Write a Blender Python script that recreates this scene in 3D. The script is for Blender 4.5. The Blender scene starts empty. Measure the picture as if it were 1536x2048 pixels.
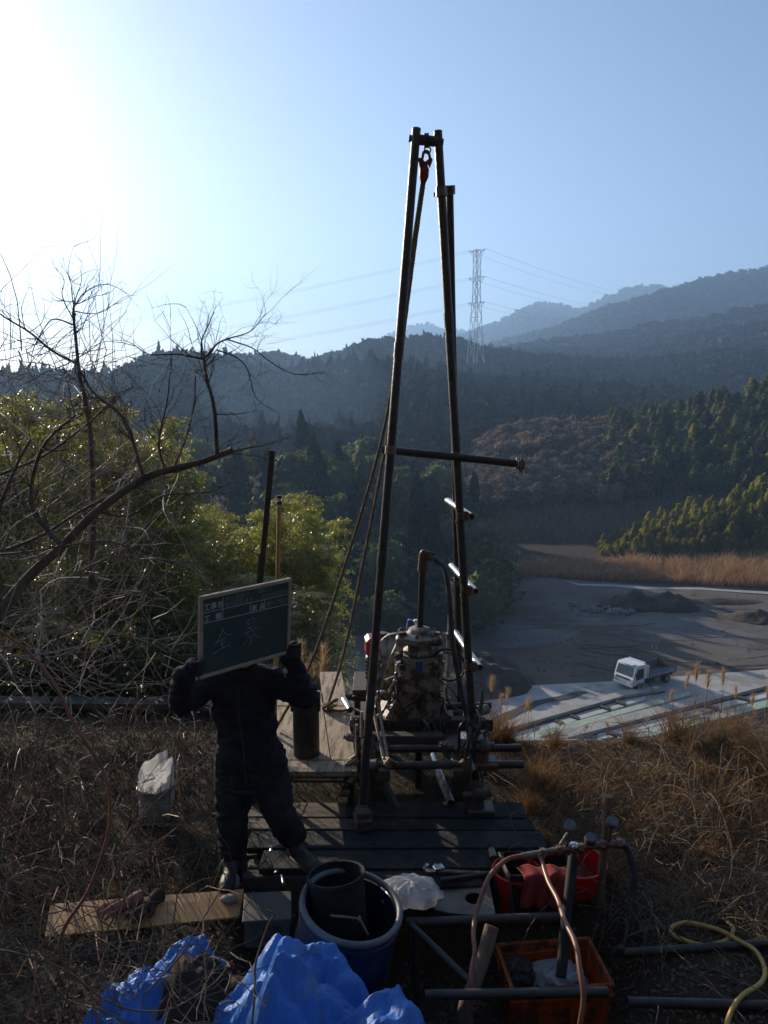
import bpy, math, random
import numpy as np
from mathutils import Vector, Matrix, Euler, noise as mnoise

random.seed(7)
rng = np.random.default_rng(7)
S = bpy.context.scene
COL = S.collection
R = math.radians

# ------------------------------------------------------------------ camera
CAM_Z = 3.25
PITCH = R(8.3)
FPX = 1600.0            # focal length in photograph pixels (1536 wide)
cam_d = bpy.data.cameras.new('camera')
cam = bpy.data.objects.new('camera', cam_d)
COL.objects.link(cam)
cam.location = (0, 0, CAM_Z)
cam.rotation_euler = (R(90) - PITCH, 0, 0)
cam_d.sensor_fit = 'HORIZONTAL'
cam_d.sensor_width = 36.0
cam_d.lens = 36.0 * FPX / 1536.0
cam_d.clip_start = 0.05
cam_d.clip_end = 30000
S.camera = cam

# ------------------------------------------------------------------ sky, sun, exposure
SUN_AZ = R(-38)          # left of the view direction
SUN_EL = R(16)
HAZE_D = 0.00044
w = bpy.data.worlds.new('World')
S.world = w
w.use_nodes = True
nt = w.node_tree
bg = nt.nodes['Background']
sky = nt.nodes.new('ShaderNodeTexSky')
sky.sky_type = 'NISHITA'
sky.sun_disc = False
sky.sun_elevation = SUN_EL
sky.sun_rotation = SUN_AZ
sky.altitude = 150
sky.air_density = 0.68
sky.dust_density = 0.75
sky.ozone_density = 1.2
nt.links.new(sky.outputs[0], bg.inputs[0])
bg.inputs[1].default_value = 0.083
sun_d = bpy.data.lights.new('sun', 'SUN')
sun_d.energy = 5.0
sun_d.angle = R(0.55)
sun_d.color = (1.0, 0.86, 0.68)
sun = bpy.data.objects.new('sun', sun_d)
COL.objects.link(sun)
to_sun = Vector((math.sin(SUN_AZ) * math.cos(SUN_EL), math.cos(SUN_AZ) * math.cos(SUN_EL), math.sin(SUN_EL)))
sun.rotation_euler = to_sun.to_track_quat('Z', 'Y').to_euler()
sun.location = (-30, 40, 40)
S.view_settings.view_transform = 'Standard'
S.view_settings.look = 'None'
S.view_settings.gamma = 1
S.view_settings.use_curve_mapping = False
S.view_settings.exposure = 1.10
S.render.engine = 'CYCLES'
S.cycles.use_denoising = True
S.cycles.use_adaptive_sampling = True
S.cycles.adaptive_threshold = 0.02
S.cycles.max_bounces = 6
S.cycles.diffuse_bounces = 3
S.cycles.glossy_bounces = 3
S.cycles.transmission_bounces = 5
S.cycles.transparent_max_bounces = 12
S.cycles.volume_bounces = 0
S.cycles.sample_clamp_indirect = 6
S.cycles.sample_clamp_direct = 30

# ------------------------------------------------------------------ helpers
CP, SP = math.cos(PITCH), math.sin(PITCH)
def ray(px, py):
    a = (px - 768) / FPX; b = -(py - 1024) / FPX
    return Vector((a, CP + b * SP, -SP + b * CP))
def PY(px, py, y):                       # the point of that sight line at distance y
    d = ray(px, py); t = y / d.y
    return Vector((d.x * t, y, CAM_Z + d.z * t))
def PZ(px, py, z):                       # the point of that sight line at height z
    d = ray(px, py); t = (z - CAM_Z) / d.z
    return Vector((d.x * t, d.y * t, z))

ORG = {}
def tag(o, label=None, cat=None, group=None, kind=None):
    if label: o['label'] = label
    if cat: o['category'] = cat
    if group: o['group'] = group
    if kind: o['kind'] = kind
    return o
def thing(name, label, cat, loc=(0, 0, 0), group=None):
    o = bpy.data.objects.new(name, None)
    COL.objects.link(o)
    o.empty_display_size = 0.1
    o.location = loc
    ORG[o.name] = Vector(loc)
    return tag(o, label, cat, group)

def frame_of(d):
    d = Vector(d).normalized()
    a = Vector((0, 0, 1)) if abs(d.z) < 0.9 else Vector((1, 0, 0))
    u = d.cross(a).normalized(); v = d.cross(u).normalized()
    return d, u, v

class MB:
    """collects shapes in world coordinates; build() links them as ONE mesh object"""
    def __init__(s): s.v = []; s.f = []
    def add(s, vs, fs):
        n = len(s.v)
        s.v += [tuple(x) for x in vs]
        s.f += [tuple(i + n for i in f) for f in fs]
        return s
    def box(s, c, size, rot=None, bevel=0.0):
        hx, hy, hz = size[0] / 2, size[1] / 2, size[2] / 2
        M = rot.to_matrix() if isinstance(rot, Euler) else (rot if rot is not None else Matrix.Identity(3))
        c = Vector(c)
        if bevel <= 0:
            vs = [c + M @ Vector((x, y, z)) for x in (-hx, hx) for y in (-hy, hy) for z in (-hz, hz)]
            return s.add(vs, [(0, 1, 3, 2), (4, 6, 7, 5), (0, 4, 5, 1), (2, 3, 7, 6), (0, 2, 6, 4), (1, 5, 7, 3)])
        b = min(bevel, hx * .9, hy * .9, hz * .9)
        vs = []; ids = {}
        for i, sx in enumerate((-1, 1)):
            for j, sy in enumerate((-1, 1)):
                for k, sz in enumerate((-1, 1)):
                    for ax in range(3):
                        p = Vector((sx * (hx if ax == 0 else hx - b), sy * (hy if ax == 1 else hy - b), sz * (hz if ax == 2 else hz - b)))
                        ids[(i, j, k, ax)] = len(vs); vs.append(c + M @ p)
        fs = []
        for sgn in (0, 1):
            fs.append([ids[(sgn, j, k, 0)] for j, k in ((0, 0), (1, 0), (1, 1), (0, 1))])
            fs.append([ids[(i, sgn, k, 1)] for i, k in ((0, 0), (1, 0), (1, 1), (0, 1))])
            fs.append([ids[(i, j, sgn, 2)] for i, j in ((0, 0), (1, 0), (1, 1), (0, 1))])
        for a in (0, 1):
            for b2 in (0, 1):
                fs.append([ids[(0, a, b2, 1)], ids[(1, a, b2, 1)], ids[(1, a, b2, 2)], ids[(0, a, b2, 2)]])
                fs.append([ids[(a, 0, b2, 0)], ids[(a, 1, b2, 0)], ids[(a, 1, b2, 2)], ids[(a, 0, b2, 2)]])
                fs.append([ids[(a, b2, 0, 0)], ids[(a, b2, 1, 0)], ids[(a, b2, 1, 1)], ids[(a, b2, 0, 1)]])
        for i in (0, 1):
            for j in (0, 1):
                for k in (0, 1):
                    fs.append([ids[(i, j, k, 0)], ids[(i, j, k, 1)], ids[(i, j, k, 2)]])
        return s.add(vs, fs)
    def tube(s, pts, rad, n=8, caps=True, hollow=0.0):
        pts = [Vector(p) for p in pts]
        if not hasattr(rad, '__len__'): rad = [rad] * len(pts)
        vs = []; fs = []
        prev = None
        for i, p in enumerate(pts):
            d = (pts[min(i + 1, len(pts) - 1)] - pts[max(i - 1, 0)])
            d = d.normalized() if d.length > 1e-9 else Vector((0, 0, 1))
            if prev is None: _, u, v = frame_of(d)
            else:
                u = prev - d * prev.dot(d)
                u = u.normalized() if u.length > 1e-6 else frame_of(d)[1]
                v = d.cross(u)
            prev = u
            for k in range(n):
                a = 2 * math.pi * k / n
                vs.append(p + (u * math.cos(a) + v * math.sin(a)) * rad[i])
        for i in range(len(pts) - 1):
            for k in range(n):
                a, b = i * n + k, i * n + (k + 1) % n
                fs.append((a, b, b + n, a + n))
        if caps:
            if hollow > 0:
                d0 = (pts[1] - pts[0]).normalized(); d1 = (pts[-1] - pts[-2]).normalized()
                for (base, d, rr, flip) in ((0, d0, rad[0], False), ((len(pts) - 1) * n, -d1, rad[-1], True)):
                    c = pts[0] if base == 0 else pts[-1]
                    n0 = len(vs)
                    for k in range(n): vs.append(c + (Vector(vs[base + k]) - c) * hollow)
                    for k in range(n): vs.append(c + (Vector(vs[base + k]) - c) * hollow + d * rr * 4)
                    for k in range(n):
                        k2 = (k + 1) % n
                        fs.append((base + k, base + k2, n0 + k2, n0 + k)); fs.append((n0 + k, n0 + k2, n0 + n + k2, n0 + n + k))
                    fs.append(tuple(range(n0 + n, n0 + 2 * n)))
            else:
                fs.append(tuple(range(n - 1, -1, -1))); fs.append(tuple(range((len(pts) - 1) * n, len(pts) * n)))
        return s.add(vs, fs)
    def cyl(s, a, b, r, r2=None, n=12, hollow=0.0):
        return s.tube([a, b], [r, r if r2 is None else r2], n, True, hollow)
    def lathe(s, prof, c, axis=(0, 0, 1), n=24, close=False):
        c = Vector(c); d, u, v = frame_of(axis)
        vs = []; fs = []
        for (r, z) in prof:
            for k in range(n):
                a = 2 * math.pi * k / n
                vs.append(c + d * z + (u * math.cos(a) + v * math.sin(a)) * max(r, 1e-4))
        m = len(prof)
        for i in range(m - 1):
            for k in range(n):
                a, b = i * n + k, i * n + (k + 1) % n
                fs.append((a, b, b + n, a + n))
        if close:
            fs.append(tuple(range(n))); fs.append(tuple(range((m - 1) * n, m * n)))
        return s.add(vs, fs)
    def ball(s, c, r, n=10, m=6, sc=(1, 1, 1)):
        c = Vector(c); vs = []; fs = []
        for i in range(m + 1):
            t = math.pi * i / m
            for k in range(n):
                a = 2 * math.pi * k / n
                vs.append(c + Vector((r * sc[0] * math.sin(t) * math.cos(a), r * sc[1] * math.sin(t) * math.sin(a), r * sc[2] * math.cos(t))))
        for i in range(m):
            for k in range(n):
                a, b = i * n + k, i * n + (k + 1) % n
                fs.append((a, b, b + n, a + n))
        return s.add(vs, fs)
    def prism(s, poly, d):
        n = len(poly); d = Vector(d)
        vs = [Vector(p) for p in poly] + [Vector(p) + d for p in poly]
        fs = [tuple(range(n)), tuple(range(2 * n - 1, n - 1, -1))] + [(i, (i + 1) % n, n + (i + 1) % n, n + i) for i in range(n)]
        return s.add(vs, fs)
    def torus(s, c, axis, R0, r, n=20, m=8, a0=0.0, a1=2 * math.pi):
        d, u, v = frame_of(axis); c = Vector(c)
        full = abs(a1 - a0 - 2 * math.pi) < 1e-6
        pts = [c + (u * math.cos(a0 + (a1 - a0) * k / n) + v * math.sin(a0 + (a1 - a0) * k / n)) * R0 for k in range(n + 1)]
        return s.tube(pts, r, m, not full)
    def build(s, name, mat, parent=None, smooth=False, angle=None):
        org = ORG.get(parent.name, Vector()) if parent else Vector()
        me = bpy.data.meshes.new(name)
        v = np.array(s.v, dtype=np.float64).reshape(-1, 3) - np.array(org)
        me.from_pydata(v.tolist(), [], s.f)
        me.validate()
        o = bpy.data.objects.new(name, me)
        COL.objects.link(o)
        if parent:
            o.parent = parent; ORG[o.name] = org
        else:
            ORG[o.name] = Vector()
        if mat: me.materials.append(M[mat] if isinstance(mat, str) else mat)
        if smooth:
            me.polygons.foreach_set('use_smooth', [True] * len(me.polygons))
            if angle:
                me.set_sharp_from_angle(angle=R(angle))
        return o

def np_mesh(name, V, F, mat, parent=None, attrs=None, smooth=False):
    """big numpy mesh: V (n,3), F (m,3 or 4)"""
    V = np.asarray(V, dtype=np.float32); F = np.asarray(F, dtype=np.int32)
    org = ORG.get(parent.name, Vector()) if parent else Vector()
    V = V - np.array(org, dtype=np.float32)
    k = F.shape[1]
    me = bpy.data.meshes.new(name)
    me.vertices.add(len(V)); me.vertices.foreach_set('co', V.ravel())
    me.loops.add(F.size); me.loops.foreach_set('vertex_index', F.ravel())
    me.polygons.add(len(F)); me.polygons.foreach_set('loop_start', np.arange(0, F.size, k, dtype=np.int32))
    me.polygons.foreach_set('loop_total', np.full(len(F), k, dtype=np.int32))
    if smooth: me.polygons.foreach_set('use_smooth', np.ones(len(F), dtype=bool))
    me.update(calc_edges=True)
    if attrs:
        for an, (dom, arr) in attrs.items():
            a = me.attributes.new(an, 'FLOAT', dom); a.data.foreach_set('value', np.asarray(arr, dtype=np.float32))
    if mat: me.materials.append(M[mat] if isinstance(mat, str) else mat)
    o = bpy.data.objects.new(name, me); COL.objects.link(o)
    if parent: o.parent = parent
    ORG[o.name] = org
    return o

def copy_tree(o, parent=None):
    c = o.copy(); COL.objects.link(c); c.parent = parent
    for ch in list(o.children): copy_tree(ch, c)
    return c

def fbm(x, y, seed=0, octaves=5, scale=1.0):
    """cheap vectorised value noise"""
    x = np.asarray(x, dtype=np.float64) / scale + seed * 17.31
    y = np.asarray(y, dtype=np.float64) / scale - seed * 9.77
    tot = np.zeros(np.broadcast(x, y).shape); amp = 1.0; norm = 0
    for o in range(octaves):
        xi = np.floor(x).astype(np.int64); yi = np.floor(y).astype(np.int64)
        xf = x - xi; yf = y - yi
        xf = xf * xf * (3 - 2 * xf); yf = yf * yf * (3 - 2 * yf)
        def h(a, b):
            n = (a * 374761393 + b * 668265263 + (seed + o) * 974634721) & 0x7fffffff
            n = ((n ^ (n >> 13)) * 1274126177) & 0x7fffffff
            return ((n ^ (n >> 16)) & 0xffff) / 65535.0
        v = (h(xi, yi) * (1 - xf) + h(xi + 1, yi) * xf) * (1 - yf) + (h(xi, yi + 1) * (1 - xf) + h(xi + 1, yi + 1) * xf) * yf
        tot += amp * (v - 0.5) * 2; norm += amp; amp *= 0.5; x = x * 2.03; y = y * 2.03
    return tot / norm

def spline(pts, n):
    """Catmull-Rom through points, n samples per span"""
    P = [Vector(p) for p in pts]
    out = []
    for i in range(len(P) - 1):
        p0 = P[max(i - 1, 0)]; p1 = P[i]; p2 = P[i + 1]; p3 = P[min(i + 2, len(P) - 1)]
        for k in range(n):
            t = k / n
            out.append(0.5 * ((2 * p1) + (p2 - p0) * t + (2 * p0 - 5 * p1 + 4 * p2 - p3) * t * t + (3 * p1 - p0 - 3 * p2 + p3) * t ** 3))
    out.append(P[-1]); return out

# ------------------------------------------------------------------ materials
M = {}
def mat(name, c1, c2=None, rough=0.6, metal=0.0, scale=8.0, bump=0.0, bscale=None, detail=6, c3=None, c3amt=0.5, c3scale=None,
        spec=0.5, transl=None, coat=0.0, attr=None, attr_amt=0.5, stretch=None, rvar=0.0, alpha=1.0, trans=0.0, sheen=0.0, obj_rand=0.0):
    m = bpy.data.materials.new(name); m.use_nodes = True
    t = m.node_tree; N = t.nodes; L = t.links
    b = N['Principled BSDF']; out = N['Material Output']
    b.inputs['Roughness'].default_value = rough
    b.inputs['Metallic'].default_value = metal
    b.inputs['Specular IOR Level'].default_value = spec
    b.inputs['Coat Weight'].default_value = coat
    b.inputs['Sheen Weight'].default_value = sheen
    b.inputs['Alpha'].default_value = alpha
    b.inputs['Transmission Weight'].default_value = trans
    tc = N.new('ShaderNodeTexCoord')
    src = tc.outputs['Object']
    if stretch:
        mp = N.new('ShaderNodeMapping'); mp.inputs['Scale'].default_value = stretch
        L.new(src, mp.inputs[0]); src = mp.outputs[0]
    def rgb(c): return (c[0], c[1], c[2], 1)
    def nz(sc, det=detail, rgh=0.6):
        n = N.new('ShaderNodeTexNoise'); n.inputs['Scale'].default_value = sc; n.inputs['Detail'].default_value = det
        n.inputs['Roughness'].default_value = rgh
        L.new(src, n.inputs['Vector']); return n
    def mix(fac, a, bb):
        x = N.new('ShaderNodeMix'); x.data_type = 'RGBA'
        if hasattr(fac, 'links'): L.new(fac, x.inputs[0])
        else: x.inputs[0].default_value = fac
        for s_, i in ((a, 6), (bb, 7)):
            if hasattr(s_, 'links'): L.new(s_, x.inputs[i])
            else: x.inputs[i].default_value = rgb(s_)
        return x.outputs[2]
    def ramp(s_, lo, hi):
        r = N.new('ShaderNodeMapRange'); r.inputs[1].default_value = lo; r.inputs[2].default_value = hi
        L.new(s_, r.inputs[0]); return r.outputs[0]
    col = c1
    n1 = nz(scale)
    if c2 is not None: col = mix(ramp(n1.outputs[0], 0.36, 0.64), c1, c2)
    if c3 is not None:
        n3 = nz(c3scale or scale * 0.3, 8, 0.7)
        thr = 1 - c3amt
        col = mix(ramp(n3.outputs[0], thr * 0.5 + 0.22, thr * 0.5 + 0.32), col, c3)
    if attr:
        at = N.new('ShaderNodeAttribute'); at.attribute_name = attr
        hs = N.new('ShaderNodeHueSaturation')
        L.new(ramp(at.outputs['Fac'], 0, 1), hs.inputs['Value'])
        mr = N.new('ShaderNodeMapRange'); mr.inputs[3].default_value = 1 - attr_amt; mr.inputs[4].default_value = 1 + attr_amt
        L.new(at.outputs['Fac'], mr.inputs[0]); L.new(mr.outputs[0], hs.inputs['Value'])
        if hasattr(col, 'links'): L.new(col, hs.inputs['Color'])
        else: hs.inputs['Color'].default_value = rgb(col)
        col = hs.outputs[0]
    if obj_rand > 0:
        oi = N.new('ShaderNodeObjectInfo')
        hs = N.new('ShaderNodeHueSaturation')
        mr = N.new('ShaderNodeMapRange'); mr.inputs[3].default_value = 1 - obj_rand; mr.inputs[4].default_value = 1 + obj_rand
        L.new(oi.outputs['Random'], mr.inputs[0]); L.new(mr.outputs[0], hs.inputs['Value'])
        mr2 = N.new('ShaderNodeMapRange'); mr2.inputs[3].default_value = .485; mr2.inputs[4].default_value = .515
        L.new(oi.outputs['Random'], mr2.inputs[0]); L.new(mr2.outputs[0], hs.inputs['Hue'])
        if hasattr(col, 'links'): L.new(col, hs.inputs['Color'])
        else: hs.inputs['Color'].default_value = rgb(col)
        col = hs.outputs[0]
    if hasattr(col, 'links'): L.new(col, b.inputs['Base Color'])
    else: b.inputs['Base Color'].default_value = rgb(col)
    if rvar > 0:
        r = N.new('ShaderNodeMapRange'); r.inputs[3].default_value = max(rough - rvar, 0.03); r.inputs[4].default_value = min(rough + rvar, 1)
        r.inputs[1].default_value = 0.3; r.inputs[2].default_value = 0.7
        L.new(nz(scale * 1.7).outputs[0], r.inputs[0]); L.new(r.outputs[0], b.inputs['Roughness'])
    if bump > 0:
        bn = N.new('ShaderNodeBump'); bn.inputs['Strength'].default_value = min(bump, 1.0); bn.inputs['Distance'].default_value = 0.02 * max(bump, 1)
        L.new(nz(bscale or scale * 3, 8, 0.65).outputs[0], bn.inputs['Height'])
        L.new(bn.outputs[0], b.inputs['Normal'])
    if transl is not None:
        tr = N.new('ShaderNodeBsdfTranslucent')
        if hasattr(col, 'links'):
            mx = N.new('ShaderNodeMix'); mx.data_type = 'RGBA'; mx.blend_type = 'MULTIPLY'; mx.inputs[0].default_value = 1
            L.new(col, mx.inputs[6]); mx.inputs[7].default_value = rgb(transl[1]); L.new(mx.outputs[2], tr.inputs[0])
        else: tr.inputs[0].default_value = rgb([a * q for a, q in zip(col, transl[1])])
        ms = N.new('ShaderNodeMixShader'); ms.inputs[0].default_value = transl[0]
        L.new(b.outputs[0], ms.inputs[1]); L.new(tr.outputs[0], ms.inputs[2]); L.new(ms.outputs[0], out.inputs[0])
    M[name] = m
    return m
# ================================================================== land
mat('soil', (.032, .023, .016), (.062, .043, .028), rough=.95, scale=2.2, bump=.9, bscale=14, c3=(.05, .055, .025), c3amt=.35, c3scale=1.1, spec=.2)
mat('forest_floor', (.022, .024, .014), (.045, .038, .024), rough=.95, scale=.05, bump=.0, spec=.15)
mat('scrub_floor', (.055, .042, .028), (.085, .062, .038), rough=.95, scale=.12, c3=(.035, .04, .02), c3amt=.4, c3scale=.05, spec=.15)
mat('yard_dirt', (.085, .062, .046), (.125, .098, .078), rough=.95, scale=.16, bump=.8, bscale=1.2, c3=(.13, .12, .112), c3amt=.46, c3scale=.028, spec=.2)
mat('yard_gravel', (.105, .10, .10), (.15, .143, .138), rough=.95, scale=.25, bump=.5, bscale=4, c3=(.09, .07, .055), c3amt=.5, c3scale=.09, spec=.2)
mat('gravel_dark', (.035, .035, .036), (.08, .078, .075), rough=.95, scale=5, bump=.8, bscale=9, spec=.3)
mat('concrete', (.33, .32, .30), (.40, .39, .365), rough=.9, scale=.5, bump=.25, bscale=9, c3=(.25, .24, .22), c3amt=.4, c3scale=.2, spec=.3)
mat('concrete_pale', (.42, .42, .40), (.50, .50, .475), rough=.9, scale=.4, bump=.2, bscale=8, c3=(.33, .33, .31), c3amt=.35, c3scale=.25, spec=.3)
mat('green_sheet', (.32, .38, .31), (.40, .46, .38), rough=.8, scale=.8, bump=.2, c3=(.28, .31, .26), c3amt=.4, spec=.3)
mat('drain_dark', (.03, .03, .03), (.05, .05, .048), rough=.9, scale=2)
mat('mound_earth', (.05, .04, .032), (.085, .066, .05), rough=.95, scale=.7, bump=1, bscale=3, spec=.2)
mat('rock', (.16, .16, .16), (.25, .25, .245), rough=.85, scale=1.5, bump=.6, bscale=5)
mat('conifer_leaf', (.018, .028, .016), (.032, .045, .022), rough=1, scale=.03, attr='tint', attr_amt=.55, spec=.0)
mat('wood_leaf', (.028, .034, .014), (.055, .05, .022), rough=.7, scale=.02, attr='tint', attr_amt=.6, c3=(.075, .055, .038), c3amt=.36, c3scale=.012, spec=.0)
mat('far_leaf', (.035, .034, .02), (.06, .05, .03), rough=.8, scale=.006, attr='tint', attr_amt=.55, c3=(.085, .065, .045), c3amt=.4, c3scale=.004, spec=.0)
mat('scrub_twig', (.14, .105, .07), (.19, .14, .09), rough=.9, scale=.1, attr='tint', attr_amt=.45, spec=.15, transl=(.25, (1, .9, .7)))
mat('scrub_crown', (.15, .122, .092), (.22, .178, .135), rough=1, scale=.1, attr='tint', attr_amt=.5, spec=0, transl=(.3, (1, .9, .75)))
mat('reed_dry', (.34, .22, .12), (.45, .31, .18), rough=.9, scale=.05, attr='tint', attr_amt=.4, spec=.15, transl=(.35, (1, .85, .6)))
mat('mid_bamboo_leaf', (.17, .155, .036), (.27, .225, .06), rough=.8, scale=.3, attr='tint', attr_amt=.25, transl=(.52, (1.2, 1.2, .5)), spec=.1, obj_rand=.14)
mat('shade_leaf', (.06, .072, .024), (.10, .105, .036), rough=.8, scale=.3, attr='tint', attr_amt=.35, transl=(.3, (1.15, 1.2, .5)), spec=.3, obj_rand=.35)  # darker copy of the bamboo leaf, with shade put into its colour
mat('bamboo_culm', (.09, .10, .04), (.15, .14, .06), rough=.5, scale=3)
mat('bark_dark', (.035, .028, .02), (.06, .048, .036), rough=.9, scale=3, bump=.5)

def ground_h(x, y):
    x = np.asarray(x, float); y = np.asarray(y, float)
    side = 1 / (1 + np.exp(-np.clip((x + .8) * 2.2, -40, 40)))            # 0 left .. 1 right
    e = 7.05 + .25 * np.sin(x * .7) * side
    d = np.maximum(y - e, 0)
    right = -d * .58
    left = -np.where(d < 3.9, d * .27, 1.05 + (d - 3.9) * .52)
    z = right * side + left * (1 - side)
    z = np.maximum(z, -24)
    z = np.where(y < 3.2, (3.2 - y) * .5 + np.maximum(-1.5 - y, 0) * .55, z)      # the hillside the photographer stands on, steepened out of view to block sky light
    near = np.exp(-((y - 4) / 7) ** 2)
    bumps = fbm(x, y, 3, 5, 1.6) * .09 * (0.25 + .75 * np.clip(np.abs(x - .2) - 1.0, 0, 1)) * np.clip((9 - y) / 2, 0, 1) * np.clip(y + 12, 0, 1)
    slope_b = fbm(x, y, 5, 4, 7) * .5 * np.clip((y - 11) / 6, 0, 1) * np.clip((50 - y) / 5, 0, 1)
    far = np.clip((y - 260) / 900, 0, 1) * 12
    sg = lambda t: 1 / (1 + np.exp(-np.clip(t, -40, 40)))
    pit = -.30 * sg((4.55 - y) / .05) * sg((x + .78) / .05) * sg((1.45 - x) / .1) * sg((y - 3.0) / .1)
    return z + bumps + slope_b + far + pit
def gz(x, y): return float(ground_h(x, y))

def warped(lo, hi, n, focus, k):
    t = np.linspace(-1, 1, n); s = np.sinh(t * k) / math.sinh(k)
    return np.where(s < 0, focus + s * (focus - lo), focus + s * (hi - focus))
gx = warped(-2600, 2600, 240, 0, 8.8); gy = warped(-90, 3900, 330, 5.5, 8.2)
gy = np.unique(np.concatenate([gy, np.linspace(7, 60, 90)]))
X, Y = np.meshgrid(gx, gy)
V = np.stack([X, Y, ground_h(X, Y)], -1).reshape(-1, 3)
nx, ny = len(gx), len(gy)
idx = np.arange(nx * ny).reshape(ny, nx)
F = np.stack([idx[:-1, :-1], idx[:-1, 1:], idx[1:, 1:], idx[1:, :-1]], -1).reshape(-1, 4)
tag(np_mesh('ground', V, F, 'soil', smooth=True), kind='structure')

# ------------------------------------------------------------------ hills
class Hill:
    def __init__(s, name, Yc, sky_pts, depth, foot_z, back, mat_, lump=0.1, lower=0.0, nxs=140, seed=1, power=.85, yvar=.08):
        p = np.array(sky_pts, float)
        s.px = np.linspace(p[0, 0], p[-1, 0], nxs); py = np.interp(s.px, p[:, 0], p[:, 1])
        s.v = np.concatenate([np.linspace(0, 1, 26), np.linspace(1.08, 1.6, 6)])
        Yr = Yc * (1 + yvar * fbm(s.px, s.px * 0, seed, 3, 260))
        cx = np.zeros(nxs); cz = np.zeros(nxs)
        for i in range(nxs):
            q = PY(s.px[i], py[i], Yr[i]); cx[i] = q.x; cz[i] = q.z - lower
        s.V = np.zeros((len(s.v), nxs, 3))
        for j, v in enumerate(s.v):
            yy = Yr - depth * (1 - v) if v <= 1 else Yr + back * (v - 1) / .6
            k = np.clip(v, 0, 1) ** power if v <= 1 else 1 - ((v - 1) / .6) ** 1.3
            xx = cx * (yy / Yr) ** .9
            zz = foot_z + (cz - foot_z) * k
            env = math.sin(math.pi * min(v, 1)) if v <= 1 else 0
            zz = zz + lump * np.maximum(cz - foot_z, 1) * env * fbm(xx, yy, seed + 3, 4, depth * .45)
            s.V[j] = np.stack([xx, yy, zz], -1)
        n, m = s.V.shape[:2]
        idx = np.arange(n * m).reshape(n, m)
        F = np.stack([idx[:-1, :-1], idx[:-1, 1:], idx[1:, 1:], idx[1:, :-1]], -1).reshape(-1, 4)
        s.o = tag(np_mesh(name, s.V.reshape(-1, 3), F, mat_, smooth=True), kind='structure')
    def sample(s, n, vmin=0.0, vmax=1.06, pxr=None):
        m = s.V.shape[1]
        u = rng.random(n)
        if pxr: u = (pxr[0] + (pxr[1] - pxr[0]) * u - s.px[0]) / (s.px[-1] - s.px[0])
        u = np.clip(u, 0, .9999) * (m - 1)
        vv = vmin + (vmax - vmin) * rng.random(n)
        jf = np.interp(vv, s.v, np.arange(len(s.v)))
        i = u.astype(int); j = np.minimum(jf.astype(int), len(s.v) - 2); fu = (u - i)[:, None]; fv = (jf - j)[:, None]
        A = s.V
        return (A[j, i] * (1 - fu) + A[j, i + 1] * fu) * (1 - fv) + (A[j + 1, i] * (1 - fu) + A[j + 1, i + 1] * fu) * fv

def crown(kind, ntri, seed, leaf=.16, core=True):
    """unit crown: height 1, radius about .5, standing on z=0"""
    r = np.random.default_rng(seed)
    if kind == 'cone': zf = lambda t: (t, .46 * (1 - t) ** .8 + .03)
    elif kind == 'plume': zf = lambda t: (t, .30 * np.sin(np.pi * np.clip(t * .85 + .12, 0, 1)) ** .7 * (1.15 - t * .75))
    else: zf = lambda t: (t, .5 * np.sqrt(np.clip(1 - (2 * t - .95) ** 2, 0.02, 1)))
    t = r.random(ntri) ** .85; a = r.random(ntri) * 2 * np.pi
    z, rad = zf(t)
    lob = 1 + .28 * np.sin(a * 3 + seed) * np.sin(t * 9 + seed * 2) + .18 * np.sin(a * 5 + t * 14)
    rr = rad * lob * (0.72 + .34 * r.random(ntri))
    C = np.stack([np.cos(a) * rr, np.sin(a) * rr, z], -1)
    d1 = r.normal(size=(ntri, 3)); d1 /= np.linalg.norm(d1, axis=1)[:, None]
    d2 = r.normal(size=(ntri, 3)); d2 -= d1 * (d1 * d2).sum(1)[:, None]; d2 /= np.linalg.norm(d2, axis=1)[:, None]
    sz = leaf * (.5 + r.random(ntri))[:, None]
    V = np.stack([C - d1 * sz * .6, C + d1 * sz * .6, C + d2 * sz], 1).reshape(-1, 3)
    F = np.arange(ntri * 3).reshape(-1, 3)
    if core:
        n, mm = 6, 4; cv = []; cf = []
        for i in range(mm + 1):
            zc, rc = zf(np.array(i / mm * .96))
            for k in range(n):
                an = 2 * np.pi * k / n + i * .5
                q = rc * .78 * (1 + .2 * r.normal() * .5)
                cv.append((math.cos(an) * q, math.sin(an) * q, float(zc)))
        for i in range(mm):
            for k in range(n):
                A, B = i * n + k, i * n + (k + 1) % n
                cf += [(A, B, B + n), (A, B + n, A + n)]
        F = np.concatenate([F, np.array(cf) + len(V)]); V = np.concatenate([V, np.array(cv)])
    return V, F

def scatter(name, protos, P, H, W, mat_, label, cat):
    Vs = []; Fs = []; T = []; off = 0
    for i in range(len(P)):
        v, f = protos[i % len(protos)]
        a = rng.random() * 6.283; c, s_ = math.cos(a), math.sin(a)
        x = v[:, 0] * W[i]; y = v[:, 1] * W[i]
        q = np.stack([x * c - y * s_, x * s_ + y * c, v[:, 2] * H[i]], -1) + P[i]
        Vs.append(q); Fs.append(f + off); off += len(v); T.append(np.full(len(v), rng.random()))
    return tag(np_mesh(name, np.concatenate(Vs), np.concatenate(Fs), mat_, attrs={'tint': ('POINT', np.concatenate(T))}), label, cat, kind='stuff')

lo_round = [crown('round', 16, 100 + i, .38) for i in range(5)]
mid_round = [crown('round', 60, 200 + i, .24) for i in range(6)]
lo_cone = [crown('cone', 30, 300 + i, .26) for i in range(4)]
hi_round = [crown('round', 240, 400 + i, .12) for i in range(5)]

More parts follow.
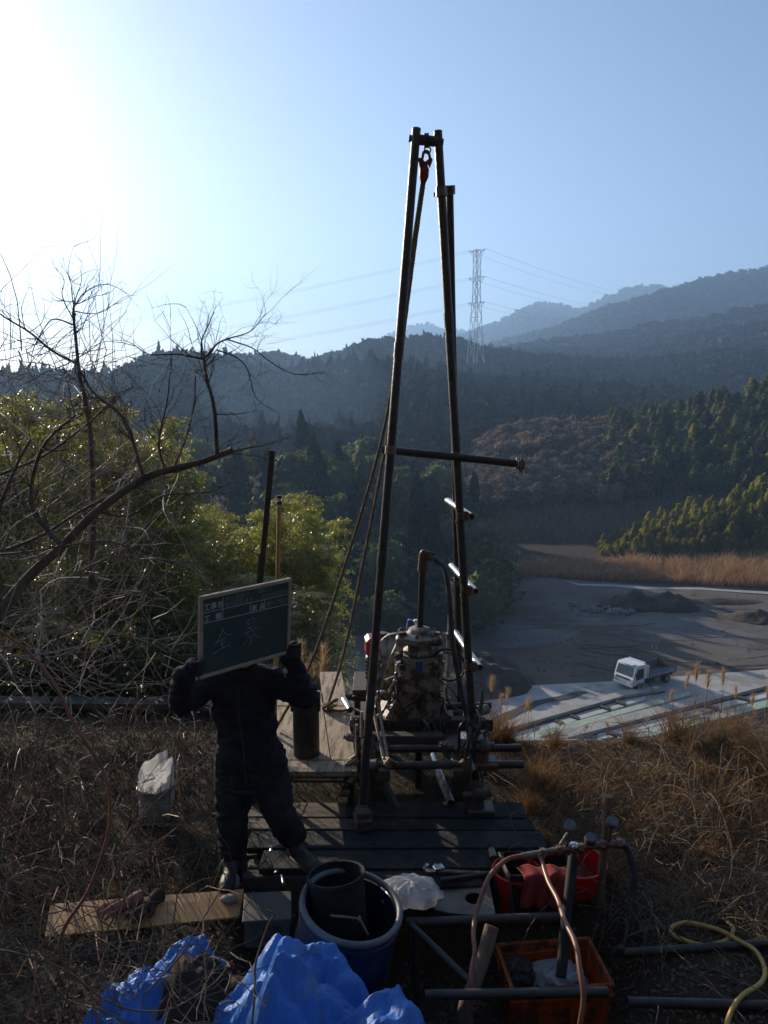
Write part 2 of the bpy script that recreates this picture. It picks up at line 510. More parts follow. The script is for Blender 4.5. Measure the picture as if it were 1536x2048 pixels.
# far pale ridges first, then nearer and nearer
hA = Hill('hill', 3200, [(250, 742), (480, 735), (560, 722), (640, 716), (700, 700), (740, 682), (790, 664), (830, 648), (860, 645), (890, 655), (960, 664), (1100, 700), (1300, 720), (1536, 730), (1750, 740)], 800, 30, 350, 'far_leaf', .12, 6, seed=11)
hB = Hill('hill', 2500, [(700, 730), (800, 705), (930, 668), (1000, 641), (1050, 614), (1090, 605), (1130, 611), (1160, 621), (1200, 597), (1250, 576), (1300, 571), (1340, 574), (1420, 563), (1536, 552), (1800, 530)], 850, 30, 300, 'far_leaf', .16, 6, seed=12)
hC = Hill('hill', 1500, [(800, 750), (900, 715), (1000, 684), (1110, 656), (1180, 626), (1230, 610), (1290, 594), (1360, 571), (1420, 556), (1480, 540), (1510, 543), (1560, 530), (1800, 500)], 520, 20, 250, 'far_leaf', .2, 6, seed=13)
hD = Hill('hill', 950, [(620, 790), (700, 760), (830, 720), (900, 712), (1000, 700), (1080, 684), (1150, 676), (1230, 668), (1300, 650), (1400, 640), (1470, 622), (1540, 612), (1800, 590)], 330, 0, 200, 'far_leaf', .25, 6, seed=14)
hE = Hill('hill', 600, [(300, 760), (400, 735), (440, 712), (500, 712), (560, 706), (620, 722), (680, 704), (730, 683), (780, 676), (850, 672), (900, 676), (960, 690), (1040, 706), (1150, 716), (1260, 720), (1350, 712), (1450, 700), (1540, 695), (1800, 690)], 180, -8, 120, 'forest_floor', .2, 7.5, seed=15)
hF = Hill('hill', 400, [(-700, 690), (-300, 730), (0, 745), (120, 742), (210, 748), (262, 722), (300, 702), (360, 697), (420, 702), (480, 725), (560, 738), (640, 726), (700, 720), (780, 724), (850, 736), (950, 752), (1080, 756), (1200, 762), (1350, 780), (1560, 800), (1800, 800)], 200, -22, 100, 'forest_floor', .25, 11, seed=16, nxs=200)
hG = Hill('hill', 210, [(880, 1010), (925, 935), (955, 905), (1000, 880), (1060, 866), (1200, 862), (1300, 852), (1400, 830), (1480, 806), (1540, 792), (1800, 740)], 66, -24.5, 60, 'scrub_floor', .12, 0, seed=17, yvar=.03)
hH = Hill('hill', 150, [(1165, 1128), (1215, 1108), (1300, 1066), (1400, 1030), (1540, 985), (1800, 900)], 15, -24.5, 40, 'scrub_floor', .1, 0, seed=18, yvar=.02)
hL = Hill('hill', 150, [(-500, 880), (-150, 940), (150, 960), (330, 945), (450, 940), (560, 935), (660, 950), (760, 965), (850, 985), (920, 1030), (975, 1090), (1000, 1145)], 66, -25, 60, 'forest_floor', .12, 0, seed=19, yvar=.03, nxs=160)

P = hA.sample(1300, .3); scatter('distant_wood', lo_round, P, 9 + 5 * rng.random(len(P)), 17 + 6 * rng.random(len(P)), 'far_leaf', 'pale hazy wooded ridge on the far skyline left of the pylon', 'woodland')
P = hB.sample(2600, .3); scatter('distant_wood', lo_round, P, 8 + 5 * rng.random(len(P)), 15 + 6 * rng.random(len(P)), 'far_leaf', 'pale blue wooded mountain with two rounded tops right of the pylon', 'woodland')
P = hC.sample(5200, .15); scatter('distant_wood', lo_round, P, 7 + 4.5 * rng.random(len(P)), 9 + 5 * rng.random(len(P)), 'far_leaf', 'blue grey wooded mountain rising to the right edge', 'woodland')
P = hD.sample(6500, .1); scatter('distant_wood', lo_round, P, 6 + 4 * rng.random(len(P)), 7.5 + 4 * rng.random(len(P)), 'far_leaf', 'brownish wooded foothills below the right-hand mountain', 'woodland')
P = hE.sample(6500, .1); P = P[np.abs((P[:, 0] / P[:, 1]) * FPX + 768 - 990) > -1]
nE = len(P); mk = rng.random(nE) < .12
scatter('hillside_wood', mid_round, P[~mk], 6 + 4 * rng.random((~mk).sum()), 6.5 + 4 * rng.random((~mk).sum()), 'wood_leaf', 'hazy mixed wood on the ridge behind the pylon', 'woodland')
scatter('hillside_wood', lo_cone, P[mk], 7 + 4.5 * rng.random(mk.sum()), 4.5 + 2.5 * rng.random(mk.sum()), 'conifer_leaf', 'hazy dark conifers on the ridge behind the pylon', 'woodland')
P = hF.sample(8500, .05); q = (P[:, 0] / P[:, 1]) * FPX + 768
mk = rng.random(len(P)) < np.where(q < 950, .2, .1)
scatter('hillside_wood', mid_round, P[~mk], 7 + 5 * rng.random((~mk).sum()), 7 + 4 * rng.random((~mk).sum()), 'wood_leaf', 'dark broadleaf wood on the shaded hill across the valley', 'woodland')
scatter('hillside_wood', lo_cone, P[mk], 9 + 6 * rng.random(mk.sum()), 5 + 2.5 * rng.random(mk.sum()), 'conifer_leaf', 'dark conifers on the shaded hill across the valley', 'woodland')

# individual trees of the middle distance -------------------------------------------------
def tree_proto(kind, ntri, seed, leafmat, trunk_h=.35, leaf=.1):
    v, f = crown(kind, ntri, seed, leaf, True)
    v = v.copy(); v[:, 2] = v[:, 2] * (1 - trunk_h * .6) + trunk_h * .6
    me = np_mesh('crown', v, f, leafmat, attrs={'tint': ('POINT', np.repeat(np.random.default_rng(seed).random(len(v) // 3 + 1), 3)[:len(v)])})
    tr = MB().tube([(0, 0, -.08), (.01, 0, trunk_h), (0, .01, .85)], [.022, .018, .004], 6).build('trunk', 'bamboo_culm' if kind == 'plume' else 'bark_dark')
    return me, tr
PROTO = {}
def protos(key, *args, n=4):
    L_ = [tree_proto(args[0], args[1], args[2] + i, args[3], *args[4:]) for i in range(n)]
    PROTO[key] = [L_, [False] * n]
protos('plume', 'plume', 900, 500, 'mid_bamboo_leaf', .08, .042)
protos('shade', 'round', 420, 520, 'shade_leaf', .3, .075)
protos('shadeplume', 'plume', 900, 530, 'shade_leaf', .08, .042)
protos('conif', 'cone', 420, 540, 'conifer_leaf', .12, .085)
def place_tree(key, i, name, label, cat, group, p, h, wdt):
    L_, used = PROTO[key]; k = i % len(L_)
    t = thing(name, label, cat, p, group)
    t.rotation_euler = (rng.normal() * .05, rng.normal() * .05, rng.random() * 6.28)
    t.scale = (wdt, wdt, h)
    for o in L_[k]:
        if not used[k]: c = o
        else: c = o.copy(); COL.objects.link(c)
        c.parent = t
    used[k] = True
P = hH.sample(230, .0, 1.15, (1185, 1640)); P = P[np.argsort(P[:, 1])]
thick = [P[110:]]; P = P[:110]
for i, p in enumerate(P):
    place_tree('plume', i, 'bamboo', 'sunlit yellow green bamboo plume in the grove above the reed bank', 'bamboo', 'bamboo grove above the reed bank', p, (2.6 + 1.8 * rng.random()) * np.interp(p[0] / p[1] * FPX + 768, [1190, 1300], [.5, 1]), 3.4 + 1.8 * rng.random())
P = hG.sample(240, .25, 1.08, (1210, 1640)); P = P[np.argsort(P[:, 1])]
thick.append(P[::2]); P = P[1::2]
for i, p in enumerate(P):
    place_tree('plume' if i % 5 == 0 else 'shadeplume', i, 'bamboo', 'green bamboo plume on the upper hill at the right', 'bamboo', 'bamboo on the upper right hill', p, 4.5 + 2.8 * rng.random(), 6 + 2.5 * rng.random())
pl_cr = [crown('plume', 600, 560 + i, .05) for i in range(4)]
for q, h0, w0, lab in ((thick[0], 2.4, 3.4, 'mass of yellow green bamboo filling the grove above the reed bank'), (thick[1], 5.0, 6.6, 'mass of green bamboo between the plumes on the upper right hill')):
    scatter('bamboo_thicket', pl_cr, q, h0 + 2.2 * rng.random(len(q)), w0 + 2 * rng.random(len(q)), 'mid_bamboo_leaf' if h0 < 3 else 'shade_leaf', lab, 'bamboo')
P = hL.sample(110, .0, 1.05, (330, 985))
for i, p in enumerate(P):
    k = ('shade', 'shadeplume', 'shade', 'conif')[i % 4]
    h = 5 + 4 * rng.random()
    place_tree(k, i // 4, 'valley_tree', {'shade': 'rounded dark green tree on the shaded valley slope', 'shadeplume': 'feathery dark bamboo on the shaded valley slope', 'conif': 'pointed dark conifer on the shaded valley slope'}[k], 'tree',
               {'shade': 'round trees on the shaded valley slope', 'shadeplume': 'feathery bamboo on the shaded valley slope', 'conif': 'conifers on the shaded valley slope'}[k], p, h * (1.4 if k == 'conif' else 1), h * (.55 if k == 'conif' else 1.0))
for L_, used in PROTO.values():                # drop prototypes nobody took
    for k, pair in enumerate(L_):
        if not used[k]:
            for o in pair: bpy.data.objects.remove(o)

# bare brown scrub, reeds and dry grass of the valley: uncountable masses
def blades(P, L_, lean, wid, seg=2, droop=.3, seed=0, up=1.0, az=None):
    """thin curved ribbons growing at P"""
    r = np.random.default_rng(seed); n = len(P)
    a = r.random(n) * 2 * np.pi if az is None else az + r.normal(size=n) * .55
    le = lean * (.3 + r.random(n))
    d = np.stack([np.cos(a) * le, np.sin(a) * le, np.full(n, up)], -1); d /= np.linalg.norm(d, axis=1)[:, None]
    b = r.random(n) * 2 * np.pi; side = np.stack([np.cos(b), np.sin(b), r.normal(size=n) * .2], -1) * wid[:, None] * .5
    rows = []
    p = P.copy(); st = (L_ / seg)[:, None]
    for k in range(seg + 1):
        wv = 1 - .85 * k / seg
        rows.append(np.stack([p - side * wv, p + side * wv], 1))
        p = p + d * st; d = d + np.stack([np.cos(a), np.sin(a), -np.ones(n)], -1) * (droop * (.3 + r.random(n)))[:, None]; d /= np.linalg.norm(d, axis=1)[:, None]
    V = np.concatenate(rows, 1)                        # n, 2(seg+1), 3
    m = 2 * (seg + 1)
    base = (np.arange(n) * m)[:, None]
    q = np.concatenate([base + np.array([[2 * k, 2 * k + 1, 2 * k + 3, 2 * k + 2]]) for k in range(seg)], 0)
    return V.reshape(-1, 3), q, np.repeat(r.random(n), m)
def grass(name, P, L_, wid, mat_, label, cat, lean=.5, droop=.3, seg=2, seed=0, up=1.0, az=None):
    V, F, T = blades(P, L_, lean, wid, seg, droop, seed, up, az)
    return tag(np_mesh(name, V, F, mat_, attrs={'tint': ('POINT', T)}), label, cat, kind='stuff')
P = hG.sample(900, .25, 1.04, (905, 1290)); scatter('bare_scrub', hi_round, P, 2.2 + 2.2 * rng.random(len(P)), 3.0 + 2.2 * rng.random(len(P)), 'scrub_crown', 'soft grey brown leafless thicket on the hill beside the upper bamboo', 'scrub')
P = hG.sample(3200, .25, 1.04, (900, 1300))
grass('bare_scrub', P, 2 + 2.4 * rng.random(len(P)), np.full(len(P), .12), 'scrub_twig', 'thin pale twigs sticking out of the leafless thicket', 'scrub', .7, .2, 2, 3)
P = hG.sample(9000, .0, .6, (890, 1640))
grass('bank_scrub', P, .8 + 1.4 * rng.random(len(P)), np.full(len(P), .14), 'scrub_twig', 'dull brown undergrowth on the slope below the upper bamboo', 'scrub', .8, .3, 2, 4)
n = 22000
u = rng.random(n); pxs = 965 + (1620 - 965) * u; pxs = pxs[fbm(pxs, rng.random(n) * 40, 66, 3, 9) > -.15]; n = len(pxs)
top = np.interp(pxs, [965, 1100, 1300, 1620], [1130, 1128, 1122, 1118]); bot = np.interp(pxs, [965, 1050, 1200, 1620], [1143, 1153, 1160, 1180])
pys = top + (bot - top) * rng.random(n)
P = np.array([tuple(PZ(a, b, -24)) for a, b in zip(pxs, pys)])
grass('reed_bank', P, (.7 + 1.9 * rng.random(n) ** 1.5) * (1 + .5 * fbm(pxs, pxs * 0, 67, 3, 30)) * np.where(pxs < 1040, .6, 1), np.full(n, .10), 'reed_dry', 'russet dry reeds along the far side of the yard', 'reeds', .7, .3, 2, 5)
# ================================================================== valley floor
ZV = -24.0
def sheet(name, pix, dz, mat_, kind='structure', sub=0, parent=None):
    poly = [PZ(a, b, ZV) for a, b in pix]
    me = MB(); pts = []
    for i, p in enumerate(poly):                      # wobble long edges a little
        q = poly[(i + 1) % len(poly)]
        k = sub if sub else 1
        for j in range(k):
            r_ = p.lerp(q, j / k)
            if sub: r_ += Vector((float(fbm(r_.x, r_.y, 81, 3, 5.0)), float(fbm(r_.x, r_.y, 82, 3, 5.0)), 0)) * .9
            pts.append((r_.x, r_.y, ZV + dz))
    me.add(pts, [tuple(range(len(pts)))])
    o = me.build(name, mat_, parent)
    if kind and not parent: tag(o, kind=kind)
    return o
def slab(name, pix, z0, z1, mat_):
    pts = [PZ(a, b, ZV + z1) for a, b in pix]
    me = MB().prism([(p.x, p.y, ZV + z0) for p in pts], (0, 0, z1 - z0))
    return tag(me.build(name, mat_), kind='structure')
sheet('yard', [(560, 1330), (700, 1260), (900, 1175), (985, 1140), (1120, 1158), (1300, 1172), (1700, 1205), (1900, 1420), (1500, 1500), (900, 1500), (600, 1460)], .03, 'yard_dirt')
sheet('gravel_yard', [(930, 1240), (1010, 1222), (1120, 1212), (1260, 1224), (1400, 1228), (1600, 1246), (1640, 1300), (1500, 1300), (1400, 1282), (1280, 1285), (1180, 1262), (1060, 1300), (960, 1300)], .06, 'yard_gravel', sub=14)
sheet('path', [(1125, 1163), (1160, 1168), (1300, 1174), (1400, 1177), (1536, 1185), (1660, 1193), (1660, 1199), (1536, 1190), (1400, 1181), (1280, 1178), (1160, 1171)], .07, 'concrete', sub=3)
# concrete apron, kerbs and drains below the truck
sheet('concrete_road', [(760, 1480), (880, 1440), (954, 1404), (1057, 1373), (1231, 1364), (1536, 1341), (1700, 1330), (1700, 1460), (1440, 1500), (960, 1490), (760, 1490)], .10, 'concrete')
sheet('gravel_patch', [(948, 1446), (1000, 1426), (1061, 1407), (1148, 1387), (1181, 1389), (1132, 1401), (1066, 1415), (990, 1448)], .14, 'gravel_dark', sub=4)
def line_slab(name, a, b, wpx, z0, z1, mat_, wpx2=None):
    wpx2 = wpx2 or wpx
    return slab(name, [(a[0], a[1] - wpx / 2), (b[0], b[1] - wpx2 / 2), (b[0], b[1] + wpx2 / 2), (a[0], a[1] + wpx / 2)], z0, z1, mat_)
line_slab('kerb', (1010, 1450), (1246, 1386), 16, .1, .42, 'concrete', 11)
line_slab('kerb', (1246, 1386), (1318, 1376), 10, .1, .42, 'concrete', 9)
line_slab('drain', (1034, 1461), (1256, 1393), 5, .1, .16, 'drain_dark', 4)
line_slab('drain', (1256, 1393), (1330, 1383), 4, .1, .16, 'drain_dark', 3)
line_slab('concrete_slab', (1080, 1458), (1290, 1396), 9, .1, .22, 'concrete_pale', 6)
line_slab('turf_sheet', (1066, 1471), (1380, 1386), 13, .1, .3, 'green_sheet', 8)
line_slab('kerb', (1120, 1470), (1700, 1322), 18, .1, .5, 'concrete', 12)
line_slab('drain', (1160, 1473), (1700, 1334), 6, .1, .18, 'drain_dark', 5)
line_slab('concrete_slab', (1195, 1474), (1700, 1347), 13, .1, .26, 'concrete_pale', 9)
line_slab('turf_sheet', (1235, 1480), (1700, 1366), 18, .1, .34, 'green_sheet', 12)
slab('gravel_patch', [(1290, 1482), (1700, 1378), (1700, 1478), (1560, 1500), (1420, 1494)], .1, .16, 'gravel_dark')
slab('retaining_wall', [(880, 1464), (1000, 1472), (1430, 1490), (1560, 1492), (1560, 1500), (1430, 1500), (1000, 1483), (880, 1474)], -.6, .55, 'concrete')
# cross ribs of the drain ladders
for a, b in (((1110, 1440), (1128, 1446)), ((1140, 1430), (1160, 1436)), ((1200, 1411), (1222, 1417)), ((1232, 1402), (1252, 1407))):
    line_slab('drain_rib', a, b, 5, .1, .34, 'drain_dark')
for a, b in (((1212, 1462), (1240, 1470)), ((1335, 1431), (1365, 1437)), ((1410, 1410), (1436, 1416)), ((1475, 1393), (1500, 1398))):
    line_slab('drain_rib', a, b, 5, .1, .4, 'drain_dark')
sheet('track', [(640, 1290), (760, 1262), (900, 1222), (905, 1228), (770, 1272), (650, 1300)], .08, 'yard_gravel')

# heaps -----------------------------------------------------------------
def heap(name, label, px, py, rx, ry, h, seed, m='mound_earth', cat='earth heap', n=34):
    c = PZ(px, py, ZV)
    xs = np.linspace(-1.15, 1.15, n); A, B = np.meshgrid(xs, xs)
    r_ = np.sqrt(A * A + B * B)
    prof = np.clip(1 - r_, 0, 1) ** .85
    z = h * prof * (1 + .45 * fbm(A * rx, B * ry, seed, 4, rx * .5)) + .22 * h * fbm(A * rx, B * ry, seed + 1, 5, rx * .22) * (prof > 0)
    z = np.where(r_ > 1.02, -.2, np.maximum(z, -.05))
    V = np.stack([c.x + A * rx, c.y + B * ry, ZV + .02 + z], -1).reshape(-1, 3)
    idx = np.arange(n * n).reshape(n, n)
    F = np.stack([idx[:-1, :-1], idx[:-1, 1:], idx[1:, 1:], idx[1:, :-1]], -1).reshape(-1, 4)
    return tag(np_mesh(name, V, F, m, smooth=True), label, cat)
heap('earth_mound', 'left of the two dark earth mounds beside the rubble row', 1266, 1212, 4.4, 3.4, 2.1, 31)
heap('earth_mound', 'right of the two dark earth mounds, nearer the middle of the yard', 1338, 1214, 4.0, 3.4, 2.2, 33)
heap('earth_mound', 'low dark spoil heap at the right edge of the yard', 1518, 1238, 4, 3, 1.1, 35)
heap('earth_mound', 'flat spoil tongue behind the two dark mounds', 1440, 1203, 6, 2, .45, 36)
heap('earth_mound', 'broad brown earth heap beside the concrete apron behind the drill', 968, 1368, 4.8, 4.0, 2.6, 37)
heap('earth_mound', 'second brown earth heap, behind the one at the apron', 940, 1335, 5, 4, 2.4, 38)
heap('earth_mound', 'long brown windrow of soil left of the drilling mast', 880, 1390, 5.5, 3.5, 2.2, 39)
# rubble row
rk = []
for k in range(4):
    r_ = np.random.default_rng(60 + k); m = MB()
    m.ball((0, 0, 0), 1, 7, 5); v = np.array(m.v); v *= (1 + .3 * r_.normal(size=(len(v), 1)).clip(-1, 1)); m.v = [tuple(q) for q in v]
    rk.append(m.build('rubble_stone', 'rock'))
for i in range(60):
    t = rng.random()
    p = PZ(1142 + 115 * t + rng.normal() * 3, 1216 + 13 * t + rng.normal() * 3, ZV)
    o = rk[i] if i < 4 else rk[i % 4].copy()
    if i >= 4: COL.objects.link(o)
    sz = .18 + .3 * rng.random()
    o.location = (p.x, p.y, ZV + sz * .3); o.scale = (sz * 1.3, sz, sz * .8); o.rotation_euler = (rng.random() * 6, rng.random() * 6, rng.random() * 6)
    tag(o, 'pale broken stone in the rubble row left of the earth mounds', 'stone', 'rubble row by the earth mounds')
# tyre arcs in the dirt
mat('tyre_mark', (.125, .108, .092), (.15, .13, .11), rough=.95, scale=1)
for (cx, cy, rr, a0, a1) in ((1205, 1283, 5.0, 2.2, 4.2), (1216, 1283, 5.0, 2.2, 4.2), (1226, 1281, 4.2, 2.1, 4.4), (1372, 1302, 3.4, 2.2, 4.3), (1380, 1302, 3.4, 2.2, 4.3)):
    c = PZ(cx, cy, ZV); m = MB(); n = 18
    for k in range(n):
        a, b = a0 + (a1 - a0) * k / n, a0 + (a1 - a0) * (k + 1) / n
        q = []
        for (an, r_) in ((a, rr - .11), (a, rr + .11), (b, rr + .11), (b, rr - .11)):
            q.append((c.x + math.cos(an) * r_, c.y + math.sin(an) * r_ * 1.25, ZV + .085))
        m.add(q, [(0, 1, 2, 3)])
    tag(m.build('tyre_track', 'tyre_mark'), kind='structure')

# straight wandering ruts, clods and stones over the yard
for i in range(22):
    a = PZ(1000 + 520 * rng.random(), 1215 + 135 * rng.random(), ZV); an = rng.normal() * .25 + (.2 if i % 2 else -.3); L2 = 6 + 16 * rng.random(); m = MB(); n = 26; pv_ = None
    for k in range(n + 1):
        t = k / n; x = a.x + math.cos(an) * L2 * t; y = a.y + math.sin(an) * L2 * t + 1.2 * float(fbm(x, i * 3.0, 91, 3, 6)); w2 = .10 + .05 * float(fbm(x, y, 92, 2, 1))
        if pv_: m.add([(pv_[0], pv_[1] - pv_[2], ZV + .082), (x, y - w2, ZV + .082), (x, y + w2, ZV + .082), (pv_[0], pv_[1] + pv_[2], ZV + .082)], [(0, 1, 2, 3)])
        pv_ = (x, y, w2)
    tag(m.build('tyre_track', 'tyre_mark' if i % 3 else 'mound_earth'), kind='structure')
nC = 1100; px_ = 960 + 640 * rng.random(nC); py_ = 1190 + 165 * rng.random(nC) ** 1.1; kk = fbm(px_, py_ * 4, 93, 3, 60) > -.05; Pc = np.array([tuple(PZ(a, b, ZV + .0)) for a, b in zip(px_[kk], py_[kk])])
scatter('clods', [(np.array([(-.5, -.4, 0), (.5, -.45, 0), (.4, .5, 0), (-.45, .4, 0), (.05, -.05, 1.0)]), np.array([(0, 1, 4), (1, 2, 4), (2, 3, 4), (3, 0, 4)]))], Pc, .05 + .16 * rng.random(len(Pc)) ** 2, .14 + .34 * rng.random(len(Pc)) ** 2, 'mound_earth', 'loose clods and stones strewn over the yard', 'clods')

# ------------------------------------------------------------------ dump truck
mat('truck_white', (.74, .75, .76), (.66, .67, .68), rough=.35, scale=2, coat=.4, c3=(.5, .48, .44), c3amt=.25)
mat('truck_bed_grey', (.20, .24, .29), (.26, .30, .34), rough=.5, scale=2, c3=(.16, .13, .11), c3amt=.35, metal=.2)
mat('truck_bed_blue', (.06, .15, .32), (.09, .18, .35), rough=.5, scale=2, c3=(.2, .2, .2), c3amt=.3)
mat('truck_bed_rust', (.09, .055, .045), (.06, .045, .04), rough=.8, scale=2)
mat('window_glass', (.012, .016, .018), (.02, .025, .028), rough=.06, scale=1, spec=.7)
mat('black_rubber', (.018, .018, .018), (.03, .03, .03), rough=.8, scale=6)
mat('chassis_black', (.025, .025, .027), (.04, .038, .036), rough=.6, scale=4)
mat('lamp_glass', (.6, .6, .58), None, rough=.15)
mat('lamp_amber', (.7, .25, .03), None, rough=.2)
def build_truck():
    c = PZ(1290, 1366, ZV + .1)
    t = thing('dump_truck', 'white cab dump truck with grey blue bed parked on the concrete apron', 'truck', c)
    hd = math.atan2(-.52, -.85)                       # heading
    Mz = Matrix.Rotation(hd, 3, 'Z')
    t.scale = (1.15, 1.15, 1.1)
    def W(x, y, z): return c + Mz @ Vector((x, y, z))
    def bx(m, x, y, z, sx, sy, sz, bev=.03): m.box(W(x, y, z), (sx, sy, sz), Mz, bev)
    # x forward, y left of the truck; length about 5.4
    cab = MB()
    prof = [(2.62, .55), (2.66, .95), (2.56, 1.25), (2.30, 2.08), (2.12, 2.2), (1.15, 2.22), (1.0, 2.1), (.98, .95), (1.3, .9), (1.45, .62), (2.1, .62), (2.25, .5)]
    hw = .98
    cab.prism([W(x, hw, z) for x, z in prof], (W(0, -hw, 0) - W(0, hw, 0)))
    cab.build('cab', 'truck_white', t)
    ws = MB(); e = .012
    a, b = Vector((2.555, 0, 1.27)), Vector((2.315, 0, 2.03)); nrm = Vector((.76, 0, .24)).normalized()
    P4 = [W(*(a + nrm * e + Vector((0, .86, 0)))), W(*(a + nrm * e + Vector((0, -.86, 0)))), W(*(b + nrm * e + Vector((0, -.8, 0)))), W(*(b + nrm * e + Vector((0, .8, 0))))]
    ws.prism(P4, Mz @ (nrm * .01)); ws.build('windscreen', 'window_glass', t)
    for s in (1, -1):
        d = MB(); d.prism([W(2.3, s * (hw + .012), .72), W(2.42, s * (hw + .012), 1.22), W(2.2, s * (hw + .012), 1.98), W(1.3, s * (hw + .012), 1.98), W(1.3, s * (hw + .012), .72)], Mz @ Vector((0, s * .015, 0)))
        door = d.build('door', 'truck_white', t)
        g = MB(); g.prism([W(2.32, s * (hw + .03), 1.2), W(2.14, s * (hw + .03), 1.9), W(1.42, s * (hw + .03), 1.9), W(1.42, s * (hw + .03), 1.05), W(2.26, s * (hw + .03), .98)], Mz @ Vector((0, s * .008, 0)))
        g.build('window', 'window_glass', door)
        h = MB(); bx(h, 1.42, s * (hw + .045), .95, .16, .03, .04, .01); h.build('handle', 'chassis_black', door)
        mm = MB(); mm.tube([W(2.45, s * .95, 1.85), W(2.6, s * 1.2, 1.8)], .015, 6); bx(mm, 2.6, s * 1.22, 1.65, .06, .16, .34, .02); mm.build('mirror', 'chassis_black', t)
        hl = MB(); bx(hl, 2.66, s * .75, .72, .06, .3, .16, .02); hl.build('headlight', 'lamp_glass', t)
        il = MB(); bx(il, 2.64, s * .9, .93, .06, .12, .1, .02); il.build('indicator', 'lamp_amber', t)
    gr = MB(); bx(gr, 2.655, 0, 1.02, .03, 1.5, .16, .01); gr.build('grille', 'chassis_black', t)
    bp = MB(); bx(bp, 2.66, 0, .50, .16, 1.98, .2, .04); bp.build('bumper', 'truck_white', t)
    vz = MB(); bx(vz, 2.25, 0, 2.26, .5, 1.5, .03, .01); bx(vz, 1.1, 0, 2.27, .1, 1.7, .1, .02); vz.build('roof_rack', 'truck_white', t)
    ch = MB()
    for s in (1, -1): bx(ch, -.4, s * .36, .62, 5.2, .09, .2, .01)
    bx(ch, .35, .75, .55, .8, .4, .4, .04); bx(ch, .3, -.75, .55, .6, .4, .4, .04); bx(ch, -2.3, 0, .6, .1, 1.7, .12, .02)
    ch.build('chassis', 'chassis_black', t)
    hb = MB(); bx(hb, .76, 0, 1.45, .08, 1.95, 1.1, .02); hb.build('headboard', 'truck_white', t)
    bed = MB(); bx(bed, -.95, 0, .86, 3.3, 1.96, .12, .02); bed.build('bed_floor', 'truck_bed_rust', t)
    bx2 = MB(); bx(bx2, .66, 0, 1.18, .05, 1.94, .56, .01); bx2.build('bed_front', 'truck_bed_rust', t)
    for s in (1, -1):
        sd = MB(); bx(sd, -.95, s * 1.0, 1.06, 3.3, .06, .26, .01); pn = sd.build('side_board', 'truck_bed_grey', t)
        s2 = MB(); bx(s2, -.95, s * 1.0, 1.32, 3.3, .055, .22, .01); s2.build('upper_board', 'truck_bed_blue', pn)
        for k in range(5):
            r_ = MB(); bx(r_, .5 - k * .74, s * 1.045, 1.18, .06, .035, .5, .01); r_.build('rib', 'truck_bed_grey', pn)
    tg = MB(); bx(tg, -2.62, 0, 1.16, .06, 1.96, .5, .01); tg.build('tailgate', 'truck_bed_rust', t)
    for s in (1, -1):
        pp = MB(); bx(pp, -2.6, s * .95, 1.6, .12, .1, .5, .02); pp.build('gate_post', 'truck_bed_rust', t)
    for x, dual in ((1.85, False), (-1.55, True)):
        for s in (1, -1):
            wd = .42 if dual else .22
            w_ = MB(); yc = s * (.98 - wd / 2)
            w_.lathe([(.12, -wd / 2), (.30, -wd / 2), (.40, -wd / 2 + .04), (.41, 0), (.40, wd / 2 - .04), (.30, wd / 2), (.12, wd / 2)], W(x, yc, .41), Mz @ Vector((0, 1, 0)), 22, True)
            wo = w_.build('wheel', 'black_rubber', t, True, 40)
            rm = MB(); rm.lathe([(.02, .03), (.12, .05), (.22, .0), (.25, .02), (.26, -.02)], W(x, s * .97, .41), Mz @ Vector((0, s, 0)), 18); rm.build('rim', 'truck_bed_grey', wo, True)
build_truck()
# small white marker box on the apron edge
c = PZ(1311, 1382, ZV + .42)
mk = MB().box(c + Vector((0, 0, .2)), (.5, .5, .4), None, .03); tag(mk.build('marker_block', 'concrete_pale'), 'small white block on the kerb below the truck', 'block')

# ------------------------------------------------------------------ pylon and lines
mat('pylon_steel', (.52, .53, .54), (.6, .61, .62), rough=.55, metal=.3, scale=.2)
def build_pylon():
    Yp = 470
    base = PY(951, 716, Yp); top = PY(951, 500, Yp)
    Ht = top.z - base.z + 3
    base.z -= 3
    t = thing('transmission_pylon', 'tall slender steel lattice pylon on the wooded ridge', 'pylon', base)
    def half(z):
        k = z / Ht
        return 3.6 * (1 - k / .62) + 1.55 * (k / .62) if k < .62 else 1.55
    rz = Matrix.Rotation(R(28), 3, 'Z')
    def Q(sx, sy, z):
        h = half(z); return base + rz @ Vector((sx * h, sy * h, z))
    lv = [0, 14, 26, 36, 44, 51, 57, 63, 68, Ht]
    lv = [a for a in lv if a <= Ht]
    cn = [(-1, -1), (1, -1), (1, 1), (-1, 1)]
    for sx, sy in cn:
        MB().tube([Q(sx, sy, z) for z in lv], .17, 4).build('leg', 'pylon_steel', t)
    br = MB()
    for i in range(len(lv) - 1):
        for k in range(4):
            a, b = cn[k], cn[(k + 1) % 4]
            br.tube([Q(*a, lv[i]), Q(*b, lv[i + 1])], .11, 3); br.tube([Q(*b, lv[i]), Q(*a, lv[i + 1])], .11, 3)
            br.tube([Q(*a, lv[i + 1]), Q(*b, lv[i + 1])], .11, 3)
    tag(br.build('bracing', 'pylon_steel', t), kind='stuff')
    ends = []
    for z in (Ht - 1.0, Ht - 15, Ht - 29):
        for s in (-1, 1):
            ar = MB(); tip = base + rz @ Vector((s * 2.2, s * -5.0, z + (1.2 if z > Ht - 3 else 0)))
            for c_ in ((-1, s * -1), (1, s * -1)):
                ar.tube([Q(c_[0], c_[1], z), tip], .12, 3); ar.tube([Q(c_[0], c_[1], z - 3), tip], .12, 3)
            ar.build('cross_arm', 'pylon_steel', t); ends.append(tip)
    return t, ends
pyl, ends = build_pylon()
mat('wire', (.25, .26, .27), None, rough=.5)
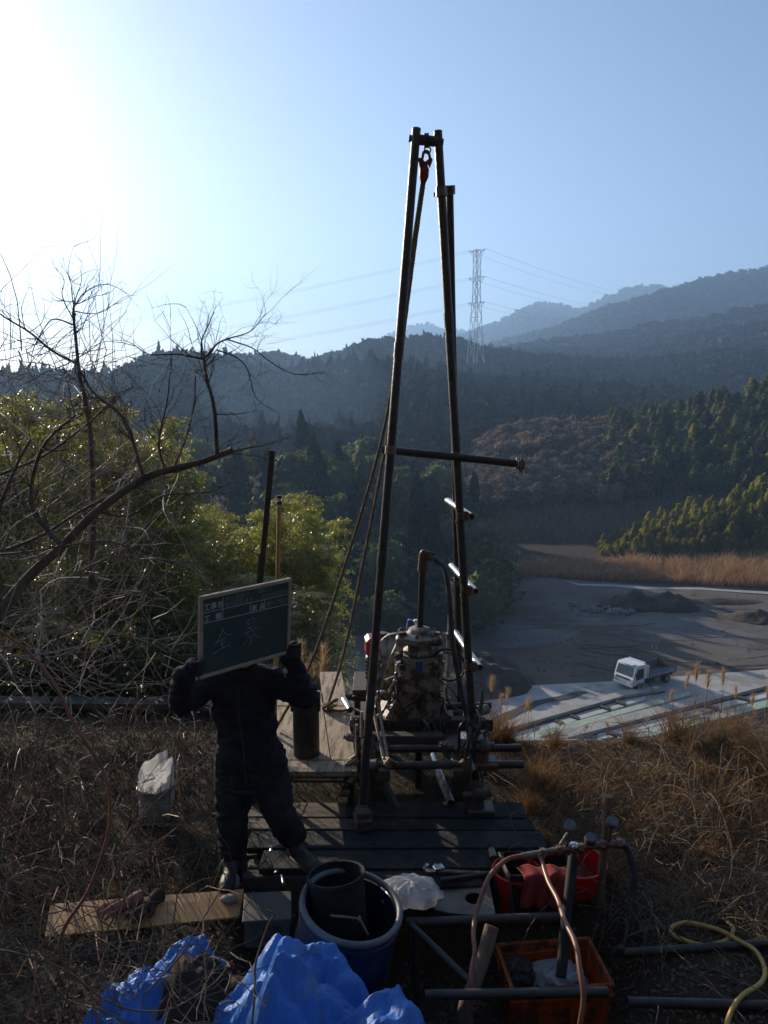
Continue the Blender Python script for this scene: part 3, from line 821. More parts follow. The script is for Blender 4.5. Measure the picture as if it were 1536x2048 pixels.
def sag(a, b, s, n=24):
    return [a.lerp(b, k / n) - Vector((0, 0, 4 * s * (k / n) * (1 - k / n))) for k in range(n + 1)]
for i, e in enumerate(ends):
    lvl = i // 2; off = (i % 2) * 8
    r_ = PY(1405 + (i % 2) * 60, 566 + lvl * 22 + (i % 2) * 3, 1450); r2 = PY(-420, (690, 725, 752)[lvl] + off, 640)
    for nm, far, sg in (('right towards the mountain', r_, 26), ('left over the valley', r2, 14)):
        o = MB().tube(sag(e, far, sg), .05, 4).build('power_line', 'wire')
        tag(o, 'thin power line running from the pylon %s' % nm, 'power line', 'power lines running %s' % nm)
# ================================================================== drilling site
mat('pipe_dark', (.04, .037, .034), (.07, .063, .056), rough=.4, metal=.4, scale=14, bump=.25, bscale=60, c3=(.07, .04, .024), c3amt=.33, c3scale=5, rvar=.12)
mat('pipe_bright', (.42, .41, .39), (.52, .51, .49), rough=.3, metal=.85, scale=12, c3=(.2, .14, .1), c3amt=.3, c3scale=6, rvar=.1)
mat('clamp_steel', (.14, .12, .10), (.24, .21, .18), rough=.42, metal=.7, scale=30, c3=(.16, .07, .03), c3amt=.45, c3scale=14)
mat('timber_dark', (.055, .045, .035), (.09, .072, .055), rough=.8, scale=10, stretch=(1, 8, 8), bump=.4, bscale=30, c3=(.035, .03, .026), c3amt=.45, c3scale=2.4)
mat('timber_pale', (.33, .245, .155), (.44, .33, .21), rough=.8, scale=9, stretch=(7, 1, 7), bump=.4, bscale=30, c3=(.13, .10, .075), c3amt=.45, c3scale=3.5)
mat('timber_wet', (.07, .055, .04), (.13, .10, .075), spec=.3, rough=.7, scale=9, stretch=(1, 7, 7), bump=.5, bscale=34, c3=(.05, .042, .034), c3amt=.5, c3scale=3.5, rvar=.2)
mat('mat_board', (.013, .014, .016), (.024, .025, .027), rough=.8, spec=.25, scale=6, bump=.7, bscale=40, c3=(.045, .038, .03), c3amt=.33, c3scale=2.2, rvar=.15)
mat('machine_paint', (.24, .215, .175), (.32, .29, .235), rough=.5, scale=7, bump=.2, bscale=30, c3=(.07, .05, .035), c3amt=.5, c3scale=9, rvar=.15)
mat('machine_dark', (.06, .052, .045), (.1, .085, .07), rough=.5, metal=.4, scale=12, c3=(.12, .07, .04), c3amt=.4)
mat('engine_red', (.36, .03, .025), (.28, .025, .022), rough=.4, scale=5, coat=.2, c3=(.12, .04, .03), c3amt=.3)
mat('label_blue', (.03, .07, .30), None, rough=.5)
mat('hose_black', (.018, .018, .02), (.035, .034, .033), rough=.5, scale=12)
mat('rope_fibre', (.16, .125, .085), (.25, .20, .14), rough=.95, scale=40, bump=.6, bscale=120)
mat('hook_red', (.20, .045, .03), (.12, .035, .025), rough=.55, scale=14, metal=.3)
mat('chrome', (.6, .6, .6), None, rough=.2, metal=1)
mat('hammer_black', (.03, .028, .026), (.06, .054, .05), rough=.45, metal=.5, scale=9, c3=(.1, .06, .04), c3amt=.35)
mat('staff_orange', (.42, .24, .09), (.5, .3, .12), rough=.6, scale=8, c3=(.25, .14, .06), c3amt=.35)

ZD = .20                                     # top of the front deck
PIPE = .0302
def unit(v): return Vector(v).normalized()
def clampj(m, p, ax, r=.045, l=.07):
    """swivel clamp: two half shells and a bolt"""
    d = unit(ax); _, u, v = frame_of(d)
    p = Vector(p)
    m.cyl(p - d * l / 2, p + d * l / 2, r, n=12)
    m.box(p + u * (r + .012), (.02, .05, l * .8), Matrix((u, v, d)).transposed(), .004)
    m.cyl(p + u * (r + .02) - v * .045, p + u * (r + .02) + v * .045, .008, n=6)
    m.cyl(p + u * (r + .02) + v * .03, p + u * (r + .02) + v * .05, .015, n=6)

# ---- front deck: boards laid left to right -----------------------------------------
deck = thing('plank_deck', 'dark muddy board deck under the drilling mast', 'deck', (0, 5.1, 0))
rows = [('plank', 494, 1050, 1604, 1634, 'timber_wet'), ('plank', 490, 1067, 1637, 1659, 'timber_wet'), ('plank', 497, 1089, 1661, 1696, 'mat_board'), ('plank', 520, 985, 1700, 1738, 'mat_board'), ('plank', 640, 965, 1741, 1772, 'mat_board')]
for i, (nm, x0, x1, y0, y1, mm) in enumerate(rows):
    ym = (y0 + y1) / 2
    a = PZ(x0, ym, ZD); b = PZ(x1, ym, ZD); ya = PZ(768, y1, ZD).y; yb = PZ(768, y0, ZD).y
    cuts = [a.x, a.x + (b.x - a.x) * (.36 + .07 * (i % 3)), b.x] if i < 2 else [a.x, b.x]
    for k in range(len(cuts) - 1):
        m = MB()
        m.box(((cuts[k] + cuts[k + 1]) / 2 + .004 * (i % 2), (ya + yb) / 2, ZD - .022 + .004 * ((i + k) % 2)), (cuts[k + 1] - cuts[k] - .008, yb - ya - .004, .045), Euler((.006 * (i % 2), .004 * (k - .5), .005 * (i - 2))), .006)
        m.build(nm, mm if k == 0 or i > 1 else 'mat_board', deck)
for y in (5.55, 5.2, 4.85):
    MB().box((.02, y, .05), (1.9, .09, .2), None, .008).build('bearer', 'timber_dark', deck)
for i, (pa, pb) in enumerate((((498, 1690), (560, 1712)), ((500, 1716), (566, 1735)), ((505, 1738), (572, 1757)))):
    a = PZ(*pa, .13); b = PZ(*pb, .13)
    MB().box(((a.x + b.x) / 2, (a.y + b.y) / 2, .11), (abs(b.x - a.x), abs(a.y - b.y) * .9, .04), Euler((.01, .02 * (i - 1), .06 * i)), .006).build('plank', 'timber_wet', deck)
for y in (4.78, 4.9, 5.04):
    pass
# ---- raised plank platform behind ---------------------------------------------------
ZP = .50
plat = thing('plank_platform', 'raised platform of pale sunlit planks left of the drill', 'platform', (-.5, 6.5, 0))
def plank_poly(px, z, th, mm, par, name='plank'):
    MB().prism([PZ(a, b, z) - Vector((0, 0, th)) for a, b in px], (0, 0, th)).build(name, mm, par)
plank_poly([(552, 1413), (601, 1413), (599.5, 1519), (551, 1519)], ZP, .04, 'timber_pale', plat)
plank_poly([(602.5, 1413), (645, 1413), (660.5, 1519), (601, 1519)], ZP + .004, .04, 'timber_pale', plat)
plank_poly([(647, 1413), (693, 1413), (711, 1519), (662.5, 1519)], ZP, .04, 'timber_pale', plat)
plank_poly([(556, 1384), (602, 1383), (602, 1411), (554, 1411)], ZP, .04, 'timber_pale', plat)
plank_poly([(603, 1381), (641, 1381), (645, 1411), (603, 1411)], ZP + .006, .04, 'timber_pale', plat)
plank_poly([(640, 1344), (683, 1343), (694, 1411), (646.5, 1411)], ZP - .004, .04, 'timber_pale', plat)
plank_poly([(551, 1521), (689, 1521), (690, 1543), (551, 1543)], ZP, .04, 'timber_pale', plat)
plank_poly([(690.5, 1521), (713, 1521), (714, 1542), (691.5, 1542)], ZP, .04, 'timber_pale', plat)
for y in (5.62, 6.4, 7.25):
    MB().cyl((-1.15, y, ZP - .08), (-.1, y, ZP - .08), .03).build('bearer_pipe', 'pipe_dark', plat)
MB().box((-.55, 5.575, ZP - .062), (.5, .02, .012)).build('edge_strip', 'timber_pale', plat)
for x, y in ((-1.0, 5.68), (-.25, 5.68), (-1.0, 7.2), (-.25, 7.2)):
    MB().cyl((x, y, gz(x, y) - .1), (x, y, ZP - .05), .03).build('post', 'pipe_dark', plat)

# ---- mast ---------------------------------------------------------------------------
Lb = PZ(722, 1640, ZD + .02); Lt = PY(833, 257, 5.72); Rb = PZ(953, 1600, ZD + .02); Rt = PY(875.5, 262, 5.74)
Kt = PY(899, 376, 5.86); Kb = PY(920, 1440, 7.0)
mast = thing('drilling_mast', 'tall dark steel pipe mast with two converging legs and a crossbar', 'mast', ((Lb + Rb) / 2).to_tuple())
def on(a, b, py):                               # point of the line a-b seen at height py
    lo, hi = 0.0, 1.0
    for _ in range(40):
        m_ = (lo + hi) / 2; q = a.lerp(b, m_) - Vector((0, 0, CAM_Z))
        v = 1024 - FPX * (q.y * SP + q.z * CP) / (q.y * CP - q.z * SP)
        if v > py: lo = m_
        else: hi = m_
    return a.lerp(b, (lo + hi) / 2)
MB().tube([Lb, Lb.lerp(Lt, .5), Lt], PIPE, 16, True, .85).build('leg', 'pipe_dark', mast, True, 40)
MB().tube([Rb, Rb.lerp(Rt, .5), Rt], PIPE, 16, True, .85).build('leg', 'pipe_dark', mast, True, 40)
MB().tube([Kb, Kt], PIPE * .92, 16, True, .85).build('rear_leg', 'pipe_dark', mast, True, 40)
for (a, b, py) in ((Lb, Lt, 700), (Rb, Rt, 640), (Lb, Lt, 1120)):
    q = on(a, b, py); d = unit(b - a); MB().cyl(q - d * .05, q + d * .05, PIPE + .004, n=16).build('pipe_collar', 'pipe_dark', mast, True, 40)
tb0, tb1 = PY(818, 277, 5.73), PY(887, 285, 5.73)
m = MB(); ctr = (tb0 + tb1) / 2; m.cyl(ctr - (tb1 - tb0) * .36, ctr + (tb1 - tb0) * .36, .034, n=14); m.cyl(tb0, tb1, .013, n=8)
m.cyl(tb0, tb0.lerp(tb1, .1), .024, n=6); m.cyl(tb1.lerp(tb0, .1), tb1, .024, n=6); m.cyl(ctr - Vector((.016, 0, 0)), ctr + Vector((.016, 0, 0)), .047, n=14)
m.build('top_bar', 'pipe_dark', mast, True, 40)
cb0, cb1 = PY(764, 899, 5.66), PY(1044, 928, 5.66)
MB().tube([cb0, cb1], .028, 14, True, .85).build('crossbar', 'pipe_dark', mast, True, 40)
for q, ax in ((on(Lb, Lt, 900), Lt - Lb), (on(Rb, Rt, 912), Rt - Rb), (PY(1040, 927, 5.66), cb1 - cb0), (PY(899, 380, 5.84), Kt - Kb), (on(Rb, Rt, 384), Rt - Rb)):
    if q is None: continue
    m = MB(); clampj(m, q, ax, .04, .06); m.build('clamp', 'clamp_steel', mast)
MB().cyl(on(Rb, Rt, 384), PY(899, 380, 5.84), .016, n=8).build('clamp_link', 'clamp_steel', mast)
# step pipes between right leg and rear leg
for py in (1031, 1179, 1330):
    q = on(Rb, Rt, py); nr = Vector((q.x + .075, q.y - .06, q.z)); fr = Vector((nr.x - .10, nr.y + .88, nr.z))
    st = MB().tube([fr, nr], .026, 14, True, .86).build('step_pipe', 'pipe_bright', mast, True, 40)
    m = MB(); clampj(m, q.lerp(nr, .45), nr - fr, .036, .05); m.build('clamp', 'clamp_steel', mast)
    m = MB(); clampj(m, on(Kb, Kt, py - 15), Kt - Kb, .036, .05); m.build('clamp', 'clamp_steel', mast)
g0, g1 = PY(905, 1165, 6.85), PY(892, 1412, 6.85)
MB().tube([g1, g0], .026, 12, True, .85).build('stay_pipe', 'pipe_bright', mast, True, 40)
for py, x in ((1272, 899), (1400, 893)):
    m = MB(); clampj(m, PY(x, py, 6.85), g0 - g1, .036, .05); m.build('clamp', 'clamp_steel', mast)
# base frame of clamped pipes and beams
frame = thing('base_frame', 'low frame of dark pipes and beams under the drill', 'pipe frame', (.3, 6.0, 0))
for (x0, x1, py, y, r_, nm, mm) in ((742, 1041, 1497, 5.84, .03, 'base_pipe', 'pipe_dark'), (738, 1047, 1530, 5.58, .03, 'base_pipe', 'pipe_dark'), (880, 982, 1412, 6.5, .03, 'base_pipe', 'pipe_dark')):
    MB().tube([PY(x0, py + 1, y), PY(x1, py - 1, y)], r_, 14, True, .85).build(nm, mm, frame, True, 40)
for (x0, x1, py, y, h) in ((700, 985, 1447, 6.25, .10), (735, 885, 1478, 6.02, .09)):
    a, b = PY(x0, py, y), PY(x1, py, y)
    MB().box((a + b) / 2, (b.x - a.x, .10, h), None, .008).build('beam', 'timber_dark', frame)
for x, y in ((-.05, 6.1), (.62, 6.1), (-.05, 6.9), (.62, 6.9)):
    MB().box((x, y, (gz(x, y) - .1 + .45) / 2), (.14, .14, .45 - gz(x, y) + .1), None, .01).build('sleeper', 'timber_dark', frame)
for x in (.0, .55):
    a = Vector((x, 5.5, .50)); b = Vector((x, 7.0, .50)); MB().box((a + b) / 2, (.09, 1.5, .09), None, .008).build('skid', 'machine_dark', frame)
# clutter of clamps where the leg meets the frame
for (px, py, y, s) in ((748, 1497, 5.8, 1), (745, 1530, 5.55, 1), (780, 1527, 5.55, .9), (925, 1497, 5.78, 1.3), (950, 1500, 5.7, 1.5), (935, 1530, 5.56, 1.3), (962, 1475, 5.75, 1.3), (968, 1420, 6.4, 1), (745, 1440, 6.2, .8), (890, 1490, 5.85, 1)):
    q = PY(px, py, y); m = MB(); clampj(m, q, (rng.normal(), rng.normal() * .3, rng.normal() * .6), .042 * s, .07 * s); m.build('clamp', 'clamp_steel', frame)
def heavy_foot(px, py, y):
    q = PY(px, py, y); m = MB()
    m.cyl(q + Vector((0, 0, -.10)), q + Vector((0, 0, .10)), .075, .06, n=14); m.ball(q + Vector((.03, -.05, .05)), .06); m.box(q + Vector((.04, 0, -.10)), (.2, .17, .05), None, .01)
    m.cyl(q + Vector((-.09, -.03, .02)), q + Vector((.11, -.06, .06)), .03, n=10)
    m.build('foot_jack', 'machine_dark', frame)
heavy_foot(950, 1592, 5.55); heavy_foot(958, 1500, 5.62)
# chain hung over the right leg foot
m = MB()
for k in range(16):
    q = PY(965 + 8 * math.sin(k * .5), 1440 + k * 7, 5.6); m.torus(q, (1, 0, 0) if k % 2 else (0, 1, .3), .02, .006, 8, 5)
m.build('chain', 'pipe_dark', frame)
# left foot with wedge, angled brace
m = MB(); q = PZ(726, 1655, ZD); m.box(q + Vector((0, 0, .05)), (.12, .16, .09), Euler((0, 0, .2)), .012); m.box(q + Vector((.0, 0, .12)), (.10, .11, .05), Euler((.1, .1, .3)), .01); m.build('wedge', 'timber_wet', frame)
a, b = PY(752, 1535, 5.58), PZ(795, 1620, ZD + .04)
MB().box((a + b) / 2, (.05, .05, (b - a).length), (b - a).to_track_quat('Z', 'Y').to_matrix(), .006).build('brace', 'timber_dark', frame)
a, b = PY(746, 1470, 5.7), PY(728, 1625, 5.42)
MB().cyl(a, b, .022, n=10).build('brace', 'pipe_dark', frame)
for dx in (0, 13):                                      # two pale battens leaning on the frame
    a, b = PY(741 + dx, 1392, 6.25), PY(768 + dx * .6, 1522, 5.62)
    MB().box((a + b) / 2, (.022, .022, (b - a).length), (b - a).to_track_quat('Z', 'Y').to_matrix(), .003).build('batten', 'timber_pale', frame)

# ---- drill machine --------------------------------------------------------------------
YM = 6.42
mc = PY(838, 1452, YM)
drill = thing('drill_machine', 'beige rotary drill machine with red engine behind the mast', 'drill', (mc.x, mc.y, .55))
def D(px, py, y=YM): return PY(px, py, y)
def bolt(m, p, r=.013, h=.03): m.cyl(p, p + Vector((0, 0, h)), r, n=6); m.cyl(p + Vector((0, 0, h)), p + Vector((0, 0, h * 1.5)), r * .55, n=6)
# base casting, flared foot
m = MB()
a = [D(760, 1452, 6.22), D(903, 1452, 6.22), D(880, 1395, 6.28), D(800, 1390, 6.28)]
m.prism(a, (0, .5, 0)); m.build('base', 'machine_paint', drill)
m = MB(); m.box(D(832, 1458, 6.4), (.66, .62, .05), None, .01); m.build('base_plate', 'machine_paint', drill)
for px in (778, 795, 870, 888):
    m = MB(); bolt(m, D(px, 1452, 6.2), .012, .022); m.build('bolt', 'clamp_steel', drill)
m = MB(); m.box(D(838, 1378, 6.42), (.28, .30, .16), None, .02); m.build('column', 'machine_paint', drill)
m = MB()
c0 = D(835, 1372, 6.3); c1 = D(837, 1308, 6.3)
m.lathe([(.05, -.02), (.13, -.02), (.15, .0), (.15, (c1 - c0).length * .85), (.165, (c1 - c0).length * .88), (.165, (c1 - c0).length), (.06, (c1 - c0).length)], c0, (0, 0, 1), 28); m.build('gear_housing', 'machine_paint', drill, True, 40)
m = MB(); q0 = D(802, 1352, 6.28); m.box(q0, (.09, .16, .26), None, .015); m.build('side_block', 'machine_paint', drill)
m = MB(); q0 = D(873, 1340, 6.28); m.box(q0, (.08, .16, .24), None, .015); m.build('side_block', 'machine_paint', drill)
for dx in (-.13, 0, .13):
    m = MB(); m.box(D(838, 1335, 6.14) + Vector((dx, .0, 0)), (.05, .012, .05 if dx else .10), None, .003); m.build('badge', 'label_blue' if dx == 0 else 'machine_dark', drill)
m = MB(); k0 = D(839, 1304, 6.3); m.lathe([(.03, 0), (.13, 0), (.14, .02), (.10, .05), (.10, .08), (.15, .10), (.16, .14), (.10, .17), (.085, .20), (.06, .21), (.03, .215)], k0, (0, 0, 1), 26); m.build('chuck', 'machine_paint', drill, True, 35)
for an in range(6):
    aa = an * math.pi / 3 + .3; m = MB(); bolt(m, k0 + Vector((.125 * math.cos(aa), .125 * math.sin(aa), .14)), .016, .03); m.build('bolt', 'clamp_steel', drill)
for sx in (-1, 1):                                      # hydraulic feed rods and cross head
    m = MB(); p0 = D(838 + sx * 40, 1395, 6.26); p1 = D(838 + sx * 36, 1276, 6.26); m.cyl(p0, p1, .022, n=12); m.build('feed_rod', 'pipe_bright', drill, True, 40)
    m = MB(); m.box(D(838 + sx * 34, 1281, 6.28), (.10, .11, .07), None, .014); m.cyl(D(838 + sx * 36, 1276, 6.26), D(838 + sx * 36, 1264, 6.26), .024, n=8); m.build('crosshead', 'machine_paint', drill)
    m = MB(); m.cyl(D(838 + sx * 40, 1306, 6.25), D(838 + sx * 40, 1368, 6.25), .034, n=14); m.build('feed_cylinder', 'machine_paint', drill, True, 40)
m = MB(); m.torus(D(884, 1318, 6.26), (1, .2, 0), .05, .008, 16, 6, 0, math.pi); m.build('lifting_eye', 'chrome', drill)
# spindle and rod
m = MB(); m.cyl(D(838, 1470, 6.3), D(838, 1378, 6.3), .05, n=16); m.build('spindle', 'machine_dark', drill, True, 40)
m = MB(); m.cyl(D(836, 1610, 6.3) * 1.0, D(838, 1470, 6.3), .032, n=14); m.build('drill_rod', 'pipe_dark', drill, True, 40)
m = MB(); m.cyl(D(840, 1262, 6.3), D(845, 1140, 6.3), .027, n=14); m.build('drill_rod', 'pipe_dark', drill, True, 40)
m = MB(); s0, s1 = D(845, 1142, 6.3), D(847, 1106, 6.3); m.cyl(s0, s1, .042, .036, n=14); m.ball(s1, .03); m.cyl(s1, s1 + Vector((.09, 0, -.02)), .026, n=10); m.build('water_swivel', 'machine_dark', drill, True, 40)
# left: hoist drum / flywheel, clutch cover, engine
m = MB(); w0 = D(796, 1312, 6.55); m.lathe([(.02, .10), (.08, .10), (.13, .07), (.185, .06), (.20, .03), (.20, -.07), (.16, -.09), (.02, -.09)], w0, (-.45, -.85, .25), 30); m.build('hoist_drum', 'machine_paint', drill, True, 35)
m = MB(); w1 = D(772, 1362, 6.5); m.lathe([(.02, .08), (.05, .08), (.09, .05), (.15, .045), (.165, .02), (.165, -.06), (.02, -.06)], w1, (-.5, -.85, .1), 28); m.build('belt_wheel', 'machine_dark', drill, True, 35)
m = MB(); m.prism([D(800, 1275, 6.42), D(822, 1280, 6.42), D(815, 1330, 6.42), D(775, 1385, 6.42), D(760, 1372, 6.42), D(782, 1310, 6.42)], (0, .16, 0)); m.build('belt_guard', 'machine_paint', drill)
m = MB(); m.ball(D(823, 1298, 6.3), .045, 14, 10); m.build('oil_cap', 'chrome', drill, True)
eng = D(759, 1290, 6.72)
m = MB(); m.box(eng, (.25, .22, .17), Euler((0, 0, .12)), .03); e_ = m.build('fuel_tank', 'engine_red', drill)
m = MB(); t_ = eng + Vector((.02, -.01, .085)); m.cyl(t_, t_ + Vector((0, 0, .03)), .045, n=14); m.build('fuel_cap', 'machine_dark', e_, True, 40)
m = MB(); m.box(eng + Vector((.0, .05, -.2)), (.24, .2, .22), None, .02)
for k in range(5): m.box(eng + Vector((.0, -.06, -.12 - k * .035)), (.25, .02, .008))
m.build('engine_block', 'machine_dark', drill)
m = MB(); m.box(D(818, 1256, 6.62), (.05, .05, .15), Euler((0, .22, 0)), .008); m.build('air_cleaner', 'label_blue', drill)
m = MB(); m.box(D(834, 1253, 6.6), (.07, .06, .12), Euler((0, .05, 0)), .012); m.build('muffler', 'chrome', drill)
m = MB(); m.torus(D(806, 1266, 6.55), (0, 1, 0), .04, .009, 16, 6); m.build('pull_ring', 'machine_dark', drill)
# levers
for (a_, b_, r_) in (((770, 1340), (759, 1300), .007), ((786, 1372), (799, 1352), .012), ((776, 1385), (790, 1362), .012), ((797, 1400), (793, 1348), .010), ((752, 1405), (764, 1385), .012), ((760, 1420), (757, 1385), .009), ((770, 1360), (798, 1350), .007)):
    m = MB(); p, q = D(*a_, 6.2), D(*b_, 6.16); m.cyl(p, q, r_, n=8); m.ball(q, r_ * 1.9, 8, 6); m.build('lever', 'chrome' if r_ > .011 else 'clamp_steel', drill, True, 50)
for k in range(7):
    q = D(752 + rng.random() * 40, 1380 + rng.random() * 60, 6.18); m = MB(); m.box(q, (.05 + .03 * rng.random(), .04, .03), Euler((rng.random(), rng.random(), rng.random())), .006); m.build('valve', 'clamp_steel', drill)
m = MB(); m.tube(spline([D(800, 1405, 6.16), D(785, 1395, 6.1), D(772, 1412, 6.14), D(760, 1440, 6.18)], 6), .007, 6); m.build('oil_line', 'hose_black', drill, True)
for (sx, py) in ((858, 1396), (812, 1398)):
    m = MB(); m.box(D(sx, py, 6.2), (.03, .04, .05), None, .005); m.build('lug', 'machine_paint', drill)
m = MB()
for k in range(26):
    aa = k * .9; q = D(880, 1382 + k * 1.0, 6.2) + Vector((.018 * math.cos(aa), .018 * math.sin(aa), 0)); m.v.append(tuple(q))
pts = [Vector(q) for q in m.v]; m = MB().tube(pts, .005, 5); m.build('spring', 'pipe_dark', drill)
# cables, oil lines, small fittings crowding the machine
rc = random.Random(77)
for i in range(16):
    x0, y0 = rc.uniform(745, 900), rc.uniform(1300, 1440); pts = [D(x0, y0, 6.2)]
    for k in range(3):
        x0 += rc.gauss(0, 16); y0 += rc.uniform(6, 34); pts.append(D(x0, y0, rc.uniform(6.08, 6.24)))
    MB().tube(spline(pts, 6), rc.choice((.005, .007, .010)), 6).build('oil_line', rc.choice(('hose_black', 'hose_black', 'clamp_steel')), drill, True)
for i in range(26):
    q = D(rc.uniform(748, 905), rc.uniform(1290, 1450), rc.uniform(6.12, 6.3)); m = MB()
    if i % 3 == 0: m.cyl(q, q + Vector((rc.gauss(0, .04), -.02, rc.gauss(0, .05))), .012, n=8)
    elif i % 3 == 1: bolt(m, q, .012, .03)
    else: m.box(q, (rc.uniform(.02, .07), .03, rc.uniform(.02, .06)), Euler((rc.random(), rc.random(), rc.random())), .004)
    m.build('fitting', rc.choice(('clamp_steel', 'machine_dark', 'machine_paint', 'chrome')), drill)
for i in range(9):                                          # hoses and rods hanging about the right foot
    x0, y0 = rc.uniform(925, 975), rc.uniform(1380, 1470); pts = [PY(x0, y0, 5.75)]
    for k in range(3):
        x0 += rc.gauss(0, 12); y0 += rc.uniform(20, 55); pts.append(PY(x0, min(y0, 1595), rc.uniform(5.5, 5.75)))
    MB().tube(spline(pts, 6), rc.choice((.008, .012, .016)), 7).build('hose_end', 'hose_black', frame, True)
for i in range(5):
    a = PY(rc.uniform(700, 760), rc.uniform(1410, 1500), rc.uniform(5.7, 6.2)); b = a + Vector((rc.gauss(0, .05), rc.gauss(0, .1), -rc.uniform(.2, .5)))
    MB().cyl(a, b, .012, n=8).build('loose_rod', rc.choice(('pipe_dark', 'pipe_bright')), frame, True, 40)
for i, (px, py, y) in enumerate(((712, 1440, 6.1), (700, 1475, 5.95), (707, 1520, 5.7), (690, 1585, 5.6), (705, 1560, 5.6))):
    m = MB(); clampj(m, PY(px, py, y), (rc.gauss(0, 1), rc.gauss(0, .5), rc.gauss(0, 1)), .034, .055); m.build('clamp', 'clamp_steel', frame)
# flush hose from swivel and coiled hose loop
h = spline([D(851, 1108, 6.3), D(872, 1120, 6.28), D(890, 1140, 6.2), D(899, 1200, 6.1), D(906, 1290, 6.0), D(922, 1380, 5.9), D(935, 1440, 5.85), D(940, 1490, 5.85)], 8)
hose = thing('flush_hose', 'black flush hose curving from the drill rod down to the right mast leg', 'hose', h[-1])
MB().tube(h, .021, 10).build('tube', 'hose_black', hose, True)
m = MB(); m.cyl(h[2], h[7], .027, n=10); m.build('coupling', 'clamp_steel', hose, True, 40)
o = MB().torus(PY(897, 1330, 6.2), (.3, 1, .1), .135, .009, 32, 8).build('hose_loop', 'hose_black', None, True)
tag(o, 'thin black hose loop hung right of the drill housing', 'hose')

# ---- hoist rope and swivel ---------------------------------------------------------------
hook = thing('hoist_swivel', 'rusty red shackle hanging from the mast top bar', 'shackle', PY(850, 300, 5.73))
m = MB(); m.torus(PY(855, 300, 5.73), (0, 1, .1), .022, .006, 14, 6); m.build('ring', 'pipe_bright', hook, True)
cs = PY(850, 322, 5.73)
m = MB(); m.tube(spline([cs + Vector((-.024, 0, -.01)), cs + Vector((-.012, 0, .05)), cs + Vector((.008, 0, .062)), cs + Vector((.024, 0, .05)), cs + Vector((.036, 0, -.01))], 5), .011, 8)
m.prism([cs + Vector((-.05, -.018, .01)), cs + Vector((-.035, -.018, .02)), cs + Vector((.0, -.018, -.008)), cs + Vector((.04, -.018, .02)), cs + Vector((.052, -.018, .005)), cs + Vector((.034, -.018, -.045)), cs + Vector((.018, -.018, -.02)), cs + Vector((-.015, -.018, -.02)), cs + Vector((-.035, -.018, -.045))], (0, .036, 0))
m.build('shackle', 'hook_red', hook)
m = MB(); e0, e1 = PY(849, 327, 5.73), PY(847, 366, 5.73); m.tube([e0, e0.lerp(e1, .3), e0.lerp(e1, .7), e1], [.016, .034, .032, .016], 12); m.build('thimble', 'hook_red', hook, True)
def twisted(pts, r, pitch, nm, mm, par=None, strands=3):
    L_ = 0; m = MB()
    for s_ in range(strands):
        out = []; L_ = 0
        for i, p in enumerate(pts):
            if i: L_ += (p - pts[i - 1]).length
            d = pts[min(i + 1, len(pts) - 1)] - pts[max(i - 1, 0)]; _, u, v = frame_of(d)
            a = L_ / pitch * 2 * math.pi + s_ * 2 * math.pi / strands
            out.append(p + (u * math.cos(a) + v * math.sin(a)) * r * .55)
        m.tube(out, r * .56, 5)
    return m.build(nm, mm, par, True)
def rope_pts(px, y0, y1, n):
    P_ = []
    for i, (a, b) in enumerate(px):
        t = i / (len(px) - 1); P_.append(PY(a, b, y0 + (y1 - y0) * t ** 1.4))
    sp = spline(P_, n); return sp
rope = thing('hoist_rope', 'doubled twisted fibre hoist rope running from mast top to the plank platform', 'rope', PZ(655, 1415, ZP))
twisted(rope_pts([(847, 350), (829, 470), (811, 590), (790, 740), (757, 905), (690, 1130), (622, 1325), (552, 1456)], 5.73, PZ(552, 1456, ZP + .02).y, 70), .013, .075, 'strand', 'rope_fibre', rope)
twisted(rope_pts([(850, 350), (833, 470), (816, 600), (797, 740), (769, 905), (727, 1120), (689, 1300), (655, 1412)], 5.74, PZ(655, 1412, ZP + .03).y, 70), .013, .075, 'strand', 'rope_fibre', rope)
kn = PZ(654, 1417, ZP + .03); m = MB()
for k in range(4): m.torus(kn + Vector((.01 * k, .008 * k, .012 * k)), (rng.normal(), rng.normal(), 1), .035 + .012 * k, .012, 14, 6)
m.tube(spline([kn, kn + Vector((.12, -.02, -.015)), kn + Vector((.22, .03, -.015)), kn + Vector((.3, -.04, -.018))], 6), .012, 6)
m.build('knot', 'rope_fibre', rope, True)

# ---- hammer weight on the platform ---------------------------------------------------------
hb = PZ(613, 1508, ZP + .004)
hm = thing('drive_hammer', 'black steel cylinder hammer with two lifting ears on the planks', 'hammer weight', hb)
hr = .102
MB().lathe([(.02, 0), (hr * .96, 0), (hr, .012), (hr, .40), (hr * 1.06, .405), (hr * 1.06, .44), (hr * .9, .45), (.028, .45), (.026, .30)], hb, (0, 0, 1), 28).build('body', 'hammer_black', hm, True, 40)
for s_ in (-1, 1):
    q = hb + Vector((s_ * hr * .98, 0, .42)); m = MB(); m.prism([q + Vector((-.012, -.04, -.06)), q + Vector((-.012, .04, -.06)), q + Vector((-.012, .04, .05)), q + Vector((-.012, .0, .085)), q + Vector((-.012, -.04, .05))], (.024, 0, 0)); m.build('ear', 'hammer_black', hm)
m = MB(); m.cyl(hb + Vector((-hr * .9, -.02, .462)), hb + Vector((-.0, -.07, .462)), .012, n=8); m.build('pin', 'pipe_bright', hm, True, 40)
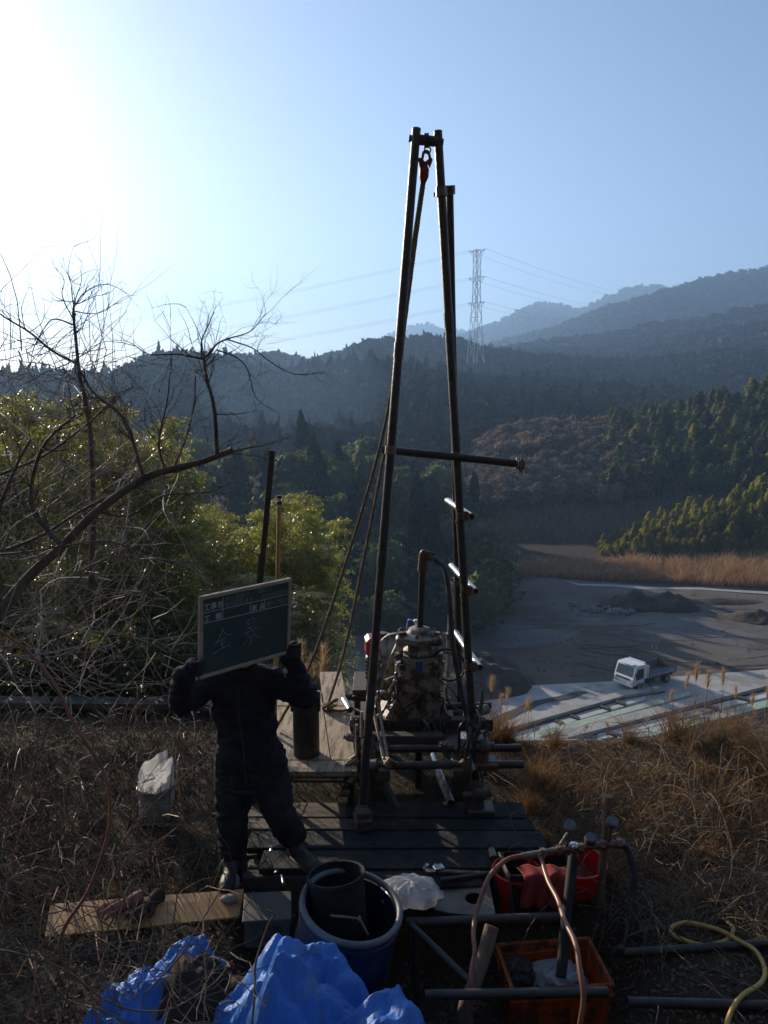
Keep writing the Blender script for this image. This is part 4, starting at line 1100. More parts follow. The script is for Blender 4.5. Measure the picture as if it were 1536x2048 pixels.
# ---- rods leaning behind the worker ----------------------------------------------------------
for nm, lab, cat, a, b, y, r_, mm in (('drill_rod', 'tall dark rusty square rod leaning behind the signboard', 'rod', (545, 900), (519, 1190), 6.1, .021, 'pipe_dark'), ('drill_rod', 'shorter dark rod left of the tall rusty rod behind the signboard', 'rod', (521, 1106), (512, 1230), 6.1, .014, 'pipe_dark')):
    p, q = PY(*a, y), PY(*b, y); d = (q - p).normalized(); g = gz(q.x, y); k = (q.z - g) / -d.z; q2 = q + d * k
    L_ = (q2 - p).length; m = MB(); m.box((p + q2) / 2, (r_ * 2, r_ * 2, L_), d.to_track_quat('Z', 'Y').to_matrix(), .004); tag(m.build(nm, mm), lab, cat)
p, q = PY(558, 1015, 6.2), PY(555, 1170, 6.2); d = (q - p).normalized(); g = gz(q.x, 6.2); q2 = q + d * ((q.z - g) / -d.z)
st = thing('survey_staff', 'orange brown staff with a black and white tip behind the signboard', 'staff', q2)
MB().cyl(p, q2, .017, n=10).build('shaft', 'staff_orange', st, True, 40)
u_ = (p - q).normalized()
for k in range(4): MB().cyl(p + u_ * .024 * k, p + u_ * .024 * (k + 1), .018 + .003 * (k % 2), n=10).build('tip_band', 'hose_black' if k % 2 else 'chrome', st, True, 40)
# ================================================================== signboard
mat('board_green', (.034, .06, .057), (.046, .075, .07), rough=.55, scale=9, c3=(.065, .09, .085), c3amt=.4, c3scale=3.5, spec=.35)
mat('board_frame', (.42, .33, .24), (.34, .26, .19), rough=.65, scale=10, c3=(.22, .17, .12), c3amt=.35)
mat('board_print', (.62, .56, .54), None, rough=.8)
mat('board_line', (.5, .5, .5), None, rough=.8)
mat('chalk', (.48, .5, .5), (.2, .22, .22), rough=.95, scale=220, detail=2)
mat('chalk_faint', (.30, .33, .32), (.09, .12, .115), rough=.95, scale=260, detail=2)
BC = Vector((-.80, 4.507, 1.92)); BW, BH = .642, .4815
yaw = .794; pit = .067
BM = Matrix.Rotation(yaw, 3, 'Z') @ Matrix.Rotation(pit, 3, 'X')
BU, BN, BZ = BM @ Vector((1, 0, 0)), BM @ Vector((0, -1, 0)), BM @ Vector((0, 0, 1))
def B(u, v, n=0): return BC + BU * u + BZ * v + BN * n
sign = thing('signboard', 'dark green chalk signboard with wooden frame held by the worker', 'signboard', BC - BZ * BH / 2)
MB().box(BC, (BW - .03, .008, BH - .03), BM).build('panel', 'board_green', sign)
fw = .022
for (u, v, w_, h_) in ((0, BH / 2 - fw / 2, BW, fw), (0, -BH / 2 + fw / 2, BW, fw), (-BW / 2 + fw / 2, 0, fw, BH - 2 * fw), (BW / 2 - fw / 2, 0, fw, BH - 2 * fw)):
    MB().box(B(u, v), (w_ - .001, .026, h_ - .001), BM, .003).build('frame_bar', 'board_frame', sign)
IW, IH = BW - 2 * fw, BH - 2 * fw
def bu(t): return -IW / 2 + IW * t
def bv(t): return IH / 2 - IH * t
ln = MB()
def seg(u0, v0, u1, v1, wd=.003):
    a, b = B(bu(u0), bv(v0), .0055), B(bu(u1), bv(v1), .0055)
    ln.box((a + b) / 2, ((b - a).length, .0016, wd) if abs(v0 - v1) < 1e-6 else (wd, .0016, (b - a).length), BM)
seg(.0, .178, 1, .178); seg(0, .318, 1, .318); seg(.22, .02, .22, .318); seg(.535, .178, .535, .318); seg(.71, .178, .71, .318)
ln.build('ruled_line', 'board_line', sign)
def text(s, u, v, size, mm, name='lettering', skew=0.0, ext=.0006):
    cu = bpy.data.curves.new('t', 'FONT'); cu.body = s; cu.size = size; cu.extrude = ext; cu.align_x = 'LEFT'; cu.resolution_u = 2; cu.shear = skew
    to = bpy.data.objects.new('t', cu); COL.objects.link(to)
    bpy.context.view_layer.update()
    me = bpy.data.meshes.new_from_object(to.evaluated_get(bpy.context.evaluated_depsgraph_get()))
    bpy.data.objects.remove(to)
    o = bpy.data.objects.new(name, me); COL.objects.link(o); me.name = name
    me.materials.clear(); me.materials.append(M[mm])
    mt = Matrix((BU, BZ, BN)).transposed()
    p = B(bu(u), bv(v), .0056)
    me.transform(Matrix.Translation(p - ORG[sign.name]) @ mt.to_4x4())
    o.parent = sign
    return o
text('工事名', .01, .145, .043, 'board_print'); text('工', .01, .297, .043, 'board_print'); text('種', .135, .297, .043, 'board_print')
text('測', .545, .297, .041, 'board_print'); text('点', .64, .297, .041, 'board_print')
text('本川幹線ケーブル', .23, .085, .036, 'chalk_faint', 'chalk_writing', .15); text('取付工', .62, .07, .036, 'chalk_faint', 'chalk_writing', .15)
text('地質調査業務 ニ 設計調査業務', .23, .158, .034, 'chalk_faint', 'chalk_writing', .1)
text('BV-79V3', .73, .29, .045, 'chalk_faint', 'chalk_writing', .1)
def stroke(pts, r=.0016, mm='chalk'):
    m = MB(); P_ = spline([B(bu(a), bv(b), .006) for a, b in pts], 4); m.tube(P_, [r * (1 + .5 * math.sin(i * 1.7)) for i in range(len(P_))], 4); return m
zen = MB()
for s_ in ([(.22, .45), (.20, .52), (.16, .60), (.13, .64)], [(.22, .45), (.24, .50), (.27, .54), (.32, .545)], [(.18, .61), (.25, .575)], [(.19, .66), (.25, .63)], [(.215, .58), (.215, .70)], [(.11, .76), (.20, .715), (.30, .685)]):
    q = stroke(s_); zen.add(q.v, q.f)
zen.build('chalk_writing', 'chalk', sign)
kei = MB()
for s_ in ([(.51, .33), (.51, .44)], [(.51, .33), (.58, .31), (.585, .42)], [(.515, .385), (.58, .365)], [(.51, .44), (.585, .42)], [(.545, .43), (.55, .47)], [(.47, .50), (.62, .455)], [(.51, .50), (.515, .56), (.58, .54), (.575, .48)], [(.545, .55), (.548, .64), (.53, .66)], [(.50, .60), (.46, .65)], [(.605, .55), (.62, .59), (.67, .60)]):
    q = stroke([(a_, b_ + .09) for a_, b_ in s_]); kei.add(q.v, q.f)
kei.build('chalk_writing', 'chalk', sign)

# ================================================================== worker
mat('skin', (.42, .27, .19), (.48, .31, .22), rough=.55, scale=20)
mat('jacket', (.014, .014, .019), (.028, .027, .031), rough=.9, scale=12, bump=.3, bscale=60, c3=(.04, .034, .028), c3amt=.22, c3scale=5, spec=.15)
mat('trousers', (.016, .016, .018), (.028, .026, .025), rough=.92, scale=10, bump=.3, bscale=60, c3=(.045, .036, .028), c3amt=.34, c3scale=5, spec=.15)
mat('boot_rubber', (.02, .02, .016), (.034, .032, .025), rough=.6, scale=9, c3=(.085, .066, .046), c3amt=.42, c3scale=6)
mat('glove_knit', (.02, .019, .022), (.035, .033, .036), rough=.95, scale=30, bump=.4, bscale=200)
mat('reflective', (.5, .5, .5), None, rough=.3)
def remesh(m, voxel, name, mm, parent, smooth_it=6, wrinkle=0.0, wscale=9.0, seed=0, dirf=None):
    o = m.build(name, mm, parent)
    md = o.modifiers.new('r', 'REMESH'); md.mode = 'VOXEL'; md.voxel_size = voxel; md.use_smooth_shade = True
    if smooth_it:
        ms = o.modifiers.new('s', 'SMOOTH'); ms.factor = .5; ms.iterations = smooth_it
    bpy.context.view_layer.update()
    me = bpy.data.meshes.new_from_object(o.evaluated_get(bpy.context.evaluated_depsgraph_get()))
    o.modifiers.clear(); old = o.data; o.data = me; bpy.data.meshes.remove(old); me.name = name
    if not me.materials: me.materials.append(M[mm])
    if wrinkle > 0:
        nv = len(me.vertices); N_ = np.zeros(nv * 3, np.float32); me.vertices.foreach_get('normal', N_); N_ = N_.reshape(-1, 3)
        co = np.zeros(nv * 3, np.float32); me.vertices.foreach_get('co', co); co = co.reshape(-1, 3)
        for i in range(nv):
            q = Vector(co[i]) * wscale
            n1 = mnoise.noise(Vector((q.x * .8, q.y * .8, q.z * 1.8)) + Vector((seed, 0, 0)))
            n2 = mnoise.noise(Vector((q.x * 1.7 + q.z * 2.0, q.y * 1.7, q.z * 2.6 - q.x * 1.2)) + Vector((0, seed, 0)))
            co[i] += N_[i] * (wrinkle * ((1 - abs(n1) * 2) * .8 + (1 - abs(n2) * 2) * .6))
        me.vertices.foreach_set('co', co.ravel())
    me.polygons.foreach_set('use_smooth', [True] * len(me.polygons))
    return o
def limb(m, pts, rad, n=12):
    sp = spline(pts, 5); k = len(rad) - 1; rr = []
    for i in range(len(sp)):
        t = i / (len(sp) - 1) * k; a = min(int(t), k - 1); f = t - a; f = f * f * (3 - 2 * f); rr.append(rad[a] * (1 - f) + rad[a + 1] * f)
    m.tube(sp, rr, n); m.ball(pts[0], rad[0], 12, 8); m.ball(pts[-1], rad[-1], 12, 8)
def ell(m, c, sx, sy, sz): m.ball(c, 1, 18, 12, (sx, sy, sz))
V3 = Vector
ftL = V3((-1.0, 4.86, .115)); ftR = V3((-.575, 4.90, ZD))      # image left / right feet
pel = V3((-.875, 4.95, .90)); che = V3((-.905, 4.95, 1.26)); nek = V3((-.90, 4.93, 1.50)); hed = V3((-.885, 4.89, 1.665))
hipL, hipR = pel + V3((-.10, 0, -.04)), pel + V3((.10, .0, -.04))
kneeL, kneeR = V3((-.985, 4.84, .50)), V3((-.665, 4.83, .56))
ankL, ankR = V3((-1.005, 4.92, .20)), V3((-.60, 4.96, .29))
shL, shR = V3((-1.10, 4.94, 1.42)), V3((-.71, 4.95, 1.42))
elL, elR = V3((-1.24, 4.70, 1.38)), V3((-.50, 4.90, 1.34))
gL = B(-BW / 2, -BH / 2 + .085); gR = B(BW / 2, -BH / 2 + .02)
wrL = gL - BU * .085 - BZ * .05 - BN * .015; wrR = gR + BU * .045 - BZ * .075 - BN * .05
wk = thing('person', 'worker in dark jacket and trousers holding up the green signboard', 'person', ((ftL + ftR) / 2 * 1).to_tuple())
b = MB()
ell(b, pel, .155, .11, .12); ell(b, che, .17, .115, .20); ell(b, (pel + che) / 2, .14, .10, .2); limb(b, [che + V3((0, 0, .1)), nek, hed - V3((0, 0, .06))], [.12, .062, .058])
ell(b, hed, .077, .095, .115); ell(b, hed + V3((0, -.02, -.06)), .058, .072, .06)
for s_ in (-1, 1):
    ell(b, hed + V3((s_ * .08, .01, -.01)), .012, .022, .032)                      # ears
b.tube([hed + V3((0, -.09, .02)), hed + V3((0, -.112, -.018))], [.009, .016], 8)  # nose
ell(b, hed + V3((0, -.088, -.062)), .026, .012, .008)                              # mouth
for (h, k, a) in ((hipL, kneeL, ankL), (hipR, kneeR, ankR)): limb(b, [h, h.lerp(k, .5), k, k.lerp(a, .4) + V3((0, .02, 0)), a], [.085, .078, .055, .056, .04])
for (s_, e, w_) in ((shL, elL, wrL), (shR, elR, wrR)): limb(b, [che.lerp(s_, .6), s_, s_.lerp(e, .5), e, e.lerp(w_, .4), w_], [.06, .058, .048, .04, .04, .028])
for f, a in ((ftL, ankL), (ftR, ankR)): limb(b, [a, f + V3((0, .01, .06)), f + V3((.0, .0, .05))], [.04, .034, .03])
body = remesh(b, .014, 'body', 'skin', wk, 4)
for s_ in (-1, 1):
    e = MB(); e.ball(hed + V3((s_ * .032, -.088, .012)), .012, 10, 8); e.build('eye', 'chrome', body, True)
j = MB()
ell(j, pel + V3((-.01, 0, .03)), .20, .15, .20); ell(j, che + V3((-.01, 0, .02)), .20, .145, .25); ell(j, (pel + che) / 2, .19, .142, .26); ell(j, pel + V3((-.02, 0, -.13)), .192, .148, .12)
limb(j, [shL, nek - V3((.05, 0, .04)), nek + V3((.05, 0, -.04)), shR], [.085, .085, .085, .085]); j.cyl(nek - V3((0, 0, .03)), nek + V3((0, 0, .06)), .085, .078, n=16)
for (s_, e, w_) in ((shL, elL, wrL), (shR, elR, wrR)): limb(j, [che.lerp(s_, .7) + V3((0, 0, .03)), s_, s_.lerp(e, .5), e, e.lerp(w_, .45), w_], [.085, .085, .074, .064, .06, .05])
j.lathe([(.175, .05), (.19, -.02), (.206, -.10), (.208, -.125), (.185, -.125)], pel + V3((-.015, 0, -.02)), (0, 0, 1), 30)
jo = remesh(j, .011, 'jacket', 'jacket', wk, 3, .016, 8, 3)
for sx_, zz in ((-.095, -.02), (.085, -.02), (.09, .27)):
    MB().box(pel + V3((sx_ - .01, -.148, zz)), (.11, .02, .035), Euler((.05, 0, .06 * (1 if sx_ < 0 else -1))), .008).build('pocket_flap', 'jacket', jo)
MB().tube([pel + V3((-.005, -.155, -.10)), pel + V3((-.012, -.158, .12)), che + V3((-.01, -.157, .0)), che + V3((-.005, -.15, .16))], .005, 6).build('zip', 'hose_black', jo)
MB().lathe([(.09, 0), (.10, .03), (.094, .07), (.082, .075)], nek + V3((0, -.005, -.03)), (0, -.15, 1), 24).build('collar', 'jacket', jo, True)
t = MB()
ell(t, pel + V3((0, 0, -.05)), .19, .14, .16)
for (h, k, a) in ((hipL, kneeL, ankL), (hipR, kneeR, ankR)): limb(t, [h + V3((0, 0, .05)), h.lerp(k, .5), k, k.lerp(a, .5) + V3((0, .02, 0)), a + V3((0, 0, .06))], [.125, .112, .088, .085, .075])
remesh(t, .011, 'trousers', 'trousers', wk, 3, .015, 9, 7)
for f, a, d in ((ftL, ankL, V3((-.02, -1, 0)).normalized()), (ftR, ankR, V3((.62, -.78, 0)).normalized())):
    bt = MB(); limb(bt, [a.lerp(kneeL if a is ankL else kneeR, .55), a + V3((0, 0, .02)), f + V3((0, .02, .075))], [.075, .06, .058])
    hl = f + V3((0, .035, .0)); bt.tube([hl + V3((0, 0, .045)), hl + d * .1 + V3((0, 0, .048)), hl + d * .2 + V3((0, 0, .042)), hl + d * .255 + V3((0, 0, .036))], [.045, .049, .048, .028], 12); bt.ball(hl + V3((0, 0, .05)), .047)
    bo = remesh(bt, .010, 'boot', 'boot_rubber', wk, 4, .003, 20)
    for v in bo.data.vertices:                               # flat sole on the ground
        zw = v.co.z + ORG[wk.name].z
        if zw < f.z + .006: v.co.z = f.z + .006 - ORG[wk.name].z
    sl = MB(); sl.box(hl + d * .105 + V3((0, 0, .008)), (.092, .285, .018), Matrix.Rotation(math.atan2(d.y, d.x) - math.pi / 2, 3, 'Z'), .008); sl.build('sole', 'hose_black', bo)
def fist(g, w_, side):
    """gloved hand closed on the frame edge: side -1 holds the left bar, +1 the right one"""
    m = MB(); o_ = BU * side
    palm = g + o_ * .042 - BN * .004
    limb(m, [w_, palm - BZ * .02, palm + BZ * .012], [.034, .038, .036])
    for k in range(4):
        zz = BZ * (-.034 + .0225 * k); ln_ = (.9, 1.0, .97, .82)[k]
        p = [palm + zz + o_ * .012 - BN * .0, palm + zz + o_ * .016 + BN * .038, palm + zz - o_ * .018 + BN * .052, palm + zz - o_ * .055 * ln_ + BN * .034, palm + zz - o_ * .066 * ln_ + BN * .026]
        limb(m, p, [.0125, .0125, .0118, .0108, .0098], 8)
    limb(m, [palm - BZ * .02 - BN * .02, palm + BZ * .005 - BN * .042 - o_ * .01, palm + BZ * .02 - BN * .036 - o_ * .055], [.016, .0135, .011], 8)
    h = remesh(m, .0055, 'glove', 'glove_knit', wk, 2, .0012, 60)
    cf = MB(); d = (palm - w_).normalized(); cf.cyl(w_ - d * .03, w_ + d * .025, .043, .037, n=14); cf.build('cuff', 'glove_knit', h, True)
fist(gL, wrL, -1); fist(gR, wrR, 1)
cp = MB(); cp.lathe([(.002, .085), (.05, .08), (.085, .05), (.10, 0), (.102, -.02), (.096, -.022)], hed + V3((0, .0, .045)), (0, 0, 1), 22)
cp.prism([hed + V3((-.075, -.07, .05)), hed + V3((-.06, -.15, .035)), hed + V3((0, -.175, .03)), hed + V3((.06, -.15, .035)), hed + V3((.075, -.07, .05))], (0, 0, .008)); cp.build('cap', 'jacket', wk, True, 40)
hr_ = MB(); hr_.lathe([(.095, .02), (.094, -.03), (.085, -.06)], hed + V3((0, .012, .03)), (0, 0, 1), 18); hr_.build('hair', 'hose_black', wk, True)
bd = MB(); bd.tube([elL + V3((-.06, .05, .04)), elL + V3((-.01, .02, -.08))], .004, 6)
# ================================================================== foreground things
mat('barrel_blue', (.006, .014, .06), (.009, .021, .08), rough=.5, scale=5, c3=(.06, .05, .045), c3amt=.42, c3scale=5, bump=.1, rvar=.1)
mat('barrel_rim', (.10, .115, .13), (.15, .16, .17), rough=.5, scale=14, c3=(.12, .10, .08), c3amt=.35)
mat('tub_black', (.014, .014, .015), (.03, .027, .024), rough=.75, spec=.2, scale=8, c3=(.07, .055, .04), c3amt=.3)
mat('tarp_blue', (.06, .23, .66), (.08, .29, .74), rough=.36, scale=4, bump=.5, bscale=30, spec=.55, c3=(.16, .30, .55), c3amt=.36, c3scale=7, transl=(.22, (.6, 1.0, 1.5)))
mat('ply_tan', (.50, .25, .09), (.58, .31, .12), rough=.6, scale=5, stretch=(1, 6, 6), c3=(.33, .2, .1), c3amt=.3, bump=.1)
mat('box_grey', (.07, .064, .055), (.10, .09, .078), rough=.7, scale=6, c3=(.13, .11, .09), c3amt=.4)
mat('cloth_brown', (.04, .024, .02), (.065, .04, .033), rough=.95, scale=10, bump=.15, bscale=90, spec=.2)
mat('cloth_red', (.30, .035, .03), (.2, .025, .022), rough=.95, scale=10, bump=.3, bscale=90)
mat('glove_pink', (.30, .14, .105), (.22, .095, .07), rough=.95, scale=14, bump=.4, bscale=120, c3=(.09, .06, .045), c3amt=.3)
mat('crate_orange', (.60, .12, .02), (.52, .10, .018), rough=.45, scale=6, c3=(.13, .07, .035), c3amt=.46, c3scale=9, transl=(.35, (1.3, .9, .5)))
mat('bucket_red', (.62, .02, .012), (.54, .018, .012), rough=.4, scale=5, c3=(.3, .03, .02), c3amt=.3, transl=(.45, (1.4, .5, .4)))
mat('plastic_bag', (.62, .64, .66), (.5, .52, .55), rough=.22, scale=9, transl=(.4, (1, 1, 1)), alpha=.72)
mat('bag_white', (.55, .56, .57), (.44, .45, .46), rough=.3, scale=9, transl=(.45, (1, 1, .98)), alpha=.9)
mat('steel_plate', (.10, .085, .07), (.16, .14, .12), rough=.45, metal=.5, scale=9, c3=(.12, .075, .045), c3amt=.42)
mat('hose_copper', (.26, .105, .05), (.2, .08, .04), rough=.4, scale=10, c3=(.22, .1, .06), c3amt=.3)
mat('hose_yellow', (.55, .36, .08), (.46, .29, .07), rough=.5, scale=10, c3=(.25, .17, .08), c3amt=.35)
mat('log_bark', (.16, .105, .07), (.24, .165, .11), rough=.9, scale=6, stretch=(8, 8, 1), bump=.7, bscale=20)
mat('stone_grey', (.20, .175, .15), (.28, .25, .21), rough=.8, scale=10, bump=.4)
mat('gauge_face', (.10, .11, .12), None, rough=.2)
mat('bucket_cream', (.55, .52, .45), (.48, .45, .39), rough=.5, scale=6, c3=(.33, .29, .22), c3amt=.4)

# ---- blue barrel --------------------------------------------------------------------------
ba = unit((.18, -.12, 1))                               # leaning a little to the right
rimc = PY(704, 1806, 4.22)
bh = rimc.z - gz(rimc.x, 4.2) + .03
bb = rimc - ba * (bh / ba.z)
brl = thing('blue_barrel', 'open dark blue plastic barrel leaning beside the tarpaulin', 'barrel', bb)
L_ = (rimc - bb).length; br = .288
MB().lathe([(.01, .01), (br * .9, .0), (br * .97, .04), (br, .1), (br * 1.0, L_ * .55), (br * 1.015, L_ * .58), (br * 1.015, L_ * .62), (br, L_ * .66), (br * .99, L_ - .06), (br * .955, L_ - .05), (br * .955, .12), (.01, .10)], bb, ba, 44).build('shell', 'barrel_blue', brl, True, 45)
m = MB(); m.torus(rimc - ba * .02, ba, br * .985, .019, 48, 10); m.build('rim', 'barrel_rim', brl, True)
m = MB(); m.torus(rimc - ba * .075, ba, br * 1.0, .009, 48, 8); m.build('hoop', 'barrel_blue', brl, True)
sx = frame_of(ba); m = MB()
k0 = PY(720, 1838, 3.96); m.tube(spline([k0 + V3((-.16, .0, .02)), k0 + V3((-.05, -.005, .012)), k0 + V3((.0, -.01, .0)), k0 + V3((.03, -.02, -.05)), k0 + V3((.045, -.022, -.075))], 5), .006, 6); m.torus(k0, (1, 0, .2), .012, .006, 10, 6); m.build('tie_rope', 'rope_fibre', brl, True)
# ---- black tub standing in the barrel -------------------------------------------------------
tc_ = PY(672, 1752, 4.34); ta = unit((-.10, .12, 1)); tb = tc_ - ta * .50
tub = thing('black_tub', 'black tub standing tilted inside the blue barrel', 'tub', tb)
MB().lathe([(.01, 0), (.135, 0), (.15, .02), (.163, .5), (.172, .505), (.172, .515), (.156, .515), (.142, .03), (.01, .02)], tb, ta, 36).build('shell', 'tub_black', tub, True, 45)
m = MB(); m.torus(tc_ + ta * .0, ta, .168, .008, 36, 6); m.build('rim', 'tub_black', tub, True)
m = MB(); m.tube(spline([tc_ + V3((-.16, 0, 0)), tc_ + V3((-.10, -.14, -.05)), tc_ + V3((.06, -.17, -.08)), tc_ + V3((.16, -.05, 0))], 8), .004, 5); m.build('handle', 'tub_black', tub)

# ---- blue tarpaulin ---------------------------------------------------------------------------
def cloth_grid(name, mm, x0, x1, y0, y1, zf, keep, n=190, thick=.003):
    xs = np.linspace(x0, x1, n); ys = np.linspace(y0, y1, n); X_, Y_ = np.meshgrid(xs, ys)
    Z_ = zf(X_, Y_); K = keep(X_, Y_)
    idx = np.arange(n * n).reshape(n, n)
    F_ = np.stack([idx[:-1, :-1], idx[:-1, 1:], idx[1:, 1:], idx[1:, :-1]], -1).reshape(-1, 4)
    kk = K.ravel(); F_ = F_[kk[F_].all(1)]
    o = np_mesh(name, np.stack([X_, Y_, Z_], -1).reshape(-1, 3), F_, mm, smooth=True)
    bmv = o.modifiers.new('thick', 'SOLIDIFY'); bmv.thickness = thick
    return o
def folds(X_, Y_, seed, sc, amp, ax=(1, .4)):
    """folded sheet: triangle waves in several directions give flat facets between sharp ridges"""
    r = np.random.default_rng(seed); out = np.zeros(X_.shape)
    wx = X_ + .05 * fbm(X_, Y_, seed + 1, 2, .35); wy = Y_ + .05 * fbm(X_, Y_, seed + 2, 2, .35)
    for k in range(7):
        an = r.random() * math.pi; lam = sc * (1.9 * .72 ** k) * (.8 + .4 * r.random()); ph = r.random() * 9
        t = (wx * math.cos(an) + wy * math.sin(an)) / lam + ph + .7 * fbm(X_, Y_, seed + 20 + k, 2, lam * 2.2)
        tri = np.abs((t % 1.0) - .5) * 2
        out += tri * lam * (.24 if k < 3 else .15) * (.4 + .8 * np.clip(fbm(X_, Y_, seed + 40 + k, 2, .3) + .5, 0, 1))
    return (out - out.mean()) * amp / .03
def tz(X_, Y_):
    base = np.maximum(ground_h(X_, Y_), -.32)
    m1 = .64 * np.exp(-(((X_ + .42) / .42) ** 2 + ((Y_ - 3.60) / .38) ** 2) ** 3.0)
    m2 = .60 * np.exp(-(((X_ + .06) / .36) ** 2 + ((Y_ - 3.40) / .36) ** 2) ** 1.8)
    m3 = .09 * np.exp(-(((X_ + 1.0) / .5) ** 2 + ((Y_ - 3.66) / .45) ** 2) ** 2)
    m4 = .45 * np.exp(-(((X_ + .1) / .8) ** 2 + ((Y_ - 3.1) / .3) ** 2))
    return base + .07 + np.maximum(np.maximum(m1, m2), np.maximum(m3, m4)) + folds(X_, Y_, 21, .30, .048)
def tk(X_, Y_): return (((X_ + .52) / .92 + .08 * fbm(X_, Y_, 4, 3, .2)) ** 4 + ((Y_ - 3.46 + .1 * X_) / .56) ** 4 < 1 + .25 * fbm(X_, Y_, 9, 3, .15))
tp = cloth_grid('tarpaulin', 'tarp_blue', -1.55, .45, 2.75, 4.15, tz, tk, 260)
for p_ in tp.data.polygons: p_.use_smooth = False
tag(tp, 'large crumpled bright blue tarpaulin spread along the bottom in front of the barrel', 'tarpaulin')

# ---- brown jacket heap --------------------------------------------------------------------------
def jz(X_, Y_): return np.maximum(ground_h(X_, Y_), -.05) + .04 + .27 * np.exp(-(((X_ + .93) / .27) ** 2 + ((Y_ - 3.76) / .24) ** 2) ** 2) + folds(X_, Y_, 51, .2, .035)
jk = cloth_grid('jacket_heap', 'cloth_brown', -1.35, -.5, 3.4, 4.15, jz, lambda X_, Y_: ((X_ + .93) / .30) ** 2 + ((Y_ - 3.76) / .27) ** 2 < 1 + .35 * fbm(X_, Y_, 7, 3, .15), 90, .012)
tag(jk, 'brown work jacket thrown in a heap beside the blue tarpaulin', 'jacket')
m = MB()
for k in range(2):
    p0 = PZ(345 + 40 * k, 1955 + 12 * k, .14); m.tube(spline([p0, p0 + V3((.05, .03, .03)), p0 + V3((.12, .05, .0)), p0 + V3((.2, .08, .05))], 5), [.02, .03, .025] + [.02] * 13, 8)
m.build('lining', 'cloth_red', jk, True)

# ---- tan plywood strip, gloves, stone ---------------------------------------------------------------
bz0 = .10
poly = [PZ(101, 1808, bz0 + .05), PZ(488, 1778, bz0 + .05), PZ(478, 1833, bz0), PZ(90, 1873, bz0)]
nrm = (poly[1] - poly[0]).cross(poly[3] - poly[0]).normalized(); nrm = nrm if nrm.z > 0 else -nrm
tag(MB().prism([p - nrm * .012 for p in poly], nrm * .012).build('plywood_strip', 'ply_tan'), 'long tan plywood strip lying on the ground left of the barrel', 'board')
def onply(u, v, h=0): return poly[0].lerp(poly[1], u).lerp(poly[3].lerp(poly[2], u), v) + nrm * h
def glove(c, ang, tint, label, flip=1):
    t = thing('work_glove', label, 'glove', c)
    m = MB(); Mz_ = Matrix.Rotation(ang, 3, 'Z')
    def G(x, y, z): return c + Mz_ @ V3((x * flip, y, z))
    limb(m, [G(0, -.07, .03), G(0, -.05, .022), G(0, .02, .022), G(0, .05, .02)], [.036, .034, .036, .034])
    for k in range(4):
        x = -.036 + .024 * k; Lf = (.06, .08, .085, .07)[k]
        limb(m, [G(x, .045, .022), G(x * 1.25, .045 + Lf * .55, .03 + .01 * (k % 2)), G(x * 1.45, .045 + Lf, .014)], [.0125, .0125, .011], 8)
    limb(m, [G(.03, -.03, .024), G(.062, .01, .024), G(.07, .05, .016)], [.015, .0135, .012], 8)
    remesh(m, .006, 'hand', tint, t, 2, .002, 40)
    cf = MB(); cf.tube([G(0, -.06, .03), G(0, -.09, .034), G(0, -.12, .03)], [.037, .044, .05], 14, False); cf.build('cuff', tint, t, True)
glove(onply(.37, .40, .004), 2.2, 'glove_pink', 'pinkish brown work glove, fingers down, lying on the tan plywood strip')
glove(onply(.50, .52, .004), 2.7, 'cloth_brown', 'dark brown work glove lying right of the pink one', -1)
sc_ = onply(.93, .42, .02); m = MB().ball(sc_, .05, 14, 9, (1.1, .75, .5)); tag(m.build('stone', 'stone_grey', None, True), 'smooth grey stone lying on the right end of the plywood strip', 'stone')
# grey box right of the strip
q = PZ(535, 1815, .16); bx_ = thing('grey_box', 'shabby grey box between the plywood strip and the barrel', 'box', (q.x, q.y, 0))
MB().box((q.x, q.y, .07), (.27, .26, .16), Euler((0, .03, .12)), .006).build('body', 'box_grey', bx_)
MB().box((q.x, q.y, .162), (.29, .28, .022), Euler((0, .03, .12)), .004).build('lid', 'box_grey', bx_)
MB().box((q.x + .03, q.y - .145, .08), (.14, .01, .08), Euler((0, .03, .12)), .002).build('panel', 'timber_wet', bx_)
# short standing pipe and loose rods on the left deck end
p0 = PZ(487, 1775, .02)
tag(MB().tube([p0, p0 + V3((0, .0, .28))], .028, 16, True, .86).build('pipe_stub', 'pipe_dark', None, True, 40), 'short dark pipe standing upright by the worker boots', 'pipe')
a, b_ = PZ(540, 1692, .18), PZ(553, 1748, .18)
tag(MB().tube([a, b_], .017, 12, True, .85).build('steel_pipe', 'pipe_bright', None, True, 40), 'short bright pipe lying between the worker boots', 'pipe')
a, b_ = PZ(563, 1752, .17), PZ(567, 1768, .17); tag(MB().tube([a, b_], .012, 10).build('steel_pin', 'pipe_bright', None, True, 40), 'tiny bright steel pin beside the short bright pipe', 'pin')
a, b_ = PY(862, 1505, 6.5), PY(902, 1607, 5.62)
tag(MB().tube([a, b_], .032, 16, True, .86).build('steel_pipe', 'pipe_bright', None, True, 40), 'shiny steel pipe sloping down under the drill onto the deck', 'pipe')
a, b_ = PY(688, 1400, 6.9), PY(700, 1420, 6.7); tag(MB().tube([a, b_], .03, 12, True, .8).build('pipe_stub', 'pipe_bright', None, True, 40), 'stubby bright pipe end at the right side of the plank platform', 'pipe')
for (py, y) in ((1366, 7.2), (1378, 7.2)):
    a, b_ = PY(707, py, y), PY(735, py, y); tag(MB().box((a + b_) / 2, ((b_ - a).length, .5, .05), None, .006).build('timber_offcut', 'timber_dark'), ('upper' if py < 1370 else 'lower') + ' timber stacked left of the drill behind the mast leg', 'timber')

